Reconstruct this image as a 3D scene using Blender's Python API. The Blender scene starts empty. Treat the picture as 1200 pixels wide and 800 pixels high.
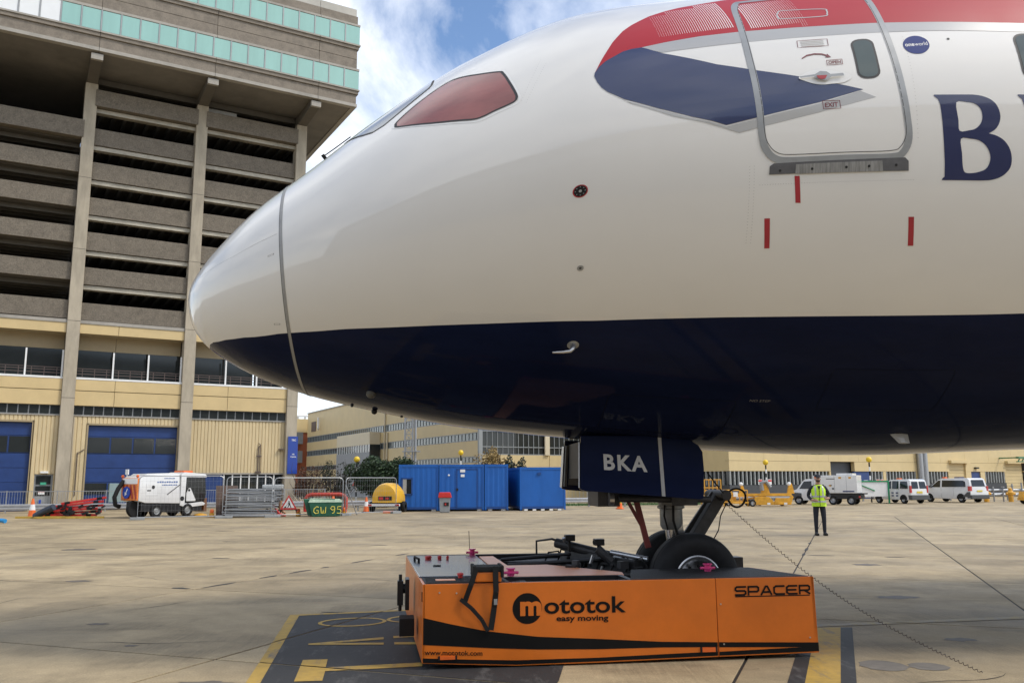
import bpy, bmesh, math, random
from mathutils import Vector, Matrix
from mathutils.geometry import tessellate_polygon
random.seed(7)
R = math.radians
SC = bpy.context.scene
COL = SC.collection

# ------------------------------------------------------------------ camera
FPX = 1015.0
PITCH = math.atan2(165.0, 1015.0)
ROLL = R(0.3)
fw = Vector((0, math.cos(PITCH), math.sin(PITCH)))
up0 = Vector((0, -math.sin(PITCH), math.cos(PITCH)))
rt0 = Vector((1, 0, 0))
rt = rt0*math.cos(ROLL) - up0*math.sin(ROLL)
up = up0*math.cos(ROLL) + rt0*math.sin(ROLL)
cd = bpy.data.cameras.new('camera')
cam = bpy.data.objects.new('camera', cd)
COL.objects.link(cam)
cd.sensor_fit = 'HORIZONTAL'
cd.sensor_width = 36.0
cd.lens = FPX/1200.0*36.0
cd.clip_start = 0.05
cd.clip_end = 6000
cam.matrix_world = Matrix(((rt.x, up.x, -fw.x, 0), (rt.y, up.y, -fw.y, 0), (rt.z, up.z, -fw.z, 1.62), (0, 0, 0, 1)))
SC.camera = cam

# ------------------------------------------------------------------ sky and sun
SUN_EL, SUN_AZ = R(50), R(106)          # azimuth measured clockwise from +Y (the viewing direction)
SKYX, SKYY = 2.7, 1.1
w = bpy.data.worlds.new('World'); SC.world = w; w.use_nodes = True
nt = w.node_tree; N = nt.nodes; LK = nt.links
bg = N['Background']; bg.inputs['Strength'].default_value = 0.15
sky = N.new('ShaderNodeTexSky'); sky.sky_type = 'NISHITA'; sky.sun_disc = False
sky.sun_elevation = SUN_EL; sky.sun_rotation = SUN_AZ
sky.air_density = 1.0; sky.dust_density = 0.4; sky.ozone_density = 3.5
tc = N.new('ShaderNodeTexCoord')
sep = N.new('ShaderNodeSeparateXYZ'); LK.new(tc.outputs['Generated'], sep.inputs[0])
zz = N.new('ShaderNodeMath'); zz.operation = 'MAXIMUM'; zz.inputs[1].default_value = 0.0; LK.new(sep.outputs['Z'], zz.inputs[0])
za = N.new('ShaderNodeMath'); za.operation = 'ADD'; za.inputs[1].default_value = 0.22; LK.new(zz.outputs[0], za.inputs[0])
dx = N.new('ShaderNodeMath'); dx.operation = 'DIVIDE'; LK.new(sep.outputs['X'], dx.inputs[0]); LK.new(za.outputs[0], dx.inputs[1])
dy = N.new('ShaderNodeMath'); dy.operation = 'DIVIDE'; LK.new(sep.outputs['Y'], dy.inputs[0]); LK.new(za.outputs[0], dy.inputs[1])
cmb = N.new('ShaderNodeCombineXYZ'); LK.new(dx.outputs[0], cmb.inputs['X']); LK.new(dy.outputs[0], cmb.inputs['Y'])
no1 = N.new('ShaderNodeTexNoise'); no1.inputs['Scale'].default_value = 1.5; no1.inputs['Detail'].default_value = 8; no1.inputs['Roughness'].default_value = 0.62
no1.inputs['Distortion'].default_value = 0.6
mps = N.new('ShaderNodeMapping'); mps.inputs['Location'].default_value = (SKYX, SKYY, 0.0); LK.new(cmb.outputs[0], mps.inputs['Vector'])
LK.new(mps.outputs[0], no1.inputs['Vector'])
rp = N.new('ShaderNodeValToRGB'); rp.color_ramp.elements[0].position = 0.37; rp.color_ramp.elements[1].position = 0.68
LK.new(no1.outputs['Fac'], rp.inputs[0])
hz = N.new('ShaderNodeMapRange'); hz.inputs['From Min'].default_value = 0.0; hz.inputs['From Max'].default_value = 0.22
hz.inputs['To Min'].default_value = 0.9; hz.inputs['To Max'].default_value = 0.0; LK.new(sep.outputs['Z'], hz.inputs['Value'])
mxm = N.new('ShaderNodeMath'); mxm.operation = 'MAXIMUM'; LK.new(rp.outputs[0], mxm.inputs[0]); LK.new(hz.outputs[0], mxm.inputs[1])
no2 = N.new('ShaderNodeTexNoise'); no2.inputs['Scale'].default_value = 3.1; no2.inputs['Detail'].default_value = 6
LK.new(cmb.outputs[0], no2.inputs['Vector'])
cc = N.new('ShaderNodeValToRGB')
cc.color_ramp.elements[0].position = 0.35; cc.color_ramp.elements[0].color = (6.4, 6.7, 7.2, 1)
cc.color_ramp.elements[1].position = 0.62; cc.color_ramp.elements[1].color = (9.4, 9.4, 9.4, 1)
LK.new(no2.outputs['Fac'], cc.inputs[0])
mx = N.new('ShaderNodeMixRGB'); LK.new(mxm.outputs[0], mx.inputs[0]); LK.new(sky.outputs[0], mx.inputs[1]); LK.new(cc.outputs[0], mx.inputs[2])
LK.new(mx.outputs[0], bg.inputs['Color'])

sl = bpy.data.lights.new('sun', 'SUN'); sl.energy = 1.9; sl.angle = R(12); sl.color = (1.0, 0.93, 0.82)
so = bpy.data.objects.new('sun', sl); COL.objects.link(so)
sdir = Vector((math.sin(SUN_AZ)*math.cos(SUN_EL), math.cos(SUN_AZ)*math.cos(SUN_EL), math.sin(SUN_EL)))
so.rotation_euler = sdir.to_track_quat('Z', 'Y').to_euler()
so.location = sdir*50
vs = SC.view_settings
vs.view_transform = 'Standard'; vs.look = 'None'; vs.exposure = 0.42; vs.gamma = 1.0; vs.use_curve_mapping = False

# ------------------------------------------------------------------ materials
MATS = {}
def mat(name, col, rough=0.6, metal=0.0, var=0.12, scale=6.0, bump=0.0, bscale=None, coat=0.0, spec=0.5, space='obj', dirt=0.0, stretch=None, emit=None):
    """principled material; value varies by a noise, optional fine relief and larger grime patches"""
    if name in MATS: return MATS[name]
    m = bpy.data.materials.new(name); m.use_nodes = True
    n = m.node_tree.nodes; l = m.node_tree.links
    b = n['Principled BSDF']
    b.inputs['Roughness'].default_value = rough; b.inputs['Metallic'].default_value = metal
    b.inputs['Coat Weight'].default_value = coat; b.inputs['Coat Roughness'].default_value = 0.06
    b.inputs['Specular IOR Level'].default_value = spec
    if space == 'obj':
        t = n.new('ShaderNodeTexCoord'); src = t.outputs['Object']
    else:
        t = n.new('ShaderNodeNewGeometry'); src = t.outputs['Position']
    if stretch:
        mp = n.new('ShaderNodeMapping'); mp.inputs['Scale'].default_value = stretch; l.new(src, mp.inputs['Vector']); src = mp.outputs[0]
    c = (*col, 1)
    if var > 0:
        a = n.new('ShaderNodeTexNoise'); a.inputs['Scale'].default_value = scale; a.inputs['Detail'].default_value = 6; a.inputs['Roughness'].default_value = 0.65
        l.new(src, a.inputs['Vector'])
        mr = n.new('ShaderNodeMapRange'); mr.inputs['From Min'].default_value = 0.3; mr.inputs['From Max'].default_value = 0.7
        mr.inputs['To Min'].default_value = 1-var; mr.inputs['To Max'].default_value = 1+var
        l.new(a.outputs['Fac'], mr.inputs['Value'])
        out = mr.outputs[0]
        if dirt > 0:
            a2 = n.new('ShaderNodeTexNoise'); a2.inputs['Scale'].default_value = scale*0.17; a2.inputs['Detail'].default_value = 8; a2.inputs['Roughness'].default_value = 0.7
            l.new(src, a2.inputs['Vector'])
            m2 = n.new('ShaderNodeMapRange'); m2.inputs['From Min'].default_value = 0.42; m2.inputs['From Max'].default_value = 0.68
            m2.inputs['To Min'].default_value = 1.0; m2.inputs['To Max'].default_value = 1-dirt
            l.new(a2.outputs['Fac'], m2.inputs['Value'])
            mm = n.new('ShaderNodeMath'); mm.operation = 'MULTIPLY'; l.new(out, mm.inputs[0]); l.new(m2.outputs[0], mm.inputs[1]); out = mm.outputs[0]
        v = n.new('ShaderNodeMixRGB'); v.blend_type = 'MULTIPLY'; v.inputs[0].default_value = 1; v.inputs[1].default_value = c
        l.new(out, v.inputs[2]); l.new(v.outputs[0], b.inputs['Base Color'])
        rr = n.new('ShaderNodeMapRange'); rr.inputs['To Min'].default_value = max(0.02, rough*0.85); rr.inputs['To Max'].default_value = min(1, rough*1.15)
        l.new(a.outputs['Fac'], rr.inputs['Value']); l.new(rr.outputs[0], b.inputs['Roughness'])
    else:
        b.inputs['Base Color'].default_value = c
    if bump > 0:
        a3 = n.new('ShaderNodeTexNoise'); a3.inputs['Scale'].default_value = bscale or scale*4; a3.inputs['Detail'].default_value = 4
        l.new(src, a3.inputs['Vector'])
        bp = n.new('ShaderNodeBump'); bp.inputs['Strength'].default_value = bump; bp.inputs['Distance'].default_value = 0.02
        l.new(a3.outputs['Fac'], bp.inputs['Height']); l.new(bp.outputs[0], b.inputs['Normal'])
    if emit:
        b.inputs['Emission Color'].default_value = (*col, 1); b.inputs['Emission Strength'].default_value = emit
    MATS[name] = m
    return m

def glassy(name, col, rough=0.06, spec=0.8, var=0.1):
    return mat(name, col, rough, 0, var, 1.5, coat=0.15, spec=spec*.5)

# ------------------------------------------------------------------ mesh helpers
class MB:
    def __init__(s): s.v = []; s.f = []
    def add(s, vs, fs):
        o = len(s.v); s.v += [tuple(p) for p in vs]; s.f += [tuple(i+o for i in f) for f in fs]; return s
    def box(s, c, d, m=None):
        hx, hy, hz = d[0]/2, d[1]/2, d[2]/2
        p = [Vector((x, y, z)) for x in (-hx, hx) for y in (-hy, hy) for z in (-hz, hz)]
        if m is not None: p = [m @ q for q in p]
        c = Vector(c)
        return s.add([q+c for q in p], [(0, 1, 3, 2), (4, 6, 7, 5), (0, 4, 5, 1), (2, 3, 7, 6), (0, 2, 6, 4), (1, 5, 7, 3)])
    def b6(s, x0, x1, y0, y1, z0, z1):
        return s.box(((x0+x1)/2, (y0+y1)/2, (z0+z1)/2), (x1-x0, y1-y0, z1-z0))
    def bar(s, a, b, w, h=None):
        a = Vector(a); b = Vector(b); d = b-a; L = d.length
        q = d.to_track_quat('X', 'Z').to_matrix()
        return s.box((a+b)/2, (L, w, h or w), q)
    def tube(s, path, r, seg=8, closed=False, caps=True):
        path = [Vector(p) for p in path]; n = len(path)
        rs = r if isinstance(r, (list, tuple)) else [r]*n
        base = len(s.v); prev = None
        for i, p in enumerate(path):
            if closed: d = path[(i+1) % n]-path[i-1]
            else: d = path[min(i+1, n-1)]-path[max(i-1, 0)]
            d.normalize()
            if prev is None:
                a = Vector((0, 0, 1)) if abs(d.z) < 0.9 else Vector((1, 0, 0))
                u = d.cross(a).normalized()
            else:
                u = (prev - d*prev.dot(d)).normalized()
            prev = u; v = d.cross(u)
            for k in range(seg):
                t = 2*math.pi*k/seg
                s.v.append(tuple(p + (u*math.cos(t)+v*math.sin(t))*rs[i]))
        m = n if closed else n-1
        for i in range(m):
            a0 = base+i*seg; b0 = base+((i+1) % n)*seg
            for k in range(seg):
                k2 = (k+1) % seg
                s.f.append((a0+k, a0+k2, b0+k2, b0+k))
        if caps and not closed:
            s.f.append(tuple(base+k for k in reversed(range(seg)))); s.f.append(tuple(base+(n-1)*seg+k for k in range(seg)))
        return s
    def cyl(s, a, b, r, seg=16, r2=None):
        return s.tube([a, b], [r, r if r2 is None else r2], seg)
    def lathe(s, prof, c=(0, 0, 0), axis='Z', seg=24, caps=False):
        base = len(s.v); c = Vector(c)
        for r, h in prof:
            for k in range(seg):
                t = 2*math.pi*k/seg; x, y = r*math.cos(t), r*math.sin(t)
                p = Vector((x, y, h)) if axis == 'Z' else (Vector((x, h, y)) if axis == 'Y' else Vector((h, x, y)))
                s.v.append(tuple(p+c))
        for i in range(len(prof)-1):
            for k in range(seg):
                k2 = (k+1) % seg; a = base+i*seg; b = a+seg
                s.f.append((a+k, a+k2, b+k2, b+k))
        if caps:
            s.f.append(tuple(base+k for k in range(seg))); s.f.append(tuple(base+(len(prof)-1)*seg+k for k in range(seg)))
        return s
    def prism(s, poly, y0, y1, plane='XZ'):
        """polygon in a plane, extruded along the third axis"""
        n = len(poly)
        def P(a, b, t): return (a, t, b) if plane == 'XZ' else ((t, a, b) if plane == 'YZ' else (a, b, t))
        vs = [P(a, b, y0) for a, b in poly] + [P(a, b, y1) for a, b in poly]
        fs = [tuple(range(n)), tuple(range(2*n-1, n-1, -1))] + [(i, (i+1) % n, n+(i+1) % n, n+i) for i in range(n)]
        return s.add(vs, fs)
    def sphere(s, c, r, seg=12, rings=8, sc=(1, 1, 1)):
        pr = []
        base = len(s.v); c = Vector(c)
        for i in range(rings+1):
            t = math.pi*i/rings
            for k in range(seg):
                a = 2*math.pi*k/seg
                s.v.append((c.x+r*sc[0]*math.sin(t)*math.cos(a), c.y+r*sc[1]*math.sin(t)*math.sin(a), c.z+r*sc[2]*math.cos(t)))
        for i in range(rings):
            for k in range(seg):
                k2 = (k+1) % seg
                s.f.append((base+i*seg+k, base+(i+1)*seg+k, base+(i+1)*seg+k2, base+i*seg+k2))
        return s
    def mesh(s, name, m=None, smooth=False, bevel=0.0, fix=True):
        me = bpy.data.meshes.new(name); me.from_pydata(s.v, [], s.f)
        if fix or bevel:
            bm = bmesh.new(); bm.from_mesh(me)
            bmesh.ops.remove_doubles(bm, verts=bm.verts, dist=1e-5)
            bmesh.ops.recalc_face_normals(bm, faces=bm.faces)
            if bevel:
                es = [e for e in bm.edges if len(e.link_faces) == 2 and e.calc_face_angle(0) > 0.5]
                bmesh.ops.bevel(bm, geom=es, offset=bevel, segments=2, affect='EDGES', profile=0.6)
            bm.to_mesh(me); bm.free()
        if m: me.materials.append(m)
        if smooth:
            me.polygons.foreach_set('use_smooth', [True]*len(me.polygons))
            try: me.set_sharp_from_angle(angle=R(38))
            except Exception: pass
        return me
    def build(s, name, m, parent=None, smooth=False, bevel=0.0, fix=True):
        return link(name, s.mesh(name, m, smooth, bevel, fix), parent)

def link(name, me, parent=None, loc=None, rz=None):
    o = bpy.data.objects.new(name, me); COL.objects.link(o)
    if parent: o.parent = parent
    if loc is not None: o.location = loc
    if rz is not None: o.rotation_euler = (0, 0, rz)
    return o

def tag(o, label, cat, group=None):
    o['label'] = label; o['category'] = cat
    if group: o['group'] = group
    return o
def thing(name, label, cat, loc=(0, 0, 0), rz=0.0, group=None):
    o = bpy.data.objects.new(name, None); COL.objects.link(o); o.empty_display_size = 0.2
    o.location = loc; o.rotation_euler = (0, 0, rz)
    return tag(o, label, cat, group)
def struct(o): o['kind'] = 'structure'; return o
def stuff(o): o['kind'] = 'stuff'; return o
def copy_tree(o, parent=None):
    c = o.copy(); COL.objects.link(c); c.parent = parent
    for ch in list(o.children): copy_tree(ch, c)
    return c

def text2d(s, size=1.0, bold=0.0, space=1.0):
    """flat lettering as (verts, faces) with its lower-left at the origin; returns also width and height"""
    cu = bpy.data.curves.new('t', 'FONT'); cu.body = s; cu.size = size; cu.offset = bold; cu.space_character = space; cu.resolution_u = 4
    ob = bpy.data.objects.new('t', cu); COL.objects.link(ob)
    bpy.context.view_layer.update()
    me = ob.to_mesh(); vs = [tuple(v.co) for v in me.vertices]; fs = [tuple(p.vertices) for p in me.polygons]
    ob.to_mesh_clear(); bpy.data.objects.remove(ob); bpy.data.curves.remove(cu)
    x0 = min(v[0] for v in vs); y0 = min(v[1] for v in vs); x1 = max(v[0] for v in vs); y1 = max(v[1] for v in vs)
    return [(v[0]-x0, v[1]-y0) for v in vs], fs, x1-x0, y1-y0
def textfit(s, wd, ht, bold=0.0, space=1.0):
    v, f, a, b = text2d(s, 1.0, bold, space)
    return [(x*wd/a, y*ht/b) for x, y in v], f
def lettering(name, s, wd, ht, fn, m, parent, bold=0.0, space=1.0):
    """lettering mapped by fn(x, y) -> 3-D point"""
    v, f = textfit(s, wd, ht, bold, space)
    mb = MB(); mb.add([fn(x, y) for x, y in v], f)
    return mb.build(name, m, parent, fix=False)
def fill(loops):
    """triangulate loops (first outer, rest holes) of 2-D points"""
    L = [[Vector((x, y, 0)) for x, y in lp] for lp in loops]
    pts = [(p.x, p.y) for lp in L for p in lp]
    return pts, [tuple(t) for t in tessellate_polygon(L)]
def rrect(x0, x1, y0, y1, r, n=4):
    out = []
    for cx, cy, a0 in ((x1-r, y1-r, 0), (x0+r, y1-r, 90), (x0+r, y0+r, 180), (x1-r, y0+r, 270)):
        for i in range(n+1):
            a = R(a0+90*i/n); out.append((cx+r*math.cos(a), cy+r*math.sin(a)))
    return out

# shared materials
M_steel = mat('galvanised steel', (0.36, 0.37, 0.38), 0.45, 0.6, 0.15, 8)
M_dark = mat('dark metal', (0.018, 0.018, 0.019), 0.45, 0.3, 0.3, 12)
M_black = mat('black rubber', (0.012, 0.012, 0.012), 0.75, 0, 0.25, 10, spec=0.3)
M_white = mat('white vehicle paint', (0.72, 0.72, 0.71), 0.25, 0, 0.05, 2, coat=0.6, dirt=0.12)
M_glass = mat('dark vehicle glass', (0.012, 0.015, 0.016), 0.08, 0, 0.1, 1.5, coat=0.1, spec=0.4)
M_red = mat('red plastic', (0.55, 0.03, 0.025), 0.45, 0, 0.15, 6)
M_orange = mat('orange plastic', (0.75, 0.14, 0.02), 0.45, 0, 0.12, 6)
M_yellow = mat('yellow equipment paint', (0.72, 0.36, 0.03), 0.45, 0, 0.18, 6, dirt=0.3)
M_grey = mat('grey paint', (0.25, 0.26, 0.26), 0.5, 0, 0.12, 5)
M_wpaint = mat('white paint', (0.75, 0.75, 0.73), 0.5, 0, 0.06, 5)
M_alu = mat('bright metal', (0.55, 0.55, 0.55), 0.3, 0.85, 0.1, 8)
# ------------------------------------------------------------------ ground
def concrete_mat(name, col):
    m = bpy.data.materials.new(name); m.use_nodes = True
    n = m.node_tree.nodes; l = m.node_tree.links; b = n['Principled BSDF']
    g = n.new('ShaderNodeNewGeometry')
    def noise(scale, detail=6, rough=0.6, rot=0.0, st=(1, 1, 1), dist=0.0):
        mp = n.new('ShaderNodeMapping'); mp.inputs['Rotation'].default_value = (0, 0, rot); mp.inputs['Scale'].default_value = st
        l.new(g.outputs['Position'], mp.inputs['Vector'])
        a = n.new('ShaderNodeTexNoise'); a.inputs['Scale'].default_value = scale; a.inputs['Detail'].default_value = detail
        a.inputs['Roughness'].default_value = rough; a.inputs['Distortion'].default_value = dist
        l.new(mp.outputs[0], a.inputs['Vector']); return a.outputs['Fac']
    def mr(src, a, b_, c, d):
        x = n.new('ShaderNodeMapRange'); x.inputs['From Min'].default_value = a; x.inputs['From Max'].default_value = b_
        x.inputs['To Min'].default_value = c; x.inputs['To Max'].default_value = d; l.new(src, x.inputs['Value']); return x.outputs[0]
    def mul(p, q):
        x = n.new('ShaderNodeMath'); x.operation = 'MULTIPLY'; l.new(p, x.inputs[0]); l.new(q, x.inputs[1]); return x.outputs[0]
    v = mr(noise(0.16, 8, 0.65), 0.3, 0.7, 0.84, 1.14)
    v = mul(v, mr(noise(1.1, 8, 0.75), 0.3, 0.72, 1.08, 0.90))
    v = mul(v, mr(noise(0.55, 8, 0.7, R(20), (0.5, 1.7, 1), 0.8), 0.54, 0.74, 1.02, 0.74))      # tyre-borne smears
    v = mul(v, mr(noise(0.8, 6, 0.6, R(-20), (0.5, 1.3, 1), 0.9), 0.60, 0.74, 1.0, 1.10))       # washed, pale streaks
    v = mul(v, mr(noise(70, 3, 0.6), 0.3, 0.7, 0.84, 1.16)); v = mul(v, mr(noise(3.3, 8, 0.8), 0.28, 0.72, 1.12, 0.88))
    v = mul(v, mr(noise(9, 5, 0.75), 0.62, 0.72, 1.0, 0.62))                                    # spots of oil and grit
    oi = n.new('ShaderNodeObjectInfo')
    v = mul(v, mr(oi.outputs['Random'], 0, 1, 0.88, 1.10))
    # broomed finish: fine grooves
    mp = n.new('ShaderNodeMapping'); mp.inputs['Rotation'].default_value = (0, 0, R(20.7)); l.new(g.outputs['Position'], mp.inputs['Vector'])
    mp.inputs['Scale'].default_value = (1.0, 0.035, 1)
    wv = n.new('ShaderNodeTexNoise'); wv.inputs['Scale'].default_value = 34; wv.inputs['Detail'].default_value = 3; wv.inputs['Roughness'].default_value = 0.6
    l.new(mp.outputs[0], wv.inputs['Vector'])
    ga = mul(wv.outputs['Fac'], mr(noise(0.7, 3, 0.5), 0.45, 0.6, 0.0, 1.0))
    v = mul(v, mr(ga, 0.2, 0.7, 1.10, 0.84))
    mxc = n.new('ShaderNodeMixRGB'); mxc.blend_type = 'MULTIPLY'; mxc.inputs[0].default_value = 1; mxc.inputs[1].default_value = (*col, 1); l.new(v, mxc.inputs[2])
    tint = n.new('ShaderNodeMixRGB'); tint.inputs[2].default_value = (0.20, 0.168, 0.118, 1)
    l.new(mr(noise(0.24, 5, 0.6, 0.4), 0.5, 0.7, 0.0, 0.6), tint.inputs[0]); l.new(mxc.outputs[0], tint.inputs[1])
    m3 = n.new('ShaderNodeMixRGB'); m3.blend_type = 'MULTIPLY'; m3.inputs[0].default_value = 0.5; l.new(tint.outputs[0], m3.inputs[1]); l.new(v, m3.inputs[2])
    l.new(m3.outputs[0], b.inputs['Base Color'])
    l.new(mr(noise(0.5, 6, 0.7), 0.3, 0.7, 0.62, 0.9), b.inputs['Roughness'])
    b.inputs['Specular IOR Level'].default_value = 0.35
    bp = n.new('ShaderNodeBump'); bp.inputs['Strength'].default_value = 0.35; bp.inputs['Distance'].default_value = 0.006
    ad = n.new('ShaderNodeMath'); ad.operation = 'ADD'; l.new(ga, ad.inputs[0]); l.new(noise(55, 4, 0.7), ad.inputs[1])
    l.new(ad.outputs[0], bp.inputs['Height']); l.new(bp.outputs[0], b.inputs['Normal'])
    return m
M_slab = concrete_mat('brushed concrete', (0.30, 0.236, 0.143))
g = MB(); g.add([(-1500, -300, -0.014), (1500, -300, -0.014), (1500, 2500, -0.014), (-1500, 2500, -0.014)], [(0, 1, 2, 3)])
ground = struct(g.build('ground', M_slab))

SA = R(69.3)
D1 = Vector((math.cos(SA), math.sin(SA), 0)); D2 = Vector((math.sin(SA), -math.cos(SA), 0))
PL = [-40.8, -36.9, -33.0, -29.1, -25.2, -21.3, -17.4, -13.5, -9.6, -5.62, -0.95, 2.02, 5.9, 9.8, 13.7, 17.6, 21.5, 25.4]
QL = [-1.9, 2.4, 6.95, 11.3, 16.1, 20.7, 25.3, 29.9, 34.5, 39.1, 43.7]
M_seal = mat('joint sealant', (0.02, 0.018, 0.016), 0.8, 0, 0.3, 4, space='w')
def pq(p, q, z=0.0): v = D2*p + D1*q; return (v.x, v.y, z)
a = MB(); a.add([pq(PL[0]-.02, QL[0]-.02, -.010), pq(PL[-1]+.02, QL[0]-.02, -.010), pq(PL[-1]+.02, QL[-1]+.02, -.010), pq(PL[0]-.02, QL[-1]+.02, -.010)], [(0, 1, 2, 3)])
apron = struct(a.build('apron', M_seal))
slab_mesh = {}
for i in range(len(PL)-1):
    for j in range(len(QL)-1):
        wd, ln = PL[i+1]-PL[i], QL[j+1]-QL[j]
        key = (round(wd, 2), round(ln, 2))
        if key not in slab_mesh:
            hx, hy = wd/2-0.014, ln/2-0.014; c = 0.005
            mb = MB()
            lo = [(-hx, -hy), (hx, -hy), (hx, hy), (-hx, hy)]
            mb.add([(x, y, -.0095) for x, y in lo] + [(x, y, -.003) for x, y in lo] + [(x-math.copysign(c, x), y-math.copysign(c, y), 0) for x, y in lo],
                   [(8, 9, 10, 11)] + [(k, (k+1) % 4, 4+(k+1) % 4, 4+k) for k in range(4)] + [(4+k, 4+(k+1) % 4, 8+(k+1) % 4, 8+k) for k in range(4)])
            slab_mesh[key] = mb.mesh('concrete_slab', M_slab)
        o = link('concrete_slab', slab_mesh[key], apron, loc=pq((PL[i]+PL[i+1])/2, (QL[j]+QL[j+1])/2), rz=SA-math.pi/2)

def worn_paint(name, col, worn, amount, scale=3.0):
    m = mat(name, col, 0.75, 0, 0.16, 9, space='w', bump=0.15, bscale=90)
    n = m.node_tree.nodes; l = m.node_tree.links; b = n['Principled BSDF']
    src = b.inputs['Base Color'].links[0].from_socket
    g = n.new('ShaderNodeNewGeometry'); mp = n.new('ShaderNodeMapping'); mp.inputs['Rotation'].default_value = (0, 0, R(20)); mp.inputs['Scale'].default_value = (2.2, 0.6, 1)
    l.new(g.outputs['Position'], mp.inputs['Vector'])
    a = n.new('ShaderNodeTexNoise'); a.inputs['Scale'].default_value = scale; a.inputs['Detail'].default_value = 10; a.inputs['Roughness'].default_value = 0.75
    l.new(mp.outputs[0], a.inputs['Vector'])
    r = n.new('ShaderNodeMapRange'); r.inputs['From Min'].default_value = 0.62-amount*0.3; r.inputs['From Max'].default_value = 0.72-amount*0.2; l.new(a.outputs['Fac'], r.inputs['Value'])
    mx_ = n.new('ShaderNodeMixRGB'); mx_.inputs[2].default_value = (*worn, 1); l.new(r.outputs[0], mx_.inputs[0]); l.new(src, mx_.inputs[1]); l.new(mx_.outputs[0], b.inputs['Base Color'])
    return m
M_ypaint = worn_paint('worn yellow line paint', (0.43, 0.275, 0.055), (0.20, 0.16, 0.11), 0.32)
M_kpaint = worn_paint('worn black line paint', (0.026, 0.026, 0.027), (0.09, 0.088, 0.085), 0.25, 2.0)

def marking(name, polys, m, z):
    """painted sheet, broken where it crosses the slab joints"""
    bm = bmesh.new()
    for poly in polys:
        pts, tris = fill([poly])
        vv = [bm.verts.new((x, y, z)) for x, y in pts]
        for t in tris:
            try: bm.faces.new([vv[k] for k in t])
            except ValueError: pass
    def cut(nrm, vals):
        for v_ in vals:
            for d in (-0.015, 0.015):
                bmesh.ops.bisect_plane(bm, geom=bm.verts[:]+bm.edges[:]+bm.faces[:], plane_co=nrm*(v_+d), plane_no=nrm)
        kill = [f for f in bm.faces if any(abs(f.calc_center_median().dot(nrm)-v_) < 0.0145 for v_ in vals)]
        bmesh.ops.delete(bm, geom=kill, context='FACES')
    cut(D2, [p for p in PL if -12 < p < 8]); cut(D1, [q for q in QL if 2 < q < 18])
    bmesh.ops.recalc_face_normals(bm, faces=bm.faces)
    me = bpy.data.meshes.new(name); bm.to_mesh(me); bm.free(); me.materials.append(m)
    if len(me.polygons) and me.polygons[0].normal.z < 0: me.flip_normals()
    return struct(link(name, me))

marking('stand_marking_panel', [[(-2.659, 11.146), (-2.05, 7.25), (-1.85, 5.9), (.05, 6.0), (.37, 7.5), (.95, 12.14), (-1.416, 11.491)]], M_kpaint, 0.004)
marking('stand_marking_border', [[(-2.788, 11.22), (-2.659, 11.146), (-2.05, 7.25), (-1.85, 5.9), (-1.96, 5.88), (-2.17, 7.25)],
        [(-2.788, 11.22), (-1.431, 11.611), (1.05, 12.30), (1.05, 12.17), (-1.416, 11.495), (-2.66, 11.15)]], M_ypaint, 0.006)
marking('stand_marking_letter', [[(-1.955, 8.404), (-1.731, 8.43), (-1.673, 8.068), (-0.832, 8.26), (-0.815, 8.097), (-1.644, 7.912), (-1.589, 7.543), (-1.818, 7.518)]], M_ypaint, 0.008)
marking('stand_marking_letter', [[(-2.096, 9.234), (-1.38, 9.588), (-1.361, 9.456), (-1.847, 9.26), (-1.333, 9.269), (-1.317, 9.155), (-2.083, 9.16)],
        [(-1.285, 9.647), (-0.70, 9.87), (-0.68, 9.73), (-1.268, 9.523)], [(-1.227, 9.285), (-0.6, 9.29), (-0.59, 9.165), (-1.21, 9.162)]], M_ypaint, 0.008)
def loop8(cx, cy, a_, b_, ang, wd):
    ps = []
    for k in range(28):
        t = 2*math.pi*k/28; ps.append((a_*math.cos(t), b_*math.sin(t)))
    qs = []
    for k in range(28):
        t = 2*math.pi*k/28; qs.append(((a_-wd)*math.cos(t), (b_-wd*1.6)*math.sin(t)))
    ca, sa = math.cos(ang), math.sin(ang)
    f = lambda p: (cx+p[0]*ca-p[1]*sa, cy+p[0]*sa+p[1]*ca)
    return [[f(ps[k]), f(ps[(k+1) % 28]), f(qs[(k+1) % 28]), f(qs[k])] for k in range(28)]
marking('stand_marking_numeral', loop8(-1.90, 10.62, 0.40, 0.33, R(14), 0.045) + loop8(-1.15, 10.85, 0.38, 0.30, R(14), 0.045), M_ypaint, 0.008)
CL = [(3.385, 10.08), (3.657, 10.075), (2.10, 5.9), (1.80, 5.9)]
marking('centre_line', [[CL[0], CL[1], CL[2], CL[3]]], M_ypaint, 0.004)
marking('centre_line_edging', [[CL[1], (CL[1][0]+.13, CL[1][1]), (CL[2][0]+.13, CL[2][1]), CL[2]], [(CL[0][0]-.13, CL[0][1]), CL[0], CL[3], (CL[3][0]-.15, CL[3][1])]], M_kpaint, 0.0045)
marking('cross_line', [[(3.3, 10.10), (6.05, 10.62), (7.6, 10.93), (7.6, 11.06), (6.05, 10.80), (3.3, 10.24)]], worn_paint('faded yellow line paint', (0.36, 0.27, 0.12), (0.28, 0.24, 0.18), 0.75, 4.0), 0.005)
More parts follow.
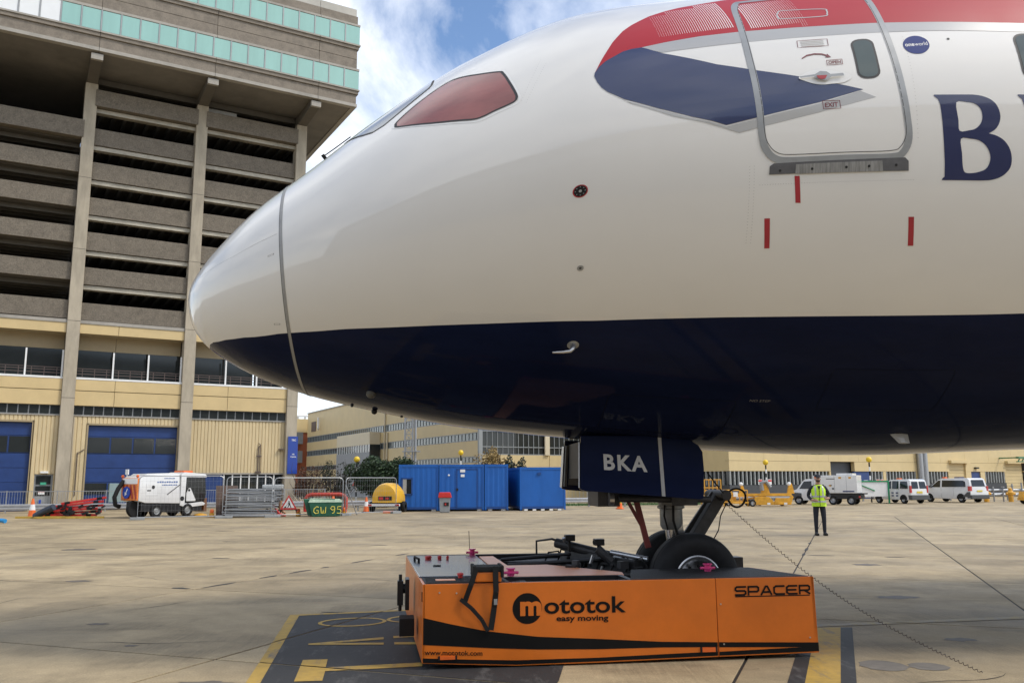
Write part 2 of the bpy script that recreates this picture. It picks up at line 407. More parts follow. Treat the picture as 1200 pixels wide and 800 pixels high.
# old round core-hole patches and spalled joint repairs
M_patch = mat('asphalt repair', (0.035, 0.032, 0.03), 0.85, 0, 0.3, 14, space='w')
M_core = mat('old mortar patch', (0.17, 0.15, 0.125), 0.8, 0, 0.2, 8, space='w')
for (x, y, rx, ry) in ((3.28, 8.05, 0.20, 0.23), (3.66, 8.0, 0.17, 0.17)):
    mb = MB(); ps = [(x+rx*math.cos(2*math.pi*k/18)*(1+.08*math.sin(3*k)), y+ry*math.sin(2*math.pi*k/18), 0.003) for k in range(18)]
    mb.add(ps, [tuple(range(18))]); struct(mb.build('mortar_patch', M_core))
def patch(p, q, L, W, ang=0.0):
    mb = MB(); n_ = 14; ps = []
    for k in range(n_):
        t = 2*math.pi*k/n_; u, v = L/2*math.cos(t)*(1+random.uniform(-.15, .15)), W/2*math.sin(t)*(1+random.uniform(-.35, .35))
        c_, s_ = math.cos(ang), math.sin(ang)
        P = D2*(p+u*c_-v*s_) + D1*(q+u*s_+v*c_); ps.append((P.x, P.y, 0.003))
    mb.add(ps, [tuple(range(n_))]); struct(mb.build('joint_repair', M_patch))
M_crk = mat('open crack', (.035, .03, .024), .9, 0, .2, 9, space='w')
def crack(p0, q0, ang, L, wd=.010):
    mb = MB(); n_ = int(L/.12); x, y, a_ = p0, q0, ang; pts = []
    for k in range(n_):
        pts.append((x, y)); a_ += random.gauss(0, .22); a_ = ang+(a_-ang)*.85; x += .12*math.cos(a_); y += .12*math.sin(a_)
    vs_ = []
    for k, (u, v) in enumerate(pts):
        w_ = wd*random.uniform(.4, 1.1)*math.sin(math.pi*(k+.6)/(n_+.3))
        A = D2*(u-w_*math.sin(ang))+D1*(v+w_*math.cos(ang)); B = D2*(u+w_*math.sin(ang))+D1*(v-w_*math.cos(ang)); vs_ += [(A.x, A.y, .003), (B.x, B.y, .003)]
    mb.add(vs_, [(2*k, 2*k+1, 2*k+3, 2*k+2) for k in range(n_-1)]); struct(mb.build('concrete_crack', M_crk))
for c_ in ((-7.6, 7.2, .3, 1.8), (-8.9, 9.1, 1.2, 1.5), (-12.6, 12.4, .2, 2.6), (-6.6, 13.0, 2.6, 1.6), (-16.2, 17.6, .1, 3.0, .016), (-8.0, 18.4, .5, 2.2, .014), (3.2, 12.0, .9, 2.2), (4.4, 17.2, 1.9, 2.6, .014), (-2.9, 17.4, .2, 2.0), (7.2, 21.5, .4, 3.2, .018), (-4.2, 22.5, 2.8, 2.5, .018), (-12.4, 26.6, .2, 3.0, .02), (.4, 8.0, 1.1, 1.2), (-10.9, 8.6, 2.0, 1.4)): crack(*c_)
M_oil = mat('old oil stain', (.12, .10, .078), .7, 0, .25, 10, space='w')
def stain(x, y, rx, ry):
    mb = MB(); n_ = 26; ph = random.uniform(0, 6)
    ps = [(x+rx*math.cos(2*math.pi*k/n_)*(1+.22*math.sin(3*k*.9+ph)+random.uniform(-.08, .08)), y+ry*math.sin(2*math.pi*k/n_)*(1+.2*math.sin(2*k*.7+ph)+random.uniform(-.08, .08)), .0025) for k in range(n_)]
    mb.add(ps, [tuple(range(n_))]); struct(mb.build('oil_stain', M_oil))
for x, y, rx, ry in ((-2.55, 7.45, .28, .12), (-4.9, 10.6, .12, .07), (4.6, 9.3, .16, .1), (5.4, 12.6, .3, .16), (-7.4, 15.2, .22, .14), (6.9, 17.4, .25, .2), (-11.0, 22.5, .4, .3), (3.4, 13.2, .12, .1), (-3.9, 9.2, .07, .05)): stain(x, y, rx, ry)
for (q, L) in ((11.9, 0.8), (13.2, .5), (14.2, 0.7), (15.0, .3), (16.4, 0.9), (18.2, .6)):
    patch(-9.6, q, L, 0.10, math.pi/2)
for (p, q, L) in ((-9.9, 11.35, 0.35), (-6.2, 16.1, 0.4), (-13.0, 16.1, 0.5), (-16.4, 20.7, 0.6), (-11.6, 20.7, .5), (-9.0, 25.3, .7), (-0.6, 20.7, .55), (0.9, 20.7, .4), (-3.1, 20.7, .5), (3.1, 16.1, .3), (-4.4, 29.9, .8), (-15.5, 29.9, .9), (4.5, 25.3, .5), (-20.3, 25.3, .8)):
    patch(p, q, L, 0.13)
for (q, L) in ((20.9, .7), (22.4, 1.0), (24.6, .6)): patch(-0.95, q, L, 0.08, math.pi/2)
patch(-6.0, 9.9, 0.75, 0.09, 0.1); patch(-5.2, 9.75, 0.5, 0.08, 0.1)
# ------------------------------------------------------------------ airliner
PSI = 0.09546
PS = [0, .12, .4, .8, 1.3, 2, 3, 4.2, 5.6, 7.5, 10., 30.]
PT = [0, .298, .632, 1.029, 1.397, 1.959, 2.658, 3.189, 3.41, 3.81, 4.17, 4.32]
PB = [0, .411, .644, .850, 1.024, 1.190, 1.370, 1.492, 1.618, 1.684, 1.62, 1.62]
PW = [0, .436, .792, 1.132, 1.460, 1.819, 2.192, 2.518, 2.711, 2.829, 2.885, 2.885]
PZ = [0, 0, .05, .13, .25, .45, .75, 1.0, 1.18, 1.30, 1.35, 1.35]
PU = [math.sqrt(s) for s in PS]
def pchip_tab(y):
    n = len(y); h = [PU[i+1]-PU[i] for i in range(n-1)]; d = [(y[i+1]-y[i])/h[i] for i in range(n-1)]; m = [0.0]*n
    for i in range(1, n-1):
        if d[i-1]*d[i] > 0:
            w1 = 2*h[i]+h[i-1]; w2 = h[i]+2*h[i-1]; m[i] = (w1+w2)/(w1/d[i-1]+w2/d[i])
    m[0] = d[0]*1.2
    return h, m
TABS = [(y, *pchip_tab(y)) for y in (PT, PB, PW, PZ)]
def prof(s):
    x = math.sqrt(max(s, 0)); i = 0
    while i < len(PU)-2 and x > PU[i+1]: i += 1
    out = []
    for y, h, m in TABS:
        t = (x-PU[i])/h[i]
        out.append(y[i]*(2*t**3-3*t*t+1)+h[i]*m[i]*(t**3-2*t*t+t)+y[i+1]*(3*t*t-2*t**3)+h[i]*m[i+1]*(t**3-t*t))
    return out
ZTIP = 3.5943
def surf0(s, th):
    """point of the skin; th 0 = widest on the port side, +pi/2 crown, -pi/2 keel, beyond = starboard"""
    t, b, w_, zc = prof(s)
    sn = math.sin(th)
    return Vector((s, -w_*math.cos(th), ZTIP+zc+((t-zc) if sn >= 0 else (b+zc))*sn))
def surf(s, th, off=0.0):
    p = surf0(s, th)
    if off:
        a_ = surf0(s+0.01, th)-surf0(max(s-0.01, 0.0005), th); b_ = surf0(s, th+0.004)-surf0(s, th-0.004)
        n_ = a_.cross(b_).normalized()
        if n_.dot(p-Vector((p.x+0.3, 0, ZTIP+prof(s)[3]))) < 0: n_ = -n_
        p = p+n_*off
    return p
BELLY = [(0.235, -1.312), (0.30, -1.12), (0.355, -1.005), (0.501, -0.855), (0.694, -0.755), (1.077, -0.674), (1.258, -0.657), (1.772, -0.641), (2.58, -0.646), (4.124, -0.661), (5.267, -0.65), (8.033, -0.64), (30, -0.64)]
def thb(s):
    if s <= BELLY[0][0]: return -1.5
    for (a_, ta), (b_, tb) in zip(BELLY, BELLY[1:]):
        if s <= b_: return ta+(tb-ta)*(s-a_)/(b_-a_)
    return -0.64
SEAM = 1.205
def seam_s(s, th):
    k = max(0.0, 1-abs(s-SEAM)/(0.8 if s < SEAM else 1.2))
    return s - 0.0858*k*(surf0(s, th).z-ZTIP)

air = thing('airliner', 'white and navy passenger jet with red and blue ribbon, nose to the left', 'airplane', (-3.5172, 9.3086, 0), PSI)
def paint(name, col, rough=0.22, var=0.03, sc=1.2, dirt=0.0, stretch=None):
    return mat(name, col, rough, 0, var, sc, coat=0.8, spec=0.5, dirt=dirt, stretch=stretch)
M_awhite = mat('aircraft white gloss', (0.765, 0.755, 0.72), 0.5, 0, 0.015, 1.2, coat=1.0, spec=0.3); M_awhite.node_tree.nodes['Principled BSDF'].inputs['Coat Roughness'].default_value = 0.025
M_navy = mat('aircraft navy gloss', (0.009, 0.014, 0.043), 0.08, 0, 0.12, 2.5, coat=0.0, spec=0.06, dirt=0.25, stretch=(0.5, 2, 2))
M_ared = mat('aircraft red', (0.40, 0.016, 0.026), 0.5, 0, 0.03, 1.2, coat=0.12, spec=0.3)
M_ablue = paint('aircraft ribbon blue', (0.022, 0.032, 0.095), 0.25)
M_agrey = paint('aircraft ribbon grey', (0.42, 0.42, 0.41), 0.3)
M_frame = mat('door frame metal', (0.33, 0.34, 0.34), 0.35, 0.3, 0.1, 6)
M_pale = mat('pale line paint', (0.80, 0.80, 0.78), 0.35, 0, 0.03, 3)
M_seamg = mat('radome seal grey', (0.30, 0.30, 0.29), 0.45, 0.1, 0.12, 9)
M_line = mat('panel gap', (0.05, 0.05, 0.05), 0.7, 0, 0.2, 6)

def skin(name, stations, warp):
    NB, NW = 18, 64
    mb = MB(); rows = 2*(NB+NW)
    matidx = []
    for s in stations:
        tb = thb(s)
        th = [-math.pi/2+(tb+math.pi/2)*k/NB for k in range(NB)] + [tb+(math.pi/2-tb)*k/NW for k in range(NW)]
        full = th + [math.pi/2] + [math.pi-t for t in reversed(th[1:])]
        for t in full:
            sv = seam_s(s, t) if warp else s
            mb.v.append(tuple(surf0(sv, t)))
    m_ = rows
    for i in range(len(stations)-1):
        for k in range(m_):
            k2 = (k+1) % m_
            mb.f.append((i*m_+k, i*m_+k2, (i+1)*m_+k2, (i+1)*m_+k))
            matidx.append(1 if (k < NB or k >= m_-NB) and stations[i] > 0.23 else 0)
    return mb, matidx, m_
st1 = [0.0003, .004, .012, .025, .045, .07, .10, .14, .19, .235, .29, .355, .43, .52, .62, .73, .85, .97, 1.09, SEAM]
st2 = [SEAM]+[SEAM+0.12*k for k in range(1, 40)]+[6.0+0.2*k for k in range(0, 21)]+[10.5+0.75*k for k in range(0, 21)]
for nm, st in (('radome', st1), ('fuselage', st2)):
    mb, idx, m_ = skin(nm, st, True)
    if nm == 'radome': mb.f.append(tuple(range(m_))); idx.append(0)
    else:
        b0 = (len(st)-1)*m_; mb.f.append(tuple(b0+k for k in range(m_))); idx.append(1)
    me = bpy.data.meshes.new(nm); me.from_pydata(mb.v, [], mb.f)
    me.materials.append(M_awhite); me.materials.append(M_navy)
    me.polygons.foreach_set('material_index', idx); me.polygons.foreach_set('use_smooth', [True]*len(idx))
    bm = bmesh.new(); bm.from_mesh(me); bmesh.ops.recalc_face_normals(bm, faces=bm.faces); bm.to_mesh(me); bm.free()
    link(nm, me, air)
# seal between radome and fuselage
def ring_band(name, w0, w1, off, m):
    mb = MB(); n_ = 200
    for k in range(n_):
        t = 2*math.pi*k/n_-math.pi/2
        for d in (w0, w1):
            s = SEAM+d; p = surf(seam_s(s, t) if True else s, t, 0)
            c_ = Vector((p.x, 0, ZTIP+0.2)); nn = (p-c_).normalized()
            mb.v.append(tuple(p+nn*off))
    for k in range(n_):
        a0 = 2*k; b0 = 2*((k+1) % n_)
        mb.f.append((a0, b0, b0+1, a0+1))
    return mb.build(name, m, air, smooth=True)
ring_band('radome_seal', -0.014, 0.014, 0.0035, M_seamg)
ring_band('radome_gap', -0.019, -0.014, 0.003, M_line)

RV = 2.85
def decal(name, loops, m, off, parent, smooth=True, sub=0.12):
    """paint or plate lying on the skin; loops are (s, th) outlines, holes after the first"""
    pts, tris = fill([[(s, t*RV) for s, t in lp] for lp in loops])
    return decal_raw(name, pts, tris, m, off, parent, sub)
def decal_raw(name, pts, tris, m, off, parent, sub=0.12):
    bm = bmesh.new(); vv = [bm.verts.new((x, y, 0)) for x, y in pts]
    for t in tris:
        try: bm.faces.new([vv[k] for k in t])
        except ValueError: pass
    x0 = min(p[0] for p in pts); x1 = max(p[0] for p in pts); y0 = min(p[1] for p in pts); y1 = max(p[1] for p in pts)
    for ax, lo, hi in ((0, x0, x1), (1, y0, y1)):
        k = math.ceil(lo/sub)
        while k*sub < hi:
            co = Vector((k*sub, 0, 0)) if ax == 0 else Vector((0, k*sub, 0)); no = Vector((1, 0, 0)) if ax == 0 else Vector((0, 1, 0))
            bmesh.ops.bisect_plane(bm, geom=bm.verts[:]+bm.edges[:]+bm.faces[:], dist=1e-6, plane_co=co, plane_no=no); k += 1
    off = off*.5 if off < .012 else off-.006
    for v in bm.verts: v.co = surf(v.co.x, v.co.y/RV, off)
    bmesh.ops.recalc_face_normals(bm, faces=bm.faces)
    me = bpy.data.meshes.new(name); bm.to_mesh(me); bm.free(); me.materials.append(m)
    if len(me.polygons):
        if sum(p.normal.y for p in me.polygons) > 0: me.flip_normals()
    me.polygons.foreach_set('use_smooth', [True]*len(me.polygons))
    return link(name, me, parent)
def dense(path, closed=False, step=0.05):
    out = []; n_ = len(path)
    for i in range(n_ if closed else n_-1):
        a_ = path[i]; b_ = path[(i+1) % n_]; L = math.hypot(b_[0]-a_[0], (b_[1]-a_[1])*RV); k = max(1, int(L/step))
        out += [(a_[0]+(b_[0]-a_[0])*j/k, a_[1]+(b_[1]-a_[1])*j/k) for j in range(k)]
    if not closed: out.append(path[-1])
    return out
def catmull(path, closed=True, n_=4):
    out = []; L = len(path)
    rng = range(L if closed else L-1)
    for i in rng:
        p0 = path[(i-1) % L] if closed or i > 0 else path[0]; p1 = path[i]; p2 = path[(i+1) % L]; p3 = path[(i+2) % L] if closed or i+2 < L else path[-1]
        for j in range(n_):
            t = j/n_
            out.append(tuple(0.5*((2*p1[c])+(-p0[c]+p2[c])*t+(2*p0[c]-5*p1[c]+4*p2[c]-p3[c])*t*t+(-p0[c]+3*p1[c]-3*p2[c]+p3[c])*t**3) for c in (0, 1)))
    if not closed: out.append(path[-1])
    return out
def stripe(name, path, wd, m, off, parent, closed=False):
    off = off*.5 if off < .012 else off-.006
    path = dense(path, closed, 0.06); n_ = len(path); mb = MB()
    for i in range(n_):
        a_ = path[i-1] if (closed or i > 0) else path[0]; b_ = path[(i+1) % n_] if (closed or i < n_-1) else path[-1]
        dx_, dy_ = b_[0]-a_[0], (b_[1]-a_[1])*RV; L = math.hypot(dx_, dy_) or 1; nx_, ny_ = -dy_/L*wd/2, dx_/L*wd/2
        for sg in (-1, 1): mb.v.append(tuple(surf(path[i][0]+sg*nx_, path[i][1]+sg*ny_/RV, off)))
    for i in range(n_ if closed else n_-1):
        a0 = 2*i; b0 = 2*((i+1) % n_); mb.f.append((a0, b0, b0+1, a0+1))
    o = mb.build(name, m, parent, smooth=True, fix=True)
    if sum(p.normal.y for p in o.data.polygons) > 0: o.data.flip_normals()
    return o
def disc(s, th, r, n_=20): return [(s+r*math.cos(2*math.pi*k/n_), th+r*math.sin(2*math.pi*k/n_)/RV) for k in range(n_)]

RED = [(4.072, .324), (4.156, .399), (4.274, .493), (4.391, .565), (4.485, .604), (4.672, .664), (4.854, .701), (4.988, .721), (5.207, .739), (5.44, .757), (5.912, .768), (6.57, .742), (7.373, .70), (8.34, .655), (12, .62), (12, .33),
       (8.021, .333), (7.545, .352), (7.071, .37), (6.603, .391), (6.253, .404), (5.903, .417), (5.437, .431), (5.048, .434), (4.735, .427), (4.516, .419), (4.424, .421), (4.345, .415), (4.182, .378), (4.116, .353)]
GSTR = [(12, .33), (8.021, .333), (7.545, .352), (7.071, .37), (6.603, .391), (6.253, .404), (5.903, .417), (5.437, .431), (5.048, .434), (4.735, .427), (4.516, .419), (4.599, .389), (4.684, .366), (5.021, .364), (5.42, .361), (5.869, .354), (6.255, .344), (6.66, .333), (7.036, .323), (7.509, .308), (7.983, .291), (12, .287)]
BLU = [(4.072, .324), (4.064, .306), (4.085, .27), (4.117, .238), (4.165, .21), (4.307, .158), (4.579, .092), (4.866, .032), (5.163, -.019), (5.484, -.002), (5.983, .035), (6.383, .075), (5.788, .161), (5.46, .205), (5.136, .257), (4.682, .362), (4.516, .419), (4.424, .421), (4.345, .415), (4.182, .378), (4.116, .353)]
GSH = [(4.165, .204), (4.306, .151), (4.578, .086), (4.865, .026), (5.162, -.024), (5.483, -.007), (5.983, .030), (6.355, .070), (6.49, .04), (5.977, -.005), (5.271, -.049), (4.72, .043), (4.362, .132)]
DOOR = [(5.62, .692), (5.53, .685), (5.468, .62), (5.440, .50), (5.430, .38), (5.430, .26), (5.444, .139), (5.460, .014), (5.472, -.073), (5.508, -.115), (5.59, -.143), (5.741, -.151), (6.19, -.153), (6.60, -.155), (6.705, -.142), (6.758, -.10), (6.750, -.029), (6.725, .097), (6.705, .236), (6.697, .373), (6.700, .554), (6.68, .61), (6.63, .645), (6.156, .672)]
DOORC = catmull(DOOR)
door = decal('door', [DOORC], M_awhite, 0.002, air)
decal('ribbon_red', [RED], M_ared, 0.005, air)
decal('ribbon_grey', [GSTR], M_agrey, 0.0042, air)
decal('ribbon_shadow', [GSH], M_agrey, 0.0045, air)
decal('ribbon_blue', [BLU], M_ablue, 0.0055, air)
# pale pinstripes fading across the red ribbon
def inpoly(p, poly):
    c_ = False; j = len(poly)-1
    for i in range(len(poly)):
        if (poly[i][1] > p[1]) != (poly[j][1] > p[1]) and p[0] < (poly[j][0]-poly[i][0])*(p[1]-poly[i][1])/(poly[j][1]-poly[i][1])+poly[i][0]: c_ = not c_
        j = i
    return c_
pin = MB()
def pinstripes(s0, s1, step, th0, th1, w0, w1, tilt):
    s = s0
    while s < s1:
        f = (s-s0)/(s1-s0); wd = w0+(w1-w0)*f
        k = 10
        for j in range(k):
            ta = th0+(th1-th0)*j/k; tb = th0+(th1-th0)*(j+1)/k
            sa = s+tilt*(ta-th0); sb = s+tilt*(tb-th0)
            if inpoly((sa, ta-.006), RED) and inpoly((sb, tb+.006), RED) and sa < s1 and sb < s1:
                pin.add([surf(sa, ta, .0034), surf(sa+wd, ta, .0034), surf(sb+wd, tb, .0034), surf(sb, tb, .0034)], [(0, 1, 2, 3)])
        s += step
pinstripes(4.70, 5.38, 0.021, 0.43, 0.80, 0.001, 0.0075, -0.12)
pinstripes(5.53, 6.05, 0.021, 0.42, 0.66, 0.0075, 0.001, -0.12)
pin.build('pinstripes', M_pale, air)
# door frame, sill, window and fittings
stripe('door_frame', DOORC, 0.062, M_frame, 0.0085, door, True)
stripe('door_gap', [(s, t) for s, t in catmull([(x*0.965+6.1*0.035, y*0.955+0.26*0.045) for x, y in DOOR])], 0.006, M_line, 0.0088, door, True)
decal('sill_plate', [[(5.528, -.190), (5.532, -.164), (5.568, -.156), (6.722, -.158), (6.752, -.169), (6.754, -.198)]], mat('sill grey', (0.11, 0.11, 0.115), 0.5, 0.2, 0.2, 9), 0.010, door)
decal('scuff_plate', [[(5.754, -.193), (5.76, -.163), (6.517, -.165), (6.526, -.197)]], mat('scuffed sill metal', (0.30, 0.30, 0.29), 0.4, 0.5, 0.35, 14, stretch=(4, 1, .3)), 0.013, door)
for s_ in (5.62, 5.9, 6.2, 6.4, 6.64): decal('bolt', [disc(s_, -.180, .012, 10)], M_dark, 0.016, door)
M_tick = mat('red tape', (0.38, 0.02, 0.03), 0.5, 0, 0.1, 9)
for lp in ([(5.75, -.198), (5.795, -.199), (5.812, -.282), (5.767, -.281)], [(5.503, -.325), (5.552, -.325), (5.571, -.419), (5.525, -.419)], [(6.778, -.334), (6.828, -.334), (6.852, -.421), (6.802, -.421)]):
    decal('red_marker', [lp], M_tick, 0.004, air)
M_cabin = glassy('cabin window', (0.10, 0.125, 0.12), 0.08)
M_seal2 = mat('window seal', (0.03, 0.03, 0.032), 0.6, 0, 0.1, 6)
def cabin_window(s, th, parent):
    out = [(s+x, th+y/RV) for x, y in rrect(-.105, .105, -.27, .27, .085)]
    o = decal('window', [out], M_seal2, 0.006, parent)
    decal('pane', [[(s+x, th+y/RV) for x, y in rrect(-.085, .085, -.248, .248, .07)]], M_cabin, 0.009, o)
cabin_window(6.455, .213, door)
for k in range(9): cabin_window(7.955+0.585*k, .188, air)
M_mark = mat('maroon stencil', (0.16, 0.02, 0.03), 0.5, 0, 0.1, 9)
stripe('handle_recess', catmull([(5.81, .519), (5.838, .542), (5.891, .549), (6.239, .522), (6.269, .504), (6.259, .484), (6.211, .468), (5.849, .485), (5.811, .493)]), 0.014, M_agrey, 0.009, door, True)
def plate(name, lp, txt, m, parent, bold=0.02):
    stripe(name, lp, 0.007, m, 0.0088, parent, True)
    (s0, t0), (s1, t1) = lp[3], lp[1]
    wd, ht = (s1-s0)*0.8, (t1-t0)*RV*0.62
    v, f = textfit(txt, wd, ht, bold)
    decal_raw('lettering', [(s0+(s1-s0)*.1+x, (t0+(t1-t0)*.19)*RV+y) for x, y in v], f, m, 0.0088, parent)
plate('open_placard', [(6.102, .217), (6.24, .216), (6.237, .193), (6.100, .194)], 'OPEN', M_mark, door)
plate('exit_placard', [(6.012, .039), (6.161, .036), (6.168, .004), (6.015, .006)], 'EXIT', M_mark, door)
pl_ = [(5.887, .334), (6.159, .327), (6.152, .290), (5.878, .297)]
stripe('instruction_placard', pl_, 0.006, M_mark, 0.0088, door, True)
for k in range(4):
    t_ = .325-.0085*k; stripe('instruction_line', [(5.91, t_), (6.12, t_-.0055)], 0.007, mat('grey stencil', (.35, .35, .34), .5), 0.0088, door)
decal('arrow', [[(5.885, .239), (5.937, .254), (6.008, .258), (6.076, .253), (6.113, .244), (6.12, .249), (6.149, .23), (6.094, .232), (6.109, .238), (6.069, .247), (6.005, .251), (5.939, .247), (5.89, .236)]], M_mark, 0.0088, door)
hd = decal('handle_plate', [catmull([(5.827, .147), (5.893, .166), (5.964, .175), (6.045, .174), (6.132, .166), (6.232, .155), (6.295, .136), (6.278, .121), (6.206, .109), (6.116, .108), (6.025, .108), (5.948, .116), (5.872, .132)])], M_pale, 0.012, door)
hb = decal('handle', [[(5.83, .148), (5.968, .151), (6.018, .164), (6.073, .159), (6.103, .146), (6.217, .146), (6.223, .134), (6.111, .135), (6.061, .121), (5.994, .126), (5.953, .142), (5.833, .141)]], M_frame, 0.03, door)
decal('handle_flap', [[(5.977, .144), (6.072, .142), (6.052, .128), (6.016, .125), (5.989, .131)]], M_tick, 0.034, door)
decal('alliance_badge', [catmull([(7.061, .251), (7.05, .238), (7.029, .227), (6.999, .218), (6.963, .213), (6.926, .213), (6.89, .216), (6.858, .223), (6.835, .234), (6.822, .246), (6.821, .26), (6.831, .273), (6.854, .285), (6.885, .294), (6.921, .299), (6.959, .3), (6.995, .296), (7.025, .288), (7.048, .278), (7.06, .265)], True, 2)], mat('badge blue', (.03, .05, .20), .6, 0, .05, 4, spec=.2), 0.004, air)
for txt, s0, wd, bo in (('one', 6.838, .085, .02), ('world', 6.927, .118, .0)):
    v, f = textfit(txt, wd, .036 if txt == 'one' else .048, bo)
    decal_raw('badge_lettering', [(s0+x, .250*RV+y) for x, y in v], f, M_pale, 0.0055, air)
# airline name: B, then R and I running out of frame
B_ = [[(7.007, .038), (7.361, .034), (7.442, .028), (7.52, .014), (7.573, -.009), (7.593, -.036), (7.58, -.06), (7.542, -.079), (7.479, -.092), (7.556, -.1), (7.624, -.116), (7.67, -.141), (7.685, -.171), (7.667, -.197), (7.603, -.218), (7.511, -.229), (7.406, -.231), (7.054, -.228), (7.059, -.223), (7.078, -.218), (7.077, -.18), (7.072, -.142), (7.063, -.049), (7.055, -.001), (7.039, .02), (7.005, .033)],
      [(7.202, .006), (7.296, .006), (7.364, .0), (7.414, -.015), (7.429, -.04), (7.408, -.062), (7.36, -.077), (7.301, -.082), (7.215, -.083), (7.209, -.05)],
      [(7.224, -.107), (7.31, -.107), (7.391, -.113), (7.453, -.13), (7.487, -.155), (7.483, -.178), (7.449, -.197), (7.381, -.206), (7.311, -.209), (7.26, -.206), (7.24, -.188), (7.232, -.15)]]
def bowl(lp, a_, b_):
    seg = lp[a_:b_]
    return lp[:a_]+catmull(seg, False, 4)+lp[b_:]
B_ = [bowl(bowl(B_[0], 8, 17), 1, 9), catmull(B_[1], True, 3), catmull(B_[2], True, 3)]
M_name = paint('airline name navy', (0.016, 0.022, 0.085), 0.25)
decal('name_letter', B_, M_name, 0.004, air)
ds, dt = 0.765, -0.006
R_ = [[(7.007, .038), (7.361, .034), (7.442, .028), (7.52, .014), (7.573, -.009), (7.593, -.036), (7.58, -.06), (7.542, -.079), (7.46, -.095), (7.60, -.18), (7.70, -.222), (7.74, -.23), (7.60, -.23), (7.50, -.20), (7.38, -.12), (7.32, -.105), (7.224, -.105), (7.235, -.18), (7.245, -.215), (7.28, -.228), (7.054, -.228), (7.059, -.223), (7.078, -.218), (7.077, -.18), (7.063, -.049), (7.055, -.001), (7.039, .02), (7.005, .033)], B_[1]]
decal('name_letter', [[(s+ds, t+dt) for s, t in lp] for lp in R_], M_name, 0.004, air)
decal('name_letter', [[(s+1.50, t-.01) for s, t in [(7.007, .038), (7.26, .035), (7.21, .01), (7.225, -.18), (7.245, -.215), (7.28, -.228), (7.03, -.228), (7.075, -.205), (7.063, -.049), (7.05, .01)]]], M_name, 0.004, air)
# cockpit glazing
M_ckgl = mat('cockpit side glass', (0.25, 0.075, 0.065), 0.18, 0, 0.3, 1.4, coat=0.6, spec=0.4, stretch=(0.8, 1, 2.2))
CK = [(2.264, .588), (2.279, .617), (2.392, .662), (2.556, .704), (2.738, .728), (2.862, .707), (3.046, .635), (3.234, .568), (3.271, .542), (3.324, .446), (3.37, .361), (3.379, .331), (3.35, .308), (3.182, .3), (3.044, .293), (2.913, .317), (2.601, .41), (2.299, .544)]
cw = decal('cockpit_window', [CK], M_ckgl, 0.006, air, sub=.08)
stripe('window_seal', catmull(CK, True, 3), 0.022, M_seal2, 0.008, cw, True)
stripe('window_surround', catmull([(2.82+(s-2.82)*1.045, .50+(t-.50)*1.085) for s, t in CK], True, 3), 0.02, M_pale, 0.004, cw, True)
WS = [(1.739, .97), (1.83, .86), (1.93, .76), (2.03, .695), (2.141, .690), (2.264, .724), (2.387, .763), (2.495, .798), (2.575, .83), (2.604, .87), (2.62, 1.0), (2.62, 1.52), (1.62, 1.52), (1.68, 1.15)]
M_wsgl = mat('windscreen glass', (0.24, 0.25, 0.235), 0.06, 0, 0.1, 1.5, coat=0.6, spec=0.5)
wsd = decal('windscreen', [WS], M_wsgl, 0.008, air, sub=.08)
stripe('window_seal', WS, 0.02, M_seal2, 0.010, wsd, True)
ws2 = decal('windscreen', [[(s, math.pi-t) for s, t in WS]], M_wsgl, 0.008, air, sub=.08)
# wipers lying at the foot of the windscreen
wp = MB()
for t0 in (1.05,):
    wp.tube([surf(1.50, t0, .03), surf(1.62, t0-.02, .022), surf(1.78, t0-.05, .018)], .006, 6)
    wp.cyl(surf(1.50, t0, .0), surf(1.50, t0, .05), .02, 10)
wp.build('wiper', M_black, air)
stripe('radome_hatch_line', [(.228, .275), (.411, .238), (.669, .197), (.907, .196), (1.13, .185)], 0.006, mat('hairline', (.18, .18, .18), .6), 0.0025, air)
for s_, t_ in ((1.08, .0), (1.13, -.585)): stripe('latch', rrect(s_-.03, s_+.03, t_-.006, t_+.006, .005), .005, mat('hairline', (.18, .18, .18)), .003, air, True)
# probes, ports and aerials
pc = decal('pressure_port', [disc(3.909, -.172, .066, 24)], M_tick, .005, air); decal('port_disc', [disc(3.909, -.172, .056, 24)], M_black, .008, pc); decal('port_hole', [disc(3.909, -.172, .014, 12)], M_alu, .010, pc)
for k in range(8):
    a_ = 2*math.pi*k/8; decal('port_screw', [disc(3.909+.042*math.cos(a_), -.172+.042*math.sin(a_)/RV, .005, 6)], M_steel, .010, pc)
pt = decal('static_port', [disc(3.933, -.452, .030, 16)], M_frame, .006, air); decal('port_hole', [disc(3.933, -.452, .012, 10)], M_line, .009, pt)
decal('static_port', [disc(7.25, .274, .014, 10)], M_line, .005, air)
def pitot(s, t):
    base = surf(s, t); n_ = (surf(s, t, .1)-base)/.1
    mb = MB(); mb.tube([base, base+n_*.05, base+n_*.085+Vector((-.03, 0, -.01)), base+n_*.09+Vector((-.09, 0, -.015)), base+n_*.09+Vector((-.19, 0, -.02))], [.03, .026, .018, .014, .009], 10)
    pr = mb.build('pitot_probe', M_alu, air, smooth=True); decal('probe_base', [disc(s, t, .055, 16)], M_frame, .006, pr)
pitot(3.93, -.765)
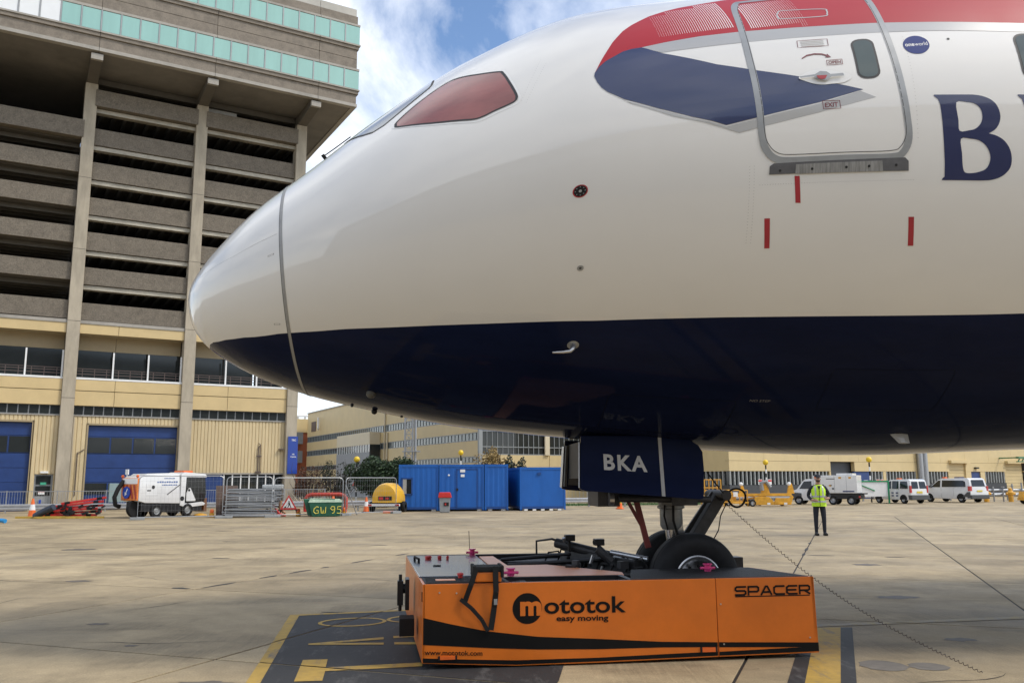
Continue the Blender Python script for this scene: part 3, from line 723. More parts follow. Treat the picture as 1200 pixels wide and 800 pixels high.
def blade(s, t, L, H, m, name='blade_aerial'):
    b0 = surf(s, t, -.03); n_ = (surf(s, t, .1)-surf(s, t))/.1
    mb = MB(); vs_ = []
    prof_ = [(0, 0), (.25*L, .02), (.6*L, .025), (L, 0), (.6*L, -.025), (.25*L, -.02)]
    sd = Vector((1, 0, 0)); lt = n_.cross(sd).normalized()
    for h, k_, sh in ((0, 1, 0), (H, .55, .42*L)):
        for x, y in prof_: vs_.append(b0+sd*(x*k_+sh)+lt*(y*k_)+n_*h)
    mb.add(vs_, [tuple(range(6)), tuple(range(11, 5, -1))]+[(i, (i+1) % 6, 6+(i+1) % 6, 6+i) for i in range(6)])
    return mb.build(name, m, air, bevel=.003)
blade(7.36, -1.22, .22, .13, M_agrey)
blade(1.75, -1.50, .05, .06, M_dark, 'drain_mast'); blade(2.28, -1.56, .05, .05, M_dark, 'drain_mast')
M_inner0 = mat('camera housing', (.10, .10, .09), .5)
cl = surf(2.02, -1.18); nn = (surf(2.02, -1.18, .1)-cl)/.1
mb = MB(); mb.tube([cl, cl+nn*.03, cl+nn*.05], [.05, .045, .02], 16); mb.build('taxi_camera', M_inner0, air, smooth=True)
cl = surf(2.02, -1.5); nn = Vector((0, 0, -1)); mb = MB(); mb.sphere(cl+nn*.02, .032, 12, 8); mb.build('belly_beacon', M_dark, air, smooth=True)
stripe('access_panel_line', rrect(4.35, 5.6, -1.30, -1.02, .03), .008, mat('faint panel line', (.004, .006, .016), .6, spec=.1), .0025, air, True)
stripe('access_panel_line', rrect(6.4, 7.6, -1.05, -.85, .03), .006, mat('faint panel line', (.004, .006, .016), .6, spec=.1), .0025, air, True)
v, f = textfit('NO STEP', .20, .035); decal_raw('belly_stencil', [(5.72+x, -1.02*RV+y) for x, y in v], f, mat('stencil grey', (.22, .22, .23), .5), .003, air)

rv = MB()
def rivets(s0, t0, s1, t1, n_):
    for k in range(n_):
        f = k/(n_-1); c_ = surf(s0+(s1-s0)*f, t0+(t1-t0)*f, .0012); a_ = (surf(s0+(s1-s0)*f+.004, t0+(t1-t0)*f, .0012)-c_); b_ = (surf(s0+(s1-s0)*f, t0+(t1-t0)*f+.004/RV, .0012)-c_)
        rv.add([c_+a_, c_+b_, c_-a_, c_-b_], [(0, 1, 2, 3)])
for s_ in (5.36, 5.40): rivets(s_, -.16, s_, -.40, 26)
for s_ in (6.84,): rivets(s_, -.10, s_, .30, 30)
rivets(3.42, .30, 3.62, .52, 18); rivets(3.46, .28, 3.66, .48, 18); rivets(5.45, -.22, 6.8, -.225, 60)
stuff(rv.build('rivet_rows', mat('rivet shade', (.42, .41, .39), .6), air))
# nose gear bay, doors and leg (local x aft, -y port)
M_gear = mat('gear grey', (0.30, 0.31, 0.31), 0.4, 0.3, 0.2, 8, dirt=0.3)
M_gdark = mat('gear dark', (0.05, 0.05, 0.052), 0.5, 0.4, 0.3, 12)
M_inner = mat('door lining', (0.13, 0.135, 0.13), 0.55, 0.1, 0.25, 7, dirt=0.4)
def gear_door(sg):
    """forward gear door hanging beside the leg; sg -1 port, +1 starboard"""
    yb, yt = sg*.66, sg*.56
    out = [(4.20, 2.10), (4.17, 1.545), (4.22, 1.53), (5.44, 1.435), (5.47, 1.45), (5.50, 1.75), (5.50, 1.93), (5.46, 2.0), (5.38, 2.05), (5.30, 2.10)]
    mb = MB()
    ny = lambda z: yt+(yb-yt)*(2.1-z)/.65
    n_ = len(out); th_ = .045*-sg
    mb.add([(x, ny(z), z) for x, z in out]+[(x, ny(z)+th_, z) for x, z in out], [tuple(range(n_)), tuple(range(2*n_-1, n_-1, -1))]+[(i, (i+1) % n_, n_+(i+1) % n_, n_+i) for i in range(n_)])
    d = mb.build('gear_door', M_navy, air, bevel=.006)
    i_ = MB(); pl = [(4.26, 2.05), (4.24, 1.59), (5.38, 1.49), (5.42, 1.75), (5.36, 1.98), (5.26, 2.04)]
    i_.add([(x, ny(z)+th_*1.06, z) for x, z in pl]+[(x, ny(z)+th_*1.6, z) for x, z in pl], [tuple(range(6)), tuple(range(11, 5, -1))]+[(k, (k+1) % 6, 6+(k+1) % 6, 6+k) for k in range(6)])
    i_.build('door_lining', M_inner, d)
    for x in (4.22, 4.46, 4.75, 5.05):
        r_ = MB(); r_.bar((x, ny(2.05)+th_*1.9, 2.04), (x-.02, ny(1.56)+th_*1.9, 1.57), .03, .03); r_.build('door_rib', M_inner, d)
    e_ = MB(); e_.bar((4.185, ny(2.03)+th_*.5, 2.03), (4.165, ny(1.56)+th_*.5, 1.56), .012, .055); e_.build('edge_strip', M_alu, d)
    return d, ny
dN, nyN = gear_door(-1)
dF, nyF = gear_door(1)
def on_door(x, z, o=.004): return (x, nyN(z)-o, z)
st_ = MB(); st_.add([on_door(5.025, 2.085), on_door(5.062, 2.085), on_door(5.062, 1.468), on_door(5.025, 1.472)], [(0, 1, 2, 3)]); st_.build('door_stripe', mat('stripe grey', (.42, .42, .41), .4), dN)
def dl_fn(x, y): return on_door(4.43+x, 1.745-.035*(x/.62)+y)
lettering('registration_lettering', 'BKA', .46, .165, dl_fn, mat('registration grey', (.52, .52, .51), .45), dN, bold=.03, space=1.2)
# wheel well roof and front wall
mb = MB(); mb.b6(4.3, 5.45, -.40, .40, 1.96, 2.06); mb.b6(4.24, 4.27, -.50, .50, 1.66, 2.05); mb.build('gear_bay', M_gdark, air)
# equipment hanging under the bay
mb = MB(); mb.b6(4.42, 4.66, -.30, .30, 1.36, 1.52); mb.cyl((4.62, -.42, 1.44), (5.62, -.42, 1.43), .035, 10); mb.cyl((4.60, .25, 1.46), (5.5, .25, 1.46), .04, 10)
mb.b6(4.66, 5.45, -.26, .26, 1.41, 1.47); mb.b6(5.18, 5.46, -.48, .1, 1.37, 1.46); mb.build('steering_actuator', M_gdark, air, bevel=.006)
mb = MB(); mb.cyl((4.53, -.34, 1.44), (4.58, -.34, 1.44), .07, 14); mb.build('taxi_light', M_alu, air)
XG = 5.30
leg = MB()
leg.lathe([(.0, 2.05), (.11, 2.05), (.12, 1.46), (.19, 1.45), (.19, 1.40), (.135, 1.39), (.135, 1.36), (.15, 1.355), (.15, 1.33), (.125, 1.32), (.125, 1.14), (.10, 1.10), (0, 1.10)], (XG, 0, 0), seg=24)
lg = leg.build('gear_leg', M_gear, air, smooth=True)
mb = MB(); mb.cyl((XG, 0, 1.14), (XG+.03, 0, .80), .075, 16)
for y in (-.06, .06): mb.bar((XG+.06, y, 1.15), (XG+.12, y, .66), .05, .09)
mb.bar((XG+.02, 0, .80), (XG+.14, 0, .56), .16, .2)
mb.build('piston', mat('oleo chrome', (.5, .5, .5), .22, .9, .1, 8), lg, smooth=True)
mb = MB(); mb.tube([(XG-.02, -.17, 1.40), (XG-.03, -.19, 1.2), (XG+.02, -.16, 1.05), (XG+.05, -.14, .85)], .014, 6); mb.tube([(XG-.1, -.13, 1.42), (XG-.12, -.15, 1.25), (XG-.08, -.14, 1.1)], .010, 6); mb.build('hydraulic_hose', M_black, lg)
# drag brace going up aft, and the red-sleeved steering link in front
mb = MB(); mb.bar((5.42, -.12, .86), (5.86, -.06, 1.48), .10, .13); mb.bar((5.40, .12, .86), (5.84, .06, 1.48), .08, .12); mb.cyl((5.84, -.30, 1.47), (5.84, .30, 1.47), .06, 12); mb.build('torque_link', M_gdark, air, bevel=.012)
mb = MB(); mb.bar((4.86, -.20, 1.42), (4.98, -.20, .92), .045, .06); mb.bar((4.76, -.22, 1.42), (4.93, -.20, 1.12), .03, .035); mb.build('towing_lever', mat('dark red sleeve', (.16, .022, .02), .5, 0, .25, 9), air, bevel=.005)
# looped cable at the interphone socket
mb = MB(); c0 = Vector((5.98, -.22, 1.44))
mb.tube([c0+Vector((.10*math.cos(2*math.pi*k/20), -.02*math.sin(4*math.pi*k/20), .10*math.sin(2*math.pi*k/20))) for k in range(20)], .012, 6, closed=True)
mb.tube([(5.60, -.40, 1.72), (5.70, -.36, 1.60), (5.80, -.30, 1.50), (5.88, -.25, 1.44)], .007, 6)
mb.tube([(5.86, -.22, 1.38), (5.78, -.25, 1.25), (5.74, -.28, 1.10), (5.66, -.30, .98)], .006, 6); mb.build('cable_loop', M_black, air)
# wheels
M_tyre = mat('tyre rubber', (0.016, 0.016, 0.017), 0.7, 0, 0.3, 14, spec=0.3, bump=.1, bscale=60)
ZW = .615
tp = [(.225, -.135), (.27, -.165), (.34, -.19), (.40, -.185), (.445, -.15), (.463, -.09), (.465, -.062), (.456, -.06), (.456, -.048), (.466, -.046), (.468, 0)]
tp = tp+[(r, -h) for r, h in reversed(tp[:-1])]
for y in (-.37, .37):
    wm = MB(); wm.lathe(tp, (5.42, y, ZW), 'Y', 48); ty = wm.build('nose_wheel', M_tyre, air, smooth=True)
    sgn = -1 if y < 0 else 1
    rm = MB(); rm.lathe([(.232, .13*sgn), (.245, .168*sgn), (.232, .176*sgn), (.205, .160*sgn), (.195, .10*sgn), (.16, .075*sgn), (.10, .07*sgn), (.085, .13*sgn), (.05, .15*sgn), (0, .15*sgn)], (5.42, y, ZW), 'Y', 40)
    rm.build('rim', M_alu, ty, smooth=True)
    hb_ = MB()
    for k in range(9):
        a_ = 2*math.pi*k/9; hb_.cyl((5.42+.13*math.cos(a_), y+.07*sgn, ZW+.13*math.sin(a_)), (5.42+.13*math.cos(a_), y+.10*sgn, ZW+.13*math.sin(a_)), .014, 8)
    hb_.build('wheel_bolts', M_dark, ty)
mb = MB(); mb.cyl((5.42, -.42, ZW), (5.42, .42, ZW), .06, 14); mb.build('axle', M_gdark, air)
# ------------------------------------------------------------------ aircraft tug
tug = thing('aircraft_tug', 'low orange remote-controlled aircraft tug cradling the nose wheels', 'aircraft tug', (-.80, 7.94, 0), math.atan2(.13497, .99085))
M_torange = mat('tug orange paint', (0.72, 0.168, 0.012), 0.36, 0, 0.06, 3, coat=0.2, dirt=0.2)
M_tin = mat('tug salmon orange', (0.85, 0.34, 0.16), 0.4, 0, 0.06, 4)
M_tread = mat('black anti-slip tread', (0.022, 0.022, 0.023), 0.6, 0, 0.3, 30, bump=.5, bscale=160)
M_tblack = mat('tug black vinyl', (0.008, 0.008, 0.008), 0.5, 0, 0.1, 6, spec=.15)
M_tdeck = mat('tug slate hood', (0.06, 0.075, 0.10), 0.25, 0.1, 0.1, 4, coat=0.5)
M_pink = mat('pink warning lamp', (0.75, 0.05, 0.22), 0.35, 0, 0.05, 5)
ZD = .73
lowp = [(0, .06), (.30, .042), (.823, .016), (1.567, .018), (2.705, .034)]
mb = MB(); mb.prism(lowp+[(2.703, ZD), (0, ZD)], 0.0, .03); sp = mb.build('side_panel', M_torange, tug, bevel=.004)
mb = MB(); mb.prism([(2.712, .034), (3.682, .043), (3.668, ZD), (2.708, ZD)], 0.0, .03); sp2 = mb.build('side_panel', M_torange, tug, bevel=.004)
mb = MB(); mb.prism(lowp+[(3.60, .043), (3.60, ZD-.02), (0.0, ZD-.02)], 3.04, 3.07); mb.build('side_panel', M_torange, tug, bevel=.004)
# end panels
mb = MB(); mb.add([(-.004, .0, .06), (-.11, 3.06, .10), (-.11, 3.06, ZD), (-.004, 0, ZD), (.02, .0, .06), (-.08, 3.06, .10), (-.08, 3.06, ZD), (.02, 0, ZD)], [(0, 1, 2, 3), (7, 6, 5, 4), (0, 4, 5, 1), (3, 2, 6, 7), (0, 3, 7, 4), (1, 5, 6, 2)])
ep = mb.build('end_panel', M_torange, tug, bevel=.004)
mb = MB(); mb.add([(3.68, .0, .05), (3.46, .95, .05), (3.45, .95, ZD), (3.668, 0, ZD), (3.65, .0, .05), (3.43, .95, .05), (3.42, .95, ZD), (3.64, 0, ZD)], [(0, 1, 2, 3), (7, 6, 5, 4), (0, 4, 5, 1), (3, 2, 6, 7), (0, 3, 7, 4), (1, 5, 6, 2)])
mb.build('end_panel', M_torange, tug)
# chassis under the skins
mb = MB(); mb.b6(.02, .98, .03, 3.03, .10, ZD-.03); mb.b6(.98, 3.40, .03, .88, .10, ZD-.16); mb.b6(.98, 3.40, 2.2, 3.03, .10, ZD-.12); mb.b6(.98, 3.2, .88, 2.2, .06, .10); mb.build('chassis', M_dark, tug)
for (x, y) in ((3.15, .35), (3.15, 2.7), (.5, .4), (.5, 2.6)):
    mb = MB(); mb.lathe([(0, -.12), (.12, -.12), (.17, -.10), (.18, 0), (.17, .10), (.12, .12), (0, .12)], (x, y, .18), 'Y', 24); mb.build('drive_wheel', M_black, tug, smooth=True)
# decks
mb = MB()
mb.prism([(.022, .032), (.78, .032), (.76, .54), (-.0, .54)], ZD-.03, ZD+.004, 'XY'); dk = mb.build('tread_plate', M_tread, tug)
for k in range(9):
    mb = MB(); y = .05+.055*k; mb.b6(.03, .74, y, y+.022, ZD+.004, ZD+.010); mb.build('tread_rib', M_tread, dk)
mb = MB(); mb.prism([(1.90, .032), (3.63, .032), (3.41, .92), (2.15, .92)], ZD-.03, ZD+.004, 'XY'); mb.build('tread_plate', M_tread, tug)
mb = MB(); mb.b6(.79, 1.89, .031, .07, ZD-.10, ZD+.002); mb.build('trough_lip', M_tread, tug)
mb = MB(); mb.b6(.79, 1.95, .071, .52, ZD-.20, ZD-.17); mb.b6(.78, 1.95, .50, .53, ZD-.17, ZD-.004); mb.b6(1.9, 1.95, .05, .5, ZD-.17, ZD-.004); mb.build('cable_trough', M_dark, tug)
mb = MB(); mb.prism([(-.02, .56), (.76, .56), (.74, 2.95), (-.10, 2.95)], ZD-.02, ZD+.012, 'XY'); hood = mb.build('hood', M_tdeck, tug, bevel=.008)
mb = MB(); mb.prism([(.78, .56), (1.98, .56), (2.02, .78), (1.42, 1.72), (.98, 1.70), (.96, 2.95), (.78, 2.95)], ZD-.05, ZD-.004, 'XY'); mb.build('inner_frame', M_tin, tug, bevel=.008)
mb = MB(); mb.b6(-.10, 2.3, 2.97, 3.06, ZD-.05, ZD+.012); mb.b6(.97, 2.3, 2.55, 2.97, ZD-.08, ZD-.04); mb.build('far_rail', M_tread, tug)
mb = MB(); mb.b6(2.3, 3.45, 2.3, 3.03, ZD-.16, ZD-.10); mb.build('far_arm_deck', M_tread, tug)
# cradle: rods, cylinders, clamp and cameras
mb = MB(); mb.tube([(1.0, 2.45, .72), (1.75, 2.1, .80), (2.3, 1.95, .82)], .022, 8); mb.tube([(1.02, 2.0, .70), (1.8, 1.7, .76), (2.2, 1.6, .78)], .025, 8); mb.tube([(1.45, 2.62, .72), (1.45, 2.62, .92), (1.62, 2.5, .95), (1.9, 2.4, .85)], .014, 6)
mb.tube([(1.5, 1.25, .62), (2.1, 1.2, .66), (2.45, 1.25, .62)], .03, 8); mb.b6(1.55, 2.45, 1.2, 2.2, .50, .62); mb.build('cradle_rods', M_dark, tug)
mb = MB(); mb.cyl((1.60, 2.15, .93), (2.15, 1.75, .80), .055, 14); mb.cyl((1.95, 1.55, .90), (2.1, 1.5, .76), .05, 14); mb.bar((1.75, 2.2, .80), (2.35, 1.35, .74), .12, .10); mb.bar((2.0, 2.1, .70), (2.35, 1.3, .66), .10, .12); mb.build('clamp_head', M_gdark, tug, bevel=.008)
mb = MB(); mb.cyl((2.10, 1.55, .86), (2.44, 1.28, .80), .028, 12); mb.cyl((3.36, 2.0, .74), (3.56, 1.9, .72), .03, 12); mb.build('hydraulic_ram', M_alu, tug)
mb = MB(); mb.cyl((3.30, 2.02, .75), (3.62, 1.90, .70), .045, 10); mb.b6(3.60, 3.72, 1.80, 1.98, .62, .76); mb.bar((3.1, 1.0, .40), (3.1, 2.1, .40), .14, .3); mb.build('wheel_gate', M_gdark, tug, bevel=.006)
for (x, y, z) in ((1.72, 1.95, .96), (1.98, 1.62, .93)):
    mb = MB(); mb.b6(x-.05, x+.06, y-.05, y+.05, z, z+.07); mb.b6(x-.015, x+.015, y-.015, y+.015, z-.12, z); c_ = mb.build('tug_camera', M_dark, tug, bevel=.006)
    mb = MB(); mb.cyl((x-.06, y, z+.035), (x-.05, y, z+.035), .022, 10); mb.build('camera_lens', M_glass, c_)
mb = MB()
for i in range(7):
    x0 = 1.5+.12*i; y0 = 2.4-.17*i
    mb.tube([(x0, y0, .66), (x0+.06, y0+.02, .80+.05*math.sin(i*2)), (x0+.16, y0-.08, .82), (x0+.22, y0-.14, .68)], .011, 6)
mb.build('hose_bundle', M_black, tug)
mb = MB()
for i in range(16): mb.box((1.55+random.uniform(0, .75), 1.3+random.uniform(0, .8), .64+random.uniform(0, .13)), (random.uniform(.04, .12), random.uniform(.04, .12), random.uniform(.03, .08)), Matrix.Rotation(random.uniform(0, 3), 3, 'Z'))
stuff(mb.build('valve_block', M_gdark, tug))
mb = MB(); mb.tube([(1.95, 1.45, .60), (1.97, 1.42, .72)], .014, 8); mb.tube([(1.66, 1.9, .95), (1.64, 1.88, 1.0)], .02, 8); mb.tube([(1.9, 1.56, .82), (1.86, 1.5, .74)], .018, 8); mb.build('pipe_fitting', M_alu, tug)
# hood fittings
for (x, y, r, m) in ((.14, 2.42, .036, M_red), (.27, 2.40, .022, M_red), (.36, 2.35, .015, M_red)):
    mb = MB(); mb.lathe([(r, 0), (r, .02), (r*1.2, .022), (r*1.0, .04), (0, .048)], (x, y, ZD+.012), seg=16); mb.build('stop_button', m, tug, smooth=True)
mb = MB(); mb.lathe([(.022, 0), (.022, .02), (.032, .026), (.028, .045), (0, .05)], (.36, .40, ZD+.01), seg=16); mb.build('stop_button', M_red, tug, smooth=True)
mb = MB(); mb.b6(.12, .30, .18, .30, ZD+.010, ZD+.014); mb.build('deck_label', M_tin, tug)
mb = MB(); mb.tube([(-.02, 2.3, ZD+.012), (-.02, 2.3, ZD+.05), (.02, 2.05, ZD+.05), (.02, 2.05, ZD+.012)], .014, 8); mb.build('grab_handle', M_black, tug)
mb = MB(); mb.b6(.16, .24, 1.55, 1.62, ZD+.012, ZD+.022); mb.build('deck_latch', M_black, tug)
def lamp(x, y, z, turn=0.0):
    mb = MB(); mb.lathe([(.035, 0), (.035, .02), (.05, .022), (.05, .034), (.032, .036), (.032, .06), (.045, .062), (.045, .075), (0, .078)], (x, y, z), seg=16); mb.cyl((x-.075, y, z+.03), (x+.075, y, z+.03), .014, 8)
    return mb.build('warning_lamp', M_pink, tug, smooth=True)
lamp(.70, 2.95, ZD+.012); lamp(.86, .56, ZD+.002); lamp(2.86, .62, ZD+.004)
mb = MB(); mb.cyl((.67, 2.97, ZD+.08), (.66, 2.97, ZD+.30), .004, 6); mb.build('antenna', M_black, tug)
# tow hitch and socket box on the end
mb = MB(); mb.b6(-.14, -.10, 1.10, 1.34, .36, .66); mb.cyl((-.20, 1.22, .56), (-.10, 1.22, .56), .05, 12); mb.b6(-.22, -.16, 1.16, 1.28, .40, .64); mb.cyl((-.19, 1.22, .34), (-.19, 1.22, .70), .018, 8); mb.build('tow_hitch', M_dark, ep, bevel=.004)
mb = MB(); mb.b6(-.20, -.06, .55, .80, .20, .36); mb.build('socket_box', M_black, ep, bevel=.008)
mb = MB(); mb.b6(-.012, .0, .02, .05, .58, .66); mb.build('panel_lock', M_black, ep)
# graphics on the near side
def side(x, z, o=.0025): return (x, -o, z)
def graphic(name, poly, m, parent, o=.0025, holes=()):
    pts, tris = fill([poly]+list(holes)); mb = MB(); mb.add([side(x, z, o) for x, z in pts], tris); return mb.build(name, m, parent, fix=True)
graphic('black_swoosh', [(.004, .445), (.25, .385), (.564, .318), (1.025, .258), (1.571, .224), (2.18, .182), (2.70, .163), (2.70, .121), (2.179, .133), (1.569, .135), (1.024, .149), (.64, .170), (.3, .195), (.004, .217)], M_tblack, sp)
graphic('black_swoosh', [(2.713, .163), (3.680, .134), (3.681, .056), (2.713, .045), (2.713, .0785), (3.517, .097), (2.713, .119)], M_tblack, sp2)
graphic('black_pinstripe', [(.004, .104), (.40, .082), (.823, .063), (1.568, .062), (2.364, .077), (2.70, .082), (2.70, .045), (1.567, .030), (.823, .026), (.004, .066)], M_tblack, sp)
graphic('logo_disc', [(.934+.134*math.cos(2*math.pi*k/40), .504+.134*math.sin(2*math.pi*k/40)) for k in range(40)], M_tblack, sp)
def txt(name, s, x0, z0, wd, ht, m, parent, bold=0.0, o=.0045, slope=0.0, space=1.0):
    return lettering(name, s, wd, ht, lambda x, y: side(x0+x, z0+slope*x+y, o), m, parent, bold, space)
txt('logo_m', 'm', .868, .440, .195, .125, M_torange, sp, .045, .005)
txt('logo_lettering', 'ototok', 1.088, .452, .756, .146, M_tblack, sp, .016, slope=-.006)
txt('slogan_lettering', 'easy moving', 1.197, .372, .48, .062, M_tblack, sp, .022, slope=-.012)
txt('website_lettering', 'www.mototok.com', .018, .132, .51, .042, M_tblack, sp, .012, slope=-.042)
# model lettering drawn with strokes
SPC = {'S': [[(1, 1), (.15, 1), (0, .85), (0, .62), (.12, .5), (.88, .5), (1, .38), (1, .15), (.85, 0), (0, 0)]], 'P': [[(0, 0), (0, 1), (.85, 1), (1, .85), (1, .52), (.85, .38), (.05, .38)]],
       'A': [[(0, 0), (.45, 1), (.62, 1), (1, 0)], [(.2, .3), (.9, .3)]], 'C': [[(1, 1), (.2, 1), (0, .82), (0, .18), (.2, 0), (1, 0)]], 'E': [[(1, 1), (.2, 1), (0, .82), (0, .18), (.2, 0), (1, 0)], [(.05, .5), (.9, .5)]],
       'R': [[(0, 0), (0, 1), (.85, 1), (1, .85), (1, .55), (.85, .42), (.05, .42)], [(.45, .42), (1, 0)]]}
mb = MB(); x = 2.893; lw = .017
for ch in 'SPACER':
    wd, ht = .098, .072
    for pth in SPC[ch]:
        for (a_, b_), (c_, d_) in zip(pth, pth[1:]):
            p = Vector((x+a_*wd, .578+b_*ht)); q = Vector((x+c_*wd, .578+d_*ht)); d = (q-p); L = d.length; d /= L; nr = Vector((-d.y, d.x))*lw/2; e_ = d*lw*.4
            mb.add([side(*(p-e_+nr), .0045+.0001*(len(mb.f) % 7)), side(*(q+e_+nr), .0045+.0001*(len(mb.f) % 7)), side(*(q+e_-nr), .0045+.0001*(len(mb.f) % 7)), side(*(p-e_-nr), .0045+.0001*(len(mb.f) % 7))], [(0, 1, 2, 3)])
    x += .126
mb.add([side(2.89, .568), side(3.622, .566), side(3.622, .558), side(2.89, .558)], [(0, 1, 2, 3)])
mb.build('model_lettering', M_tblack, sp2, fix=False)
for (x0, x1, z0, z1, P) in ((.149, .292, .082, .118, sp), (2.545, 2.681, .075, .125, sp)):
    mb = MB(); mb.b6(x0, x1, -.012, .0, z0+.006, z1-.006); r_ = mb.build('side_marker', M_orange, P); mb = MB(); mb.b6(x0-.012, x0+.004, -.014, .0, z0, z1); mb.b6(x1-.004, x1+.012, -.014, 0, z0, z1); mb.build('marker_bracket', M_black, r_)
for (x, z, P) in ((.145, .657, sp), (.297, .650, sp), (2.745, .50, sp2), (2.76, .145, sp2), (3.6, .18, sp2)):
    mb = MB(); mb.cyl((x, -.006, z), (x, .0, z), .008, 8); mb.build('screw', M_alu, P)
# radio remote lying on the deck, its strap hanging over the side
rc = thing('remote_control', 'orange and black radio remote with shoulder strap hung on the tug', 'remote control', (-.80, 7.94, 0), math.atan2(.13497, .99085))
mb = MB(); mb.b6(.46, .70, -.02, .22, ZD+.012, ZD+.10); mb.build('case', M_torange, rc, bevel=.012)
mb = MB(); mb.b6(.45, .71, -.03, .23, ZD+.10, ZD+.145); mb.b6(.44, .47, -.035, .24, ZD+.05, ZD+.155); mb.b6(.69, .72, -.035, .24, ZD+.05, ZD+.155); mb.build('guard_frame', M_black, rc, bevel=.01)
mb = MB()
def ribbon(path, wd):
    for (a_, b_) in zip(path, path[1:]): mb.bar(a_, b_, .008, wd)
def strap(path, wd):
    for i in range(len(path)-1):
        (x0, y0, z0), (x1, y1, z1) = path[i], path[i+1]; d = Vector((x1-x0, z1-z0)); d.normalize(); nx_, nz_ = -d.y*wd/2, d.x*wd/2
        vs_ = [(x0+nx_, y0, z0+nz_), (x1+nx_, y1, z1+nz_), (x1-nx_, y1, z1-nz_), (x0-nx_, y0, z0-nz_)]
        mb.add(vs_+[(a, b+.006, c) for a, b, c in vs_], [(0, 1, 2, 3), (7, 6, 5, 4), (0, 4, 5, 1), (1, 5, 6, 2), (2, 6, 7, 3), (3, 7, 4, 0)])
strap([(.64, -.05, ZD+.15), (.645, -.055, .66), (.63, -.03, .52), (.615, -.03, .42), (.60, -.03, .33)], .05)
strap([(.47, -.05, ZD+.14), (.42, -.055, .72), (.39, -.04, .64), (.37, -.03, .58)], .045)
strap([(.33, -.03, .60), (.43, -.04, .52), (.52, -.035, .42), (.575, -.03, .32)], .035)
mb.build('strap', M_black, rc)
mb = MB(); mb.b6(.625, .655, -.064, -.056, .55, .60); mb.build('strap_buckle', M_steel, rc)
# coiled interphone cord from the nose gear to the ground
co = MB(); P0 = Vector((2.33, 9.72, 1.40)); P1 = Vector((3.95, 7.65, .02)); L = (P1-P0).length
ax = (P1-P0).normalized(); e_a = ax.cross(Vector((0, 0, 1))).normalized(); e_b = ax.cross(e_a)
pts = []
turns = 70
for k in range(turns*7+1):
    t = k/(turns*7); c_ = P0.lerp(P1, t); c_.z -= .18*math.sin(math.pi*t)
    a_ = 2*math.pi*k/7; pts.append(c_+(e_a*math.cos(a_)+e_b*math.sin(a_))*.010)
co.tube(pts, .0030, 5)
tag(co.build('coiled_cord', mat('brown cord', (.05, .03, .022), .6, 0, .2, 10), None, smooth=True), 'dark brown coiled cord stretching from the nose gear to the ground', 'cord')
# ------------------------------------------------------------------ concrete tower block
AL = R(30.0)
TO = Vector((-16.30772, 64.0, 0))
tower = thing('tower_block', 'tall grey concrete block with open decks and teal glass bands', 'building', TO, AL)
M_agg = mat('exposed aggregate concrete', (0.168, 0.142, 0.108), 0.85, 0, 0.38, 14, bump=.4, bscale=30, dirt=.25)
M_col = mat('weathered column concrete', (0.42, 0.365, 0.275), 0.8, 0, 0.14, 2.5, dirt=.45, stretch=(1, 1, .25), bump=.15, bscale=14)
M_beam = mat('pale edge beam concrete', (0.42, 0.385, 0.31), 0.8, 0, 0.15, 3, dirt=.4, stretch=(1, 1, 3))
M_top = mat('upper storey concrete', (0.225, 0.192, 0.152), 0.85, 0, 0.16, 10, dirt=.3, bump=.2, bscale=30)
M_trim = mat('pale concrete trim', (0.36, 0.335, 0.29), 0.8, 0, 0.08, 3, dirt=.25)
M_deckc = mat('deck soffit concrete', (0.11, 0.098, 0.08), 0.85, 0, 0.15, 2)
M_inner2 = mat('darkened interior', (0.06, 0.06, 0.06), 0.9, 0, 0.2, 1)
M_teal = mat('teal spandrel glass', (0.25, 0.46, 0.41), 0.16, 0, 0.07, 1.1, coat=.6, stretch=(1, 1, .15))
M_wglass = mat('white blind panel', (0.74, 0.75, 0.74), 0.25, 0, 0.03, 1.5, coat=.4)
M_ypan = mat('yellow fascia panel', (0.60, 0.455, 0.225), 0.55, 0, 0.05, 1.2, dirt=.1)
M_clad = mat('tan ribbed cladding', (0.61, 0.49, 0.285), 0.5, 0, 0.07, 2, dirt=.18, stretch=(1, 1, .3))
M_tan = mat('tan recess panel', (0.33, 0.26, 0.15), 0.6, 0, 0.06, 2)
M_bdoor = mat('blue sectional door', (0.012, 0.042, 0.165), 0.45, 0, 0.12, 2, dirt=.15)
M_dglass = glassy('dark building glass', (0.022, 0.026, 0.026), .07)
M_bframe = mat('grey window frame', (0.30, 0.31, 0.31), 0.5, 0.2, 0.1, 4)
M_rail = mat('brown handrail', (0.10, 0.07, 0.06), 0.6, 0, 0.1, 4)
CU = [-14.81+7.37*k for k in range(-2, 3)]          # column centres
HW = .39
cm = MB(); cm.b6(-HW, HW, -.40, .55, 0, 29.0); colm = cm.mesh('column', M_col, bevel=.02)
for u in CU:
    c_ = link('column', colm, tower, loc=(u, 0, 0))
    for z in (7.2, 12.3, 17.2, 22.2):
        j = MB(); j.b6(-HW-.006, HW+.006, -.406, .3, z, z+.03); link('pour_joint', j.mesh('pour_joint', M_deckc), c_)
    b_ = MB(); b_.prism([(-.2, 27.3), (-.2, 29.0), (-4.0+.35, 29.25), (-4.0+.35, 29.78), (.5, 29.78), (.5, 27.3)], -.34, .34, 'YZ'); link('bracket', b_.mesh('bracket', M_deckc), tower, loc=(u, 0, 0))
    e_ = MB(); e_.b6(-.36, .36, -3.9, -3.65, 29.2, 29.60); link('bracket_end', e_.mesh('bracket_end', M_trim), tower, loc=(u, 0, 0))
SP1 = [(27.42, 28.6), (24.71, 25.9), (22.24, 23.47), (19.73, 20.95), (17.24, 18.51), (14.88, 16.06), (12.45, 13.62)]
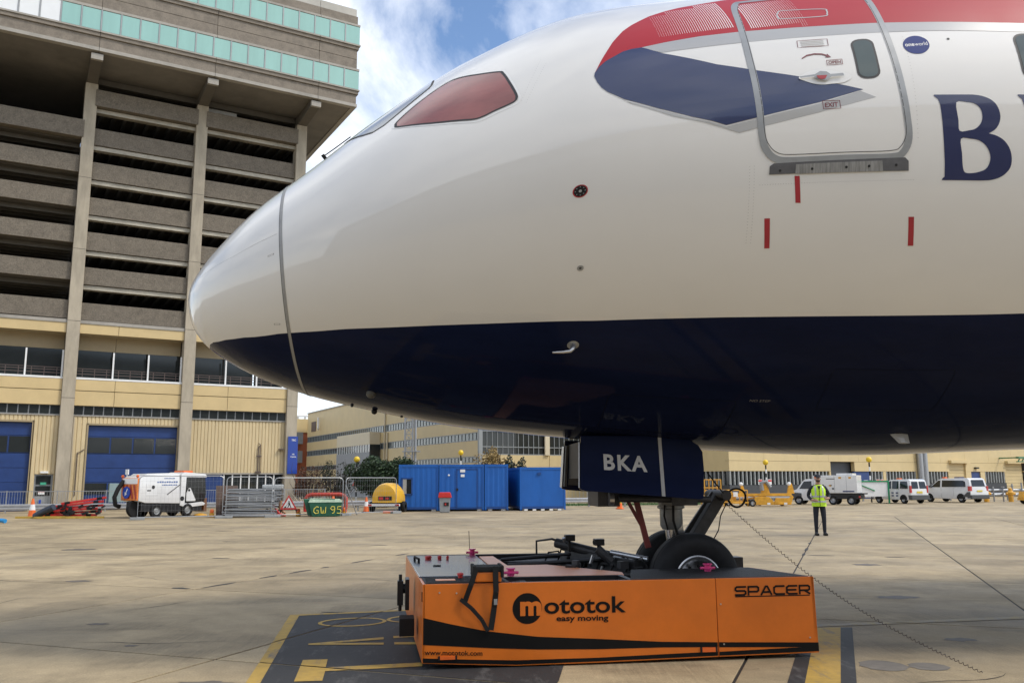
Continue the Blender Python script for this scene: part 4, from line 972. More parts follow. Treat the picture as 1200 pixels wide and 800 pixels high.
SP0 = [(25.0, 26.25), (22.61, 23.79), (20.15, 21.32), (17.66, 18.82), (15.11, 16.3), (12.49, 13.73)]
for b in range(4):
    u0, u1 = CU[b]+HW, CU[b+1]-HW
    left = b < 2
    for i, (z0, z1) in enumerate(SP0 if left else SP1):
        proud = -.47 if (i == 0) else -.12
        mb = MB(); mb.b6(u0-(.10 if i == 0 else -.01), u1+(.10 if i == 0 else -.01), proud, .12, z0, z1); mb.build('deck_parapet', M_agg, tower, bevel=.02)
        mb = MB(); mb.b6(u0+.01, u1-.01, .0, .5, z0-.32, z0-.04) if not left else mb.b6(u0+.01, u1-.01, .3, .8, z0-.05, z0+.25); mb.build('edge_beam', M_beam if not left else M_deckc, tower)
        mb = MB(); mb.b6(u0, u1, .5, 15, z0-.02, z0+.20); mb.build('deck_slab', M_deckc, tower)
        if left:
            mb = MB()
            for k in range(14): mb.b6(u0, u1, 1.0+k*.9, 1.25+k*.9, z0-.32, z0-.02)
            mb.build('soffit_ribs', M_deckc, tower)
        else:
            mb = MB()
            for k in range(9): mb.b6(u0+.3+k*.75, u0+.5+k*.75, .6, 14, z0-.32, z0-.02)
            mb.build('soffit_ribs', M_inner2, tower)  # darker than the left-bay ribs: deck shade put into their colour
    # fascia between decks and podium
    mid = u0+(u1-u0)*.36
    mb = MB(); mb.b6(u0, u1, -.30, .3, 12.18, 12.40); mb.build('pale_ledge', M_trim, tower)
    for a_, c_ in ((u0, mid), (mid, u1)):
        for z0, z1, y in ((11.53, 12.17, -.25), (7.74, 8.46, -.22), (6.75, 7.70, -.20)):
            mb = MB(); mb.b6(a_+.012, c_-.012, y, y+.3, z0, z1); mb.build('fascia_panel', M_ypan, tower, bevel=.01)
        mb = MB(); mb.b6(a_+.01, c_-.01, 1.0, 1.1, 10.57, 11.53); mb.build('recess_panel', M_tan, tower)
    mb = MB(); mb.b6(u0, u1, -.24, 1.3, 8.47, 8.60); mb.build('balcony_ledge', M_wpaint, tower)
    # recessed glazing with white posts and a handrail
    n_ = 3
    for k in range(n_):
        a_ = u0+(u1-u0)*k/n_; c_ = u0+(u1-u0)*(k+1)/n_
        mb = MB(); mb.b6(a_+.05, c_-.05, 1.05, 1.1, 8.6, 10.57); mb.build('glazing_pane', M_dglass, tower)
    for k in range(1, n_+1):
        a_ = u0+(u1-u0)*k/n_-(.08 if k == n_ else 0); mb = MB(); mb.b6(a_-.05, a_+.05, -.02, .08, 8.6, 10.38); mb.build('balcony_post', M_wpaint, tower)
    mb = MB()
    for z in (8.85, 9.05, 9.2): mb.b6(u0, u1, .1, .14, z, z+.035)
    for k in range(9): x = u0+(u1-u0)*(k+.5)/9; mb.b6(x-.02, x+.02, .1, .14, 8.6, 9.22)
    mb.build('handrail', M_rail, tower)
    mb = MB(); mb.b6(u0, u1, -.1, 1.1, 11.53, 11.6); mb.build('recess_soffit', M_tan, tower)
    # strip windows
    mb = MB(); mb.b6(u0, u1, .0, .06, 6.12, 6.75); mb.build('strip_frame', M_bframe, tower)
    for k in range(11):
        a_ = u0+(u1-u0)*k/11; c_ = u0+(u1-u0)*(k+1)/11; mb = MB(); mb.b6(a_+.035, c_-.035, -.03, .0, 6.18, 6.72); mb.build('strip_pane', M_dglass, tower)
    mb = MB(); mb.b6(u0, u1, -.08, .05, 6.06, 6.13); mb.build('strip_sill', M_trim, tower)
    # ribbed cladding and doors
    def cladding(a_, c_, z0, z1, y=.02):
        mb = MB(); n2 = max(1, int((c_-a_)/.23)); stp = (c_-a_)/n2; pr = []
        for k in range(n2):
            x = a_+k*stp; pr += [(x, y), (x+.03, y-.045), (x+stp-.06, y-.045), (x+stp-.03, y)]
        pr.append((c_, y)); vs_ = [(x, yy, z0) for x, yy in pr]+[(x, yy, z1) for x, yy in pr]; L_ = len(pr)
        mb.add(vs_, [(k, k+1, L_+k+1, L_+k) for k in range(L_-1)]); return mb.build('cladding', M_clad, tower)
    def sect_door(a_, c_, zt):
        rows = [(0, .95, 0), (.95, 1.78, 2), (1.78, 2.7, 0), (2.7, 3.62, 0), (3.62, 4.76, 1), (4.76, zt, 0)]
        for z0, z1, gl in rows:
            mb = MB(); mb.b6(a_, c_, .18, .24, z0+.01, z1-.01); s_ = mb.build('door_section', M_bdoor, tower, bevel=.008)
            if gl:
                n3 = 4; w_ = (c_-a_)/n3
                for k in range(n3):
                    if gl == 2 and k > 0: continue
                    mb = MB(); mb.b6(a_+k*w_+.05, a_+(k+1)*w_-.05, .15, .18, z0+.06, z1-.06); mb.build('door_pane', M_dglass, s_)
        mb = MB(); mb.b6(a_-.10, a_, -.06, .3, 0, zt+.12); mb.b6(c_, c_+.06, -.06, .3, 0, zt+.12); mb.b6(a_-.10, c_+.06, -.06, .3, zt, zt+.12); mb.build('door_surround', M_tan, tower)
    if b == 2:
        cladding(u0, -13.56, 0, 6.05); cladding(-13.55, u1, 5.62, 6.05); sect_door(-13.45, u1-.07, 5.5)
        d_ = MB(); d_.tube([(-14.36, -.1, 6), (-14.36, -.1, 0)], .05, 8); d_.build('downpipe', M_col, tower)
        mb = MB(); mb.tube([(-13.62, -.08, 3.9), (-13.9, -.08, 3.7), (-14.0, -.08, 3.7), (-14.0, -.08, .9)], .03, 6); mb.build('conduit', M_rail, tower)
        mb = MB(); mb.b6(-12.1, -11.1, -1.6, -.6, .5, 1.7); mb.build('glazed_kiosk', mat('pale kiosk glass', (.25, .33, .33), .2, 0, .1, 2), tower)
    elif b == 1:
        cladding(-16.62, u1, 2.3, 6.05); cladding(u0, -16.61, 5.72, 6.05); cladding(-16.62, -16.36, 0, 2.3); cladding(-15.3, u1, 0, 2.3); sect_door(u0+.07, -16.72, 5.6)
        mb = MB(); mb.b6(-16.36, -15.3, .1, .2, 0, 2.3); pd = mb.build('personnel_door', M_bframe, tower)
        for z0, z1 in ((1.66, 2.2), (.95, 1.55)): mb = MB(); mb.b6(-16.25, -15.42, .06, .1, z0, z1); mb.build('door_pane', M_dglass, pd)
        mb = MB(); mb.b6(-16.0, -15.66, .03, .06, 1.62, 1.78); mb.build('exit_sign', mat('green sign', (.05, .35, .22), .5), pd)
        mb = MB(); mb.b6(-16.08, -15.72, .03, .06, 1.02, 1.22); mb.build('door_notice', M_wpaint, pd)
        mb = MB(); mb.b6(-16.08, -15.72, .026, .03, 1.17, 1.22); mb.build('notice_band', M_red, pd)
        mb = MB(); mb.b6(-16.02, -15.88, .03, .06, .45, .68); mb.build('door_notice', mat('sign blue', (.01, .06, .4), .5), pd)
        mb = MB(); mb.b6(-16.05, -15.6, -.25, .0, 2.36, 2.48); mb.build('bulkhead_lamp', M_wpaint, tower)
    elif b == 3:
        cladding(u0, u1, 2.38, 6.05)
        mb = MB(); mb.b6(u0, -4.68, .1, .2, 0, 2.3); mb.build('blue_door', M_bdoor, tower)
        for k in range(7):
            a_ = -4.62+.585*k; mb = MB(); mb.b6(a_+.04, a_+.545, .12, .17, .3, 2.28); mb.build('low_pane', M_dglass, tower); mb = MB(); mb.b6(a_-.045, a_+.035, .05, .2, 0, 2.32); mb.build('low_mullion', M_wpaint, tower)
        mb = MB(); mb.b6(u0, u1, -.02, .3, 2.28, 2.40); mb.build('lintel', M_trim, tower)
        mb = MB(); mb.tube([(-2.35, -.1, 2.4), (-2.35, -.1, 4.2), (-2.2, -.1, 4.35)], .035, 6); mb.tube([(-2.2, -.1, 2.4), (-2.2, -.1, 4.4), (-2.35, -.1, 4.5)], .03, 6); mb.b6(-2.45, -2.1, -.12, -.06, 3.55, 3.62); mb.b6(-2.5, -2.1, -.14, -.05, 2.4, 2.5); mb.build('conduit', M_rail, tower)
        mb = MB(); mb.b6(-.9, -.55, -.3, -.05, 4.05, 4.12); mb.build('lamp_arm', M_rail, tower)
    else:
        cladding(u0, u1, 0, 6.05)
# interior back wall, end wall and roof deck
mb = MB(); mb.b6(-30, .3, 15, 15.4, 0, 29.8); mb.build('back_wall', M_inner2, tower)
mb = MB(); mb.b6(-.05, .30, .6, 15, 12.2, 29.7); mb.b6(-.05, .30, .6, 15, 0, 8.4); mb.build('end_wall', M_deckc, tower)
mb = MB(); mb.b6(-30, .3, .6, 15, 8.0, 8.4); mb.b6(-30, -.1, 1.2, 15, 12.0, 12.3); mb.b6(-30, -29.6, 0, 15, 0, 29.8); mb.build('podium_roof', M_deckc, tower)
mb = MB(); mb.b6(CU[2]+HW, CU[4]-HW, .4, .9, 29.35, 29.75); mb.build('transfer_beam', M_deckc, tower)
mb = MB(); mb.b6(CU[3]+HW+.1, CU[3]+2.6, .6, 1.5, 28.2, 29.3); mb.build('plant_box', mat('plant box grey', (.42, .42, .40), .6), tower)
mb = MB(); mb.b6(CU[3]+2.9, CU[3]+5.9, .9, 1.6, 28.2, 28.95); mb.build('plant_box', mat('plant box grey', (.42, .42, .40), .6), tower)
# overhanging upper storeys
UE = 2.95; FO = -4.0
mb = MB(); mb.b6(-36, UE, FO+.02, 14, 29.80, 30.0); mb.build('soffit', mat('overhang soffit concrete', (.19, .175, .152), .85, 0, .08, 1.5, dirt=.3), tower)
mb = MB(); mb.b6(-36, UE-.3, FO+.3, 14, 30.0, 37.5); mb.build('upper_core', M_top, tower)
us = [UE, 0.0, -7.37, -14.74, -22.1, -29.5, -36]
def band(z0, z1, proud, m, name, bev=.01, zs=None):
    for a_, c_ in zip(us, us[1:]):
        mb = MB(); e_ = a_-.012 if a_ != UE else UE+proud
        mb.b6(c_+.012, e_, FO-proud, FO+.35, z0, z1); mb.build(name, m, tower, bevel=bev)
    mb = MB(); mb.b6(UE-.3, UE+proud-.003, FO+.36, 14, z0, z1); mb.build(name, m, tower, bevel=bev)
band(29.74, 29.98, .06, M_trim, 'edge_trim'); band(29.99, 30.72, .0, M_top, 'spandrel_panel'); band(30.73, 30.98, .12, M_top, 'sill_course'); band(30.99, 31.10, .20, M_trim, 'edge_trim')
band(32.60, 32.78, .16, M_trim, 'edge_trim'); band(32.79, 33.58, .0, M_top, 'spandrel_panel'); band(33.61, 34.36, .0, M_top, 'spandrel_panel'); band(34.37, 34.62, .10, M_top, 'sill_course'); band(34.63, 34.75, .20, M_trim, 'edge_trim')
band(36.24, 36.40, .16, M_trim, 'edge_trim'); band(36.41, 37.12, .0, M_top, 'spandrel_panel'); band(37.13, 37.75, -.08, mat('pale parapet', (.44, .42, .37), .7, 0, .06, 2, dirt=.15), 'parapet_panel')
for z0, z1, row in ((31.11, 32.59, 0), (34.76, 36.23, 1)):
    mb = MB(); mb.b6(-36, UE+.14, FO-.10, FO+.3, z0, z1); mb.b6(UE-.3, UE+.14, FO+.3, 14, z0, z1); mb.build('glazing_frame', M_bframe, tower)
    u = 3.12; k = 0
    while u > -31:
        mb = MB(); mb.b6(u-1.19+.05, u-.05, FO-.135, FO-.10, z0+.03, z1-.03)
        mb.build('glass_panel', M_wglass if (row == 0 and u < -16.8) else M_teal, tower)
        mb = MB(); mb.b6(u-1.19-.04, u-1.19+.04, FO-.17, FO-.10, z0, z1); mb.build('mullion', M_bframe, tower)
        u -= 1.19; k += 1
# hanging sign on the end column
sg = MB(); sg.b6(-.36, .36, -.03, .03, 0, 2.70)
sign = tag(sg.build('column_sign', mat('sign blue panel', (0.008, 0.045, 0.30), .35, 0, .04, 2, coat=.3), None), 'tall blue sign panel on the end column of the concrete block', 'sign')
f_ = Vector((math.cos(AL), math.sin(AL), 0)); n_v = Vector((-math.sin(AL), math.cos(AL), 0))
sign.location = TO+f_*.04-n_v*.46+Vector((0, 0, 2.32)); sign.rotation_euler = (0, 0, AL)
for s_, z, wd, ht in (('TBC', 2.36, .34, .14), ('HR', 1.36, .18, .10), ('Centre', 1.18, .42, .11)):
    lettering('sign_lettering', s_, wd, ht, (lambda zz, ww: (lambda x, y: (x-ww/2+.05, -.034, zz+y)))(z, wd), M_wpaint, sign, .02)
# ------------------------------------------------------------------ long yellow hangar behind the containers
OH = Vector((-3.025, 80.0, 0))
hang = thing('hangar', 'long cream yellow hangar with window strips beyond the blue containers', 'building', OH, AL)
M_hy = mat('cream yellow cladding', (0.60, 0.47, 0.245), 0.55, 0, 0.05, .8, dirt=.1)
M_hc = mat('cream block panel', (0.62, 0.54, 0.38), 0.55, 0, 0.04, 1, dirt=.08)
M_hg = mat('grey ribbed base', (0.24, 0.25, 0.26), 0.5, 0.1, 0.08, 2)
M_hw = mat('pale strip glazing', (0.07, 0.09, 0.09), 0.15, 0, 0.5, 1.2, coat=.4)
M_hm = mat('pale mullion', (0.27, 0.285, 0.285), 0.5, 0.1, 0.08, 3)
# left façade lies in the plane x = 0 and runs back along +y; right façade in y = 0 along +x
for y0, y1, z0, z1 in ((0, 53.6, 8.22, 11.6), (0, 53.6, 6.22, 7.43), (0, 53.6, 4.02, 5.48), (0, 53.6, 0, 3.45)):
    n_ = 7
    for k in range(n_):
        a_ = y0+(y1-y0)*k/n_; c_ = y0+(y1-y0)*(k+1)/n_; mb = MB(); mb.b6(0, .3, a_+.01, c_-.01, z0, z1); mb.build('wall_panel', M_hy, hang)
def strip(y0, y1, z0, z1, x=.06, stp=.75):
    mb = MB(); mb.b6(x, x+.1, y0, y1, z0, z1); s_ = mb.build('window_strip', M_hw, hang)
    mb = MB(); y = y0
    while y < y1: mb.b6(x-.05, x, y-.03, y+.03, z0, z1); y += stp
    mb.b6(x-.06, x, y0, y1, z0-.02, z0+.06); mb.b6(x-.06, x, y0, y1, z1-.06, z1+.02); mb.build('mullions', M_hm, s_)
strip(0, 53.6, 7.43, 8.22); strip(0, 53.6, 5.48, 6.22); strip(0, 53.6, 3.45, 4.02)
mb = MB(); mb.b6(-.1, 30, -.1+.12, 53.7, 11.6, 11.75); mb.build('roof', mat('hangar roof', (.35, .33, .29), .7), hang)
mb = MB(); mb.b6(.3, 30, 53.3, 53.6, 0, 11.6); mb.b6(29.7, 30, .3, 53.3, 0, 11.6); mb.build('wall_panel', M_hy, hang)
# projecting bay
mb = MB(); mb.b6(-1.35, -.02, 24.7, 36.3, 6.06, 7.5); mb.build('bay_panel', M_hc, hang, bevel=.03)
mb = MB(); mb.b6(-1.35, -.02, 24.7, 36.3, 0, 5.2); mb.build('bay_base', M_hg, hang)
mb = MB(); mb.b6(-1.30, -.02, 24.75, 36.3, 5.2, 6.06); s_ = mb.build('bay_window', M_hw, hang)
mb = MB()
for k in range(14): mb.b6(-1.36, -1.30, 24.75+k*.86-.07, 24.75+k*.86+.07, 5.2, 6.06)
mb.build('mullions', M_wpaint, s_)
mb = MB(); mb.b6(-1.25, -.1, 24.6, 24.7, 3.2, 6.0); mb.build('bay_end_window', M_dglass, hang)
mb = MB(); mb.b6(-.05, .0, 49.5, 51.6, 8.9, 10.3); mb.build('vent_louvre', M_rail, hang)
mb = MB(); mb.tube([(-.3, 47.5, 9.0), (-.4, 47.3, 9.2), (-.4, 47.3, 10.7)], .14, 8); mb.build('flue', M_wpaint, hang)
mb = MB(); mb.tube([(-.1, 23.2, 0), (-.1, 23.2, 9.8)], .08, 6); mb.tube([(-.1, 22.4, 0), (-.1, 22.4, 7.3)], .12, 6); mb.build('downpipe', M_hc, hang)
# glazed end
mb = MB(); mb.b6(-.18, .18, -.25, .02, 0, 11.6); mb.build('corner_post', M_hm, hang)
for k in range(4):
    mb = MB(); mb.b6(.2+k*7.4, 7.55+k*7.4, 0, .3, 0, 4.15); mb.build('wall_panel', M_hy, hang)
    mb = MB(); mb.b6(.2+k*7.4, 7.55+k*7.4, 0, .3, 8.0, 11.6); mb.build('wall_panel', M_hy, hang)
    mb = MB(); mb.b6(7.0+k*7.4, 7.5+k*7.4, -.2, -.01, 4.16, 8.0); mb.build('pier', M_hc, hang)
    for j in range(12):
        x = .22+k*7.4+j*.562
        mb = MB(); mb.b6(x+.05, x+.53, .10, .15, 4.2, 8.0); mb.build('glazing_pane', M_dglass, hang)
        mb = MB(); mb.b6(x-.02, x+.03, .04, .15, 4.16, 8.0); mb.build('glazing_bar', M_hm, hang)
    for z in (4.16, 4.85, 6.3): mb = MB(); mb.b6(.2+k*7.4, 7.0+k*7.4, .0, .04, z, z+.08); mb.build('transom', M_hm, hang)

# brick office and far white gantry in the gap beside the tower
brick = thing('brick_office', 'orange brick office with grey louvred balconies behind the end column', 'building', OH+f_*(-2.0)+n_v*55.5, AL)
M_brick = mat('orange brick', (0.36, 0.115, 0.06), 0.8, 0, 0.15, 6)
mb = MB(); mb.b6(-8, 2.9, 0, 10, 0, 9.0); mb.build('wall', M_brick, brick)
mb = MB(); mb.b6(-8.2, 3.0, -.2, 10, 9.01, 11.0); mb.build('cream_attic', M_hy, brick)
for z in (4.6, 7.3):
    mb = MB(); mb.b6(-8.4, 1.6, -1.2, -.02, z, z+1.7); mb.build('louvred_balcony', M_hg, brick)
gant = thing('roof_gantry', 'distant white lattice gantry on the skyline beside the concrete block', 'gantry', (-47.0, 185.0, 0), 0)
mb = MB()
for z in (13.2, 14.4, 15.6): mb.b6(-4, 14, -.3, .3, z, z+.35)
for k in range(13): mb.bar((-4+k*1.5, 0, 13.3), (-4+k*1.5+.75, 0, 15.7), .2); mb.bar((-4+k*1.5+.75, 0, 15.7), (-4+(k+1)*1.5, 0, 13.3), .2)
mb.build('truss', M_wpaint, gant)
mb = MB(); mb.b6(-3, 13, .5, 6, 0, 12.0); mb.build('gantry_block', mat('pale grey block', (.5, .52, .54), .6), gant)

# ------------------------------------------------------------------ low yellow workshop on the right
OR_ = Vector((17.806, 72.0, 0))
ws = thing('workshop', 'low yellow workshop with finned windows behind the parked vans', 'building', OR_, AL)
M_fin = mat('grey window fin', (0.33, 0.34, 0.33), 0.5, 0.2, 0.1, 4)
M_wbase = mat('charcoal base wall', (0.055, 0.058, 0.062), 0.7, 0, 0.15, 2)
WX = 56
n_ = 14
for k in range(n_):
    mb = MB(); a_ = WX*k/n_; mb.b6(a_+.008, WX*(k+1)/n_-.008, 0, .4, 3.32, 8.5); mb.build('wall_panel', M_hy, ws)
for a_, c_ in ((0, 12.2), (15.38, 29.35), (32.0, 38.9), (42.1, WX)):
    mb = MB(); mb.b6(a_+.01, c_-.01, .002, .4, 2.46, 3.30); mb.build('wall_band', M_hy, ws)
def finwin(a_, c_, z0=1.32, z1=2.44, stp=.46):
    mb = MB(); mb.b6(a_, c_, .18, .24, z0, z1); s_ = mb.build('window', M_dglass, ws)
    mb = MB(); x = a_+.1
    while x < c_: mb.b6(x-.055, x+.055, .0, .18, z0, z1); x += stp
    mb.build('window_fins', M_fin, s_)
for a_, c_ in ((0, 12.0), (17.63, 19.31), (19.7, 24.1), (25.9, 29.25), (35.17, 38.85), (42.3, 50)):
    finwin(a_+.03, c_-.03); mb = MB(); mb.b6(a_, c_, .02, .4, 0, 1.30); mb.build('base_wall', M_wbase, ws)
for a_, c_ in ((19.31, 19.7), (24.1, 25.9), (34.44, 35.17), (12.0, 12.2), (50, WX)):
    mb = MB(); mb.b6(a_, c_, .0, .4, 0, 2.44); mb.build('pier', M_hy, ws)
mb = MB(); mb.b6(12.2, 15.38, .5, .6, 0, 3.32); mb.build('loading_door', mat('dark roller door', (.045, .05, .06), .5, 0, .1, 2), ws)
mb = MB(); mb.b6(15.4, 17.6, .1, .3, 0, 2.44); bd = mb.build('blue_door', M_bdoor, ws)
mb = MB(); mb.b6(16.6, 17.2, .06, .1, 1.2, 1.65); mb.build('door_notice', M_wpaint, bd)
def roller(a_, c_, zt):
    for k in range(10):
        mb = MB(); z = zt*k/10; mb.b6(a_, c_, .15+.02*(k % 2), .3, z, z+zt/10-.015); mb.build('shutter_slat', M_hy, ws)
    mb = MB(); mb.b6(a_-.1, c_+.3, -.35, .0, zt, zt+.28); mb.build('shutter_hood', M_hy, ws)
roller(29.35, 32.0, 3.28); roller(38.9, 42.1, 3.28)
mb = MB(); mb.b6(32.0, 32.86, .0, .4, 0, 2.45); mb.build('pier', M_hy, ws)
mb = MB(); mb.b6(32.9, 34.42, .1, .2, 0, 2.42); mb.build('blue_door', M_bdoor, ws)
mb = MB(); mb.tube([(24.5, -.25, .2), (24.5, -.25, 8.4)], .28, 12); mb.tube([(25.2, -.25, .2), (25.2, -.25, 8.4)], .28, 12); mb.build('duct', M_steel, ws, smooth=True)
mb = MB(); mb.b6(37.6, 43.4, -2.2, -1.9, 3.75, 3.95); mb.b6(37.6, 43.4, -2.2, -1.9, 3.4, 3.5)
for k in range(8): mb.bar((37.7+k*.7, -2.05, 3.45), (38.05+k*.7, -2.05, 3.8), .08)
mb.bar((37.7, -2.05, 3.85), (37.9, 0, 3.85), .12); mb.bar((43.2, -2.05, 3.85), (43.2, 0, 3.85), .12); mb.build('canopy_beam', mat('green steel', (.06, .18, .09), .5, 0, .15, 3), ws)
mb = MB(); mb.b6(33.4, 33.9, -.25, 0, 2.75, 2.9); mb.b6(38.3, 38.7, -2.4, -2.0, 2.5, 3.3); mb.build('flood_lamp', M_dark, ws)
# left return of the workshop (runs back along +y)
mb = MB(); mb.b6(0.0, .4, .4, 30, 2.46, 8.5); mb.build('wall_panel', M_hy, ws)
mb = MB(); mb.b6(.02, .4, .4, 30, 0, 1.3); mb.build('base_wall', M_wbase, ws)
mb = MB(); mb.b6(.18, .24, .4, 30, 1.3, 2.46); s_ = mb.build('window', M_dglass, ws)
mb = MB(); y = .8
while y < 29: mb.b6(.0, .18, y-.06, y+.06, 1.3, 2.46); y += .5
mb.build('window_fins', M_fin, s_)
mb = MB(); mb.b6(0.1, WX-.1, .1, 30, 8.5, 8.6); mb.build('roof', mat('hangar roof', (.35, .33, .29), .7), ws)
mb = MB(); mb.b6(WX-.4, WX, .4, 30, 0, 8.5); mb.b6(.4, WX-.4, 29.6, 30, 0, 8.5); mb.build('wall_panel', M_hy, ws)
M_notice = M_wpaint
for x, z in ((3.2, 1.55), (4.3, 1.55), (10.6, 1.55), (18.2, 1.5), (18.8, 1.5)):
    mb = MB(); mb.b6(x, x+.45, -.04, .0, z-.22, z+.22); nt_ = mb.build('wall_notice', M_notice, ws)
    mb = MB(); mb.b6(x+.02, x+.43, -.05, -.04, z+.02, z+.18); mb.build('notice_band', M_red, nt_)

# ------------------------------------------------------------------ maintenance hangar across the apron, mirrored in the jet's paint
mh = thing('maintenance_hangar', 'wide grey hangar across the apron, mirrored in the jet paintwork', 'building', (4, -38, 0), R(6))
M_mh = mat('hangar grey sheeting', (.26, .25, .235), .6, 0, .08, .6)
mb = MB(); mb.b6(-75, 75, -40, -.5, 0, 25); mb.build('hall', M_mh, mh)
for k in range(10):
    mb = MB(); mb.b6(-60+12*k, -48.2+12*k, -.5, .0, 0, 16); mb.build('sliding_door', mat('hangar door grey', (.30, .29, .27), .6, 0, .06, .6), mh)
for k in range(20):
    mb = MB(); mb.b6(-60+6*k, -54.6+6*k, -.5, -.2, 17, 19.5); mb.build('clerestory_pane', mat('pale clerestory', (.55, .56, .55), .3, 0, .15, .3), mh)
mb = MB(); mb.b6(-75, 75, -.7, .6, 24.2, 25.4); mb.build('eaves', M_mh, mh)
# ------------------------------------------------------------------ blue site cabins and containers
M_cblue = mat('container blue', (0.008, 0.105, 0.40), 0.42, 0, 0.07, 2, dirt=.22, stretch=(1, 1, .35))
M_cdark = mat('container dark blue', (0.006, 0.05, 0.2), 0.5, 0, 0.1, 3)
def corrugated(mb, x0, x1, y, z0, z1, stp=.28, dep=.035, axis='x'):
    n_ = max(2, int((x1-x0)/stp)); s_ = (x1-x0)/n_; pr = []
    for k in range(n_): x = x0+k*s_; pr += [(x, 0), (x+s_*.35, 0), (x+s_*.5, dep), (x+s_*.85, dep)]
    pr.append((x1, 0)); L_ = len(pr)
    P = (lambda a, d, z: (a, y+d, z)) if axis == 'x' else (lambda a, d, z: (y+d, a, z))
    mb.add([P(a, d, z0) for a, d in pr]+[P(a, d, z1) for a, d in pr], [(k, k+1, L_+k+1, L_+k) for k in range(L_-1)])
def container(label, p0, wd, dp, ht, rz, ribs=True, nm='site_cabin'):
    t = thing(nm, label, 'container', (p0[0], p0[1], 0), rz, 'blue site containers')
    mb = MB(); mb.b6(.05, wd-.05, .07, dp-.05, .16, ht-.06); mb.build('body', M_cdark, t)
    mb = MB(); corrugated(mb, .09, wd-.09, .02, .22, ht-.14, .28 if ribs else .9, .012 if ribs else .006); mb.build('front_wall', M_cblue, t, fix=False)
    mb = MB(); corrugated(mb, .09, dp-.09, .02, .22, ht-.14, .28, .015, 'y'); mb.build('side_wall', M_cblue, t, fix=False)
    mb = MB(); corrugated(mb, .09, dp-.09, wd-.05, .22, ht-.14, .28, .03, 'y'); mb.build('side_wall', M_cblue, t, fix=False)
    for x in (0, wd-.1):
        for y in (0, dp-.1): mb = MB(); mb.b6(x, x+.1, y, y+.1, .04, ht); mb.build('corner_post', M_cblue, t)
    mb = MB(); mb.b6(.1, wd-.1, -.002, .1, ht-.15, ht-.005); mb.b6(0, .1, .1, dp-.1, ht-.15, ht-.005); mb.b6(wd-.1, wd, .1, dp-.1, ht-.15, ht-.005); mb.build('top_rail', M_cblue, t)
    mb = MB(); mb.b6(.1, wd-.1, 0, .1, .10, .24); mb.b6(0, .1, .1, dp-.1, .10, .24); mb.build('bottom_rail', M_cdark, t)
    mb = MB(); mb.b6(.02, wd-.02, .02, dp-.02, ht-.055, ht-.02); mb.build('roof', M_cdark, t)
    for x in (.2, wd-.4): mb = MB(); mb.b6(x, x+.25, .1, .4, 0, .10); mb.build('skid_block', M_wpaint, t)
    return t
rz = R(6)
cA = container('left blue site cabin with a small barred window', (-6.62, 50.9), 2.32, 5.6, 2.68, rz)
mb = MB(); mb.b6(.22, .75, -.02, .03, 1.0, 1.85); wn = mb.build('window', M_glass, cA)
mb = MB()
for a_, b_, c_, d_ in ((.16, .24, .93, 1.92), (.73, .81, .93, 1.92), (.16, .81, .93, 1.0), (.16, .81, 1.84, 1.92)): mb.b6(a_, b_, -.05, .01, c_, d_)
mb.build('window_frame', M_cdark, wn)
mb = MB(); mb.b6(.40, .46, -.04, -.02, 1.0, 1.84); mb.b6(.24, .4, -.035, -.022, 1.0, 1.84); mb.build('window_bars', M_fin, wn)
cB = container('middle blue site cabin with a door and white notices', (-4.28, 51.1), 2.62, 5.6, 2.68, rz)
mb = MB(); mb.b6(1.0, 2.2, -.02, .03, .2, 2.35); dr = mb.build('door', M_cblue, cB, bevel=.01)
mb = MB(); mb.b6(1.0, 1.06, -.03, .0, .2, 2.4); mb.b6(2.18, 2.24, -.03, .0, .2, 2.4); mb.b6(1.0, 2.24, -.03, .0, 2.35, 2.42); mb.build('door_frame', M_cdark, dr)
mb = MB(); mb.b6(.98, 1.1, -.08, -.02, 1.15, 1.3); mb.build('padlock', M_dark, dr)
for x, z, w_, h_ in ((1.22, 2.22, .28, .16), (1.25, 1.95, .22, .15)): mb = MB(); mb.b6(x, x+w_, -.05, -.022, z, z+h_); mb.build('notice', M_wpaint, cB)
mb = MB(); mb.sphere((.55, -.06, 2.05), .06, 10, 6); mb.build('cabin_lamp', M_wpaint, cB)
cC = container('narrow blue container end beside the middle cabin', (-1.64, 51.35), 1.38, 5.6, 2.68, rz, nm='storage_container')
cD = container('right blue container standing apart on white blocks', (.42, 51.2), 2.72, 6.0, 2.50, rz+R(4), False, nm='storage_container')
mb = MB(); mb.b6(1.05, 1.25, -.04, .0, 2.05, 2.2); mb.build('vent', M_cdark, cD)
for k in range(5): mb = MB(); mb.b6(.25+k*.5, .45+k*.5, .0, .2, 0, .09); mb.build('skid_block', M_wpaint, cD)

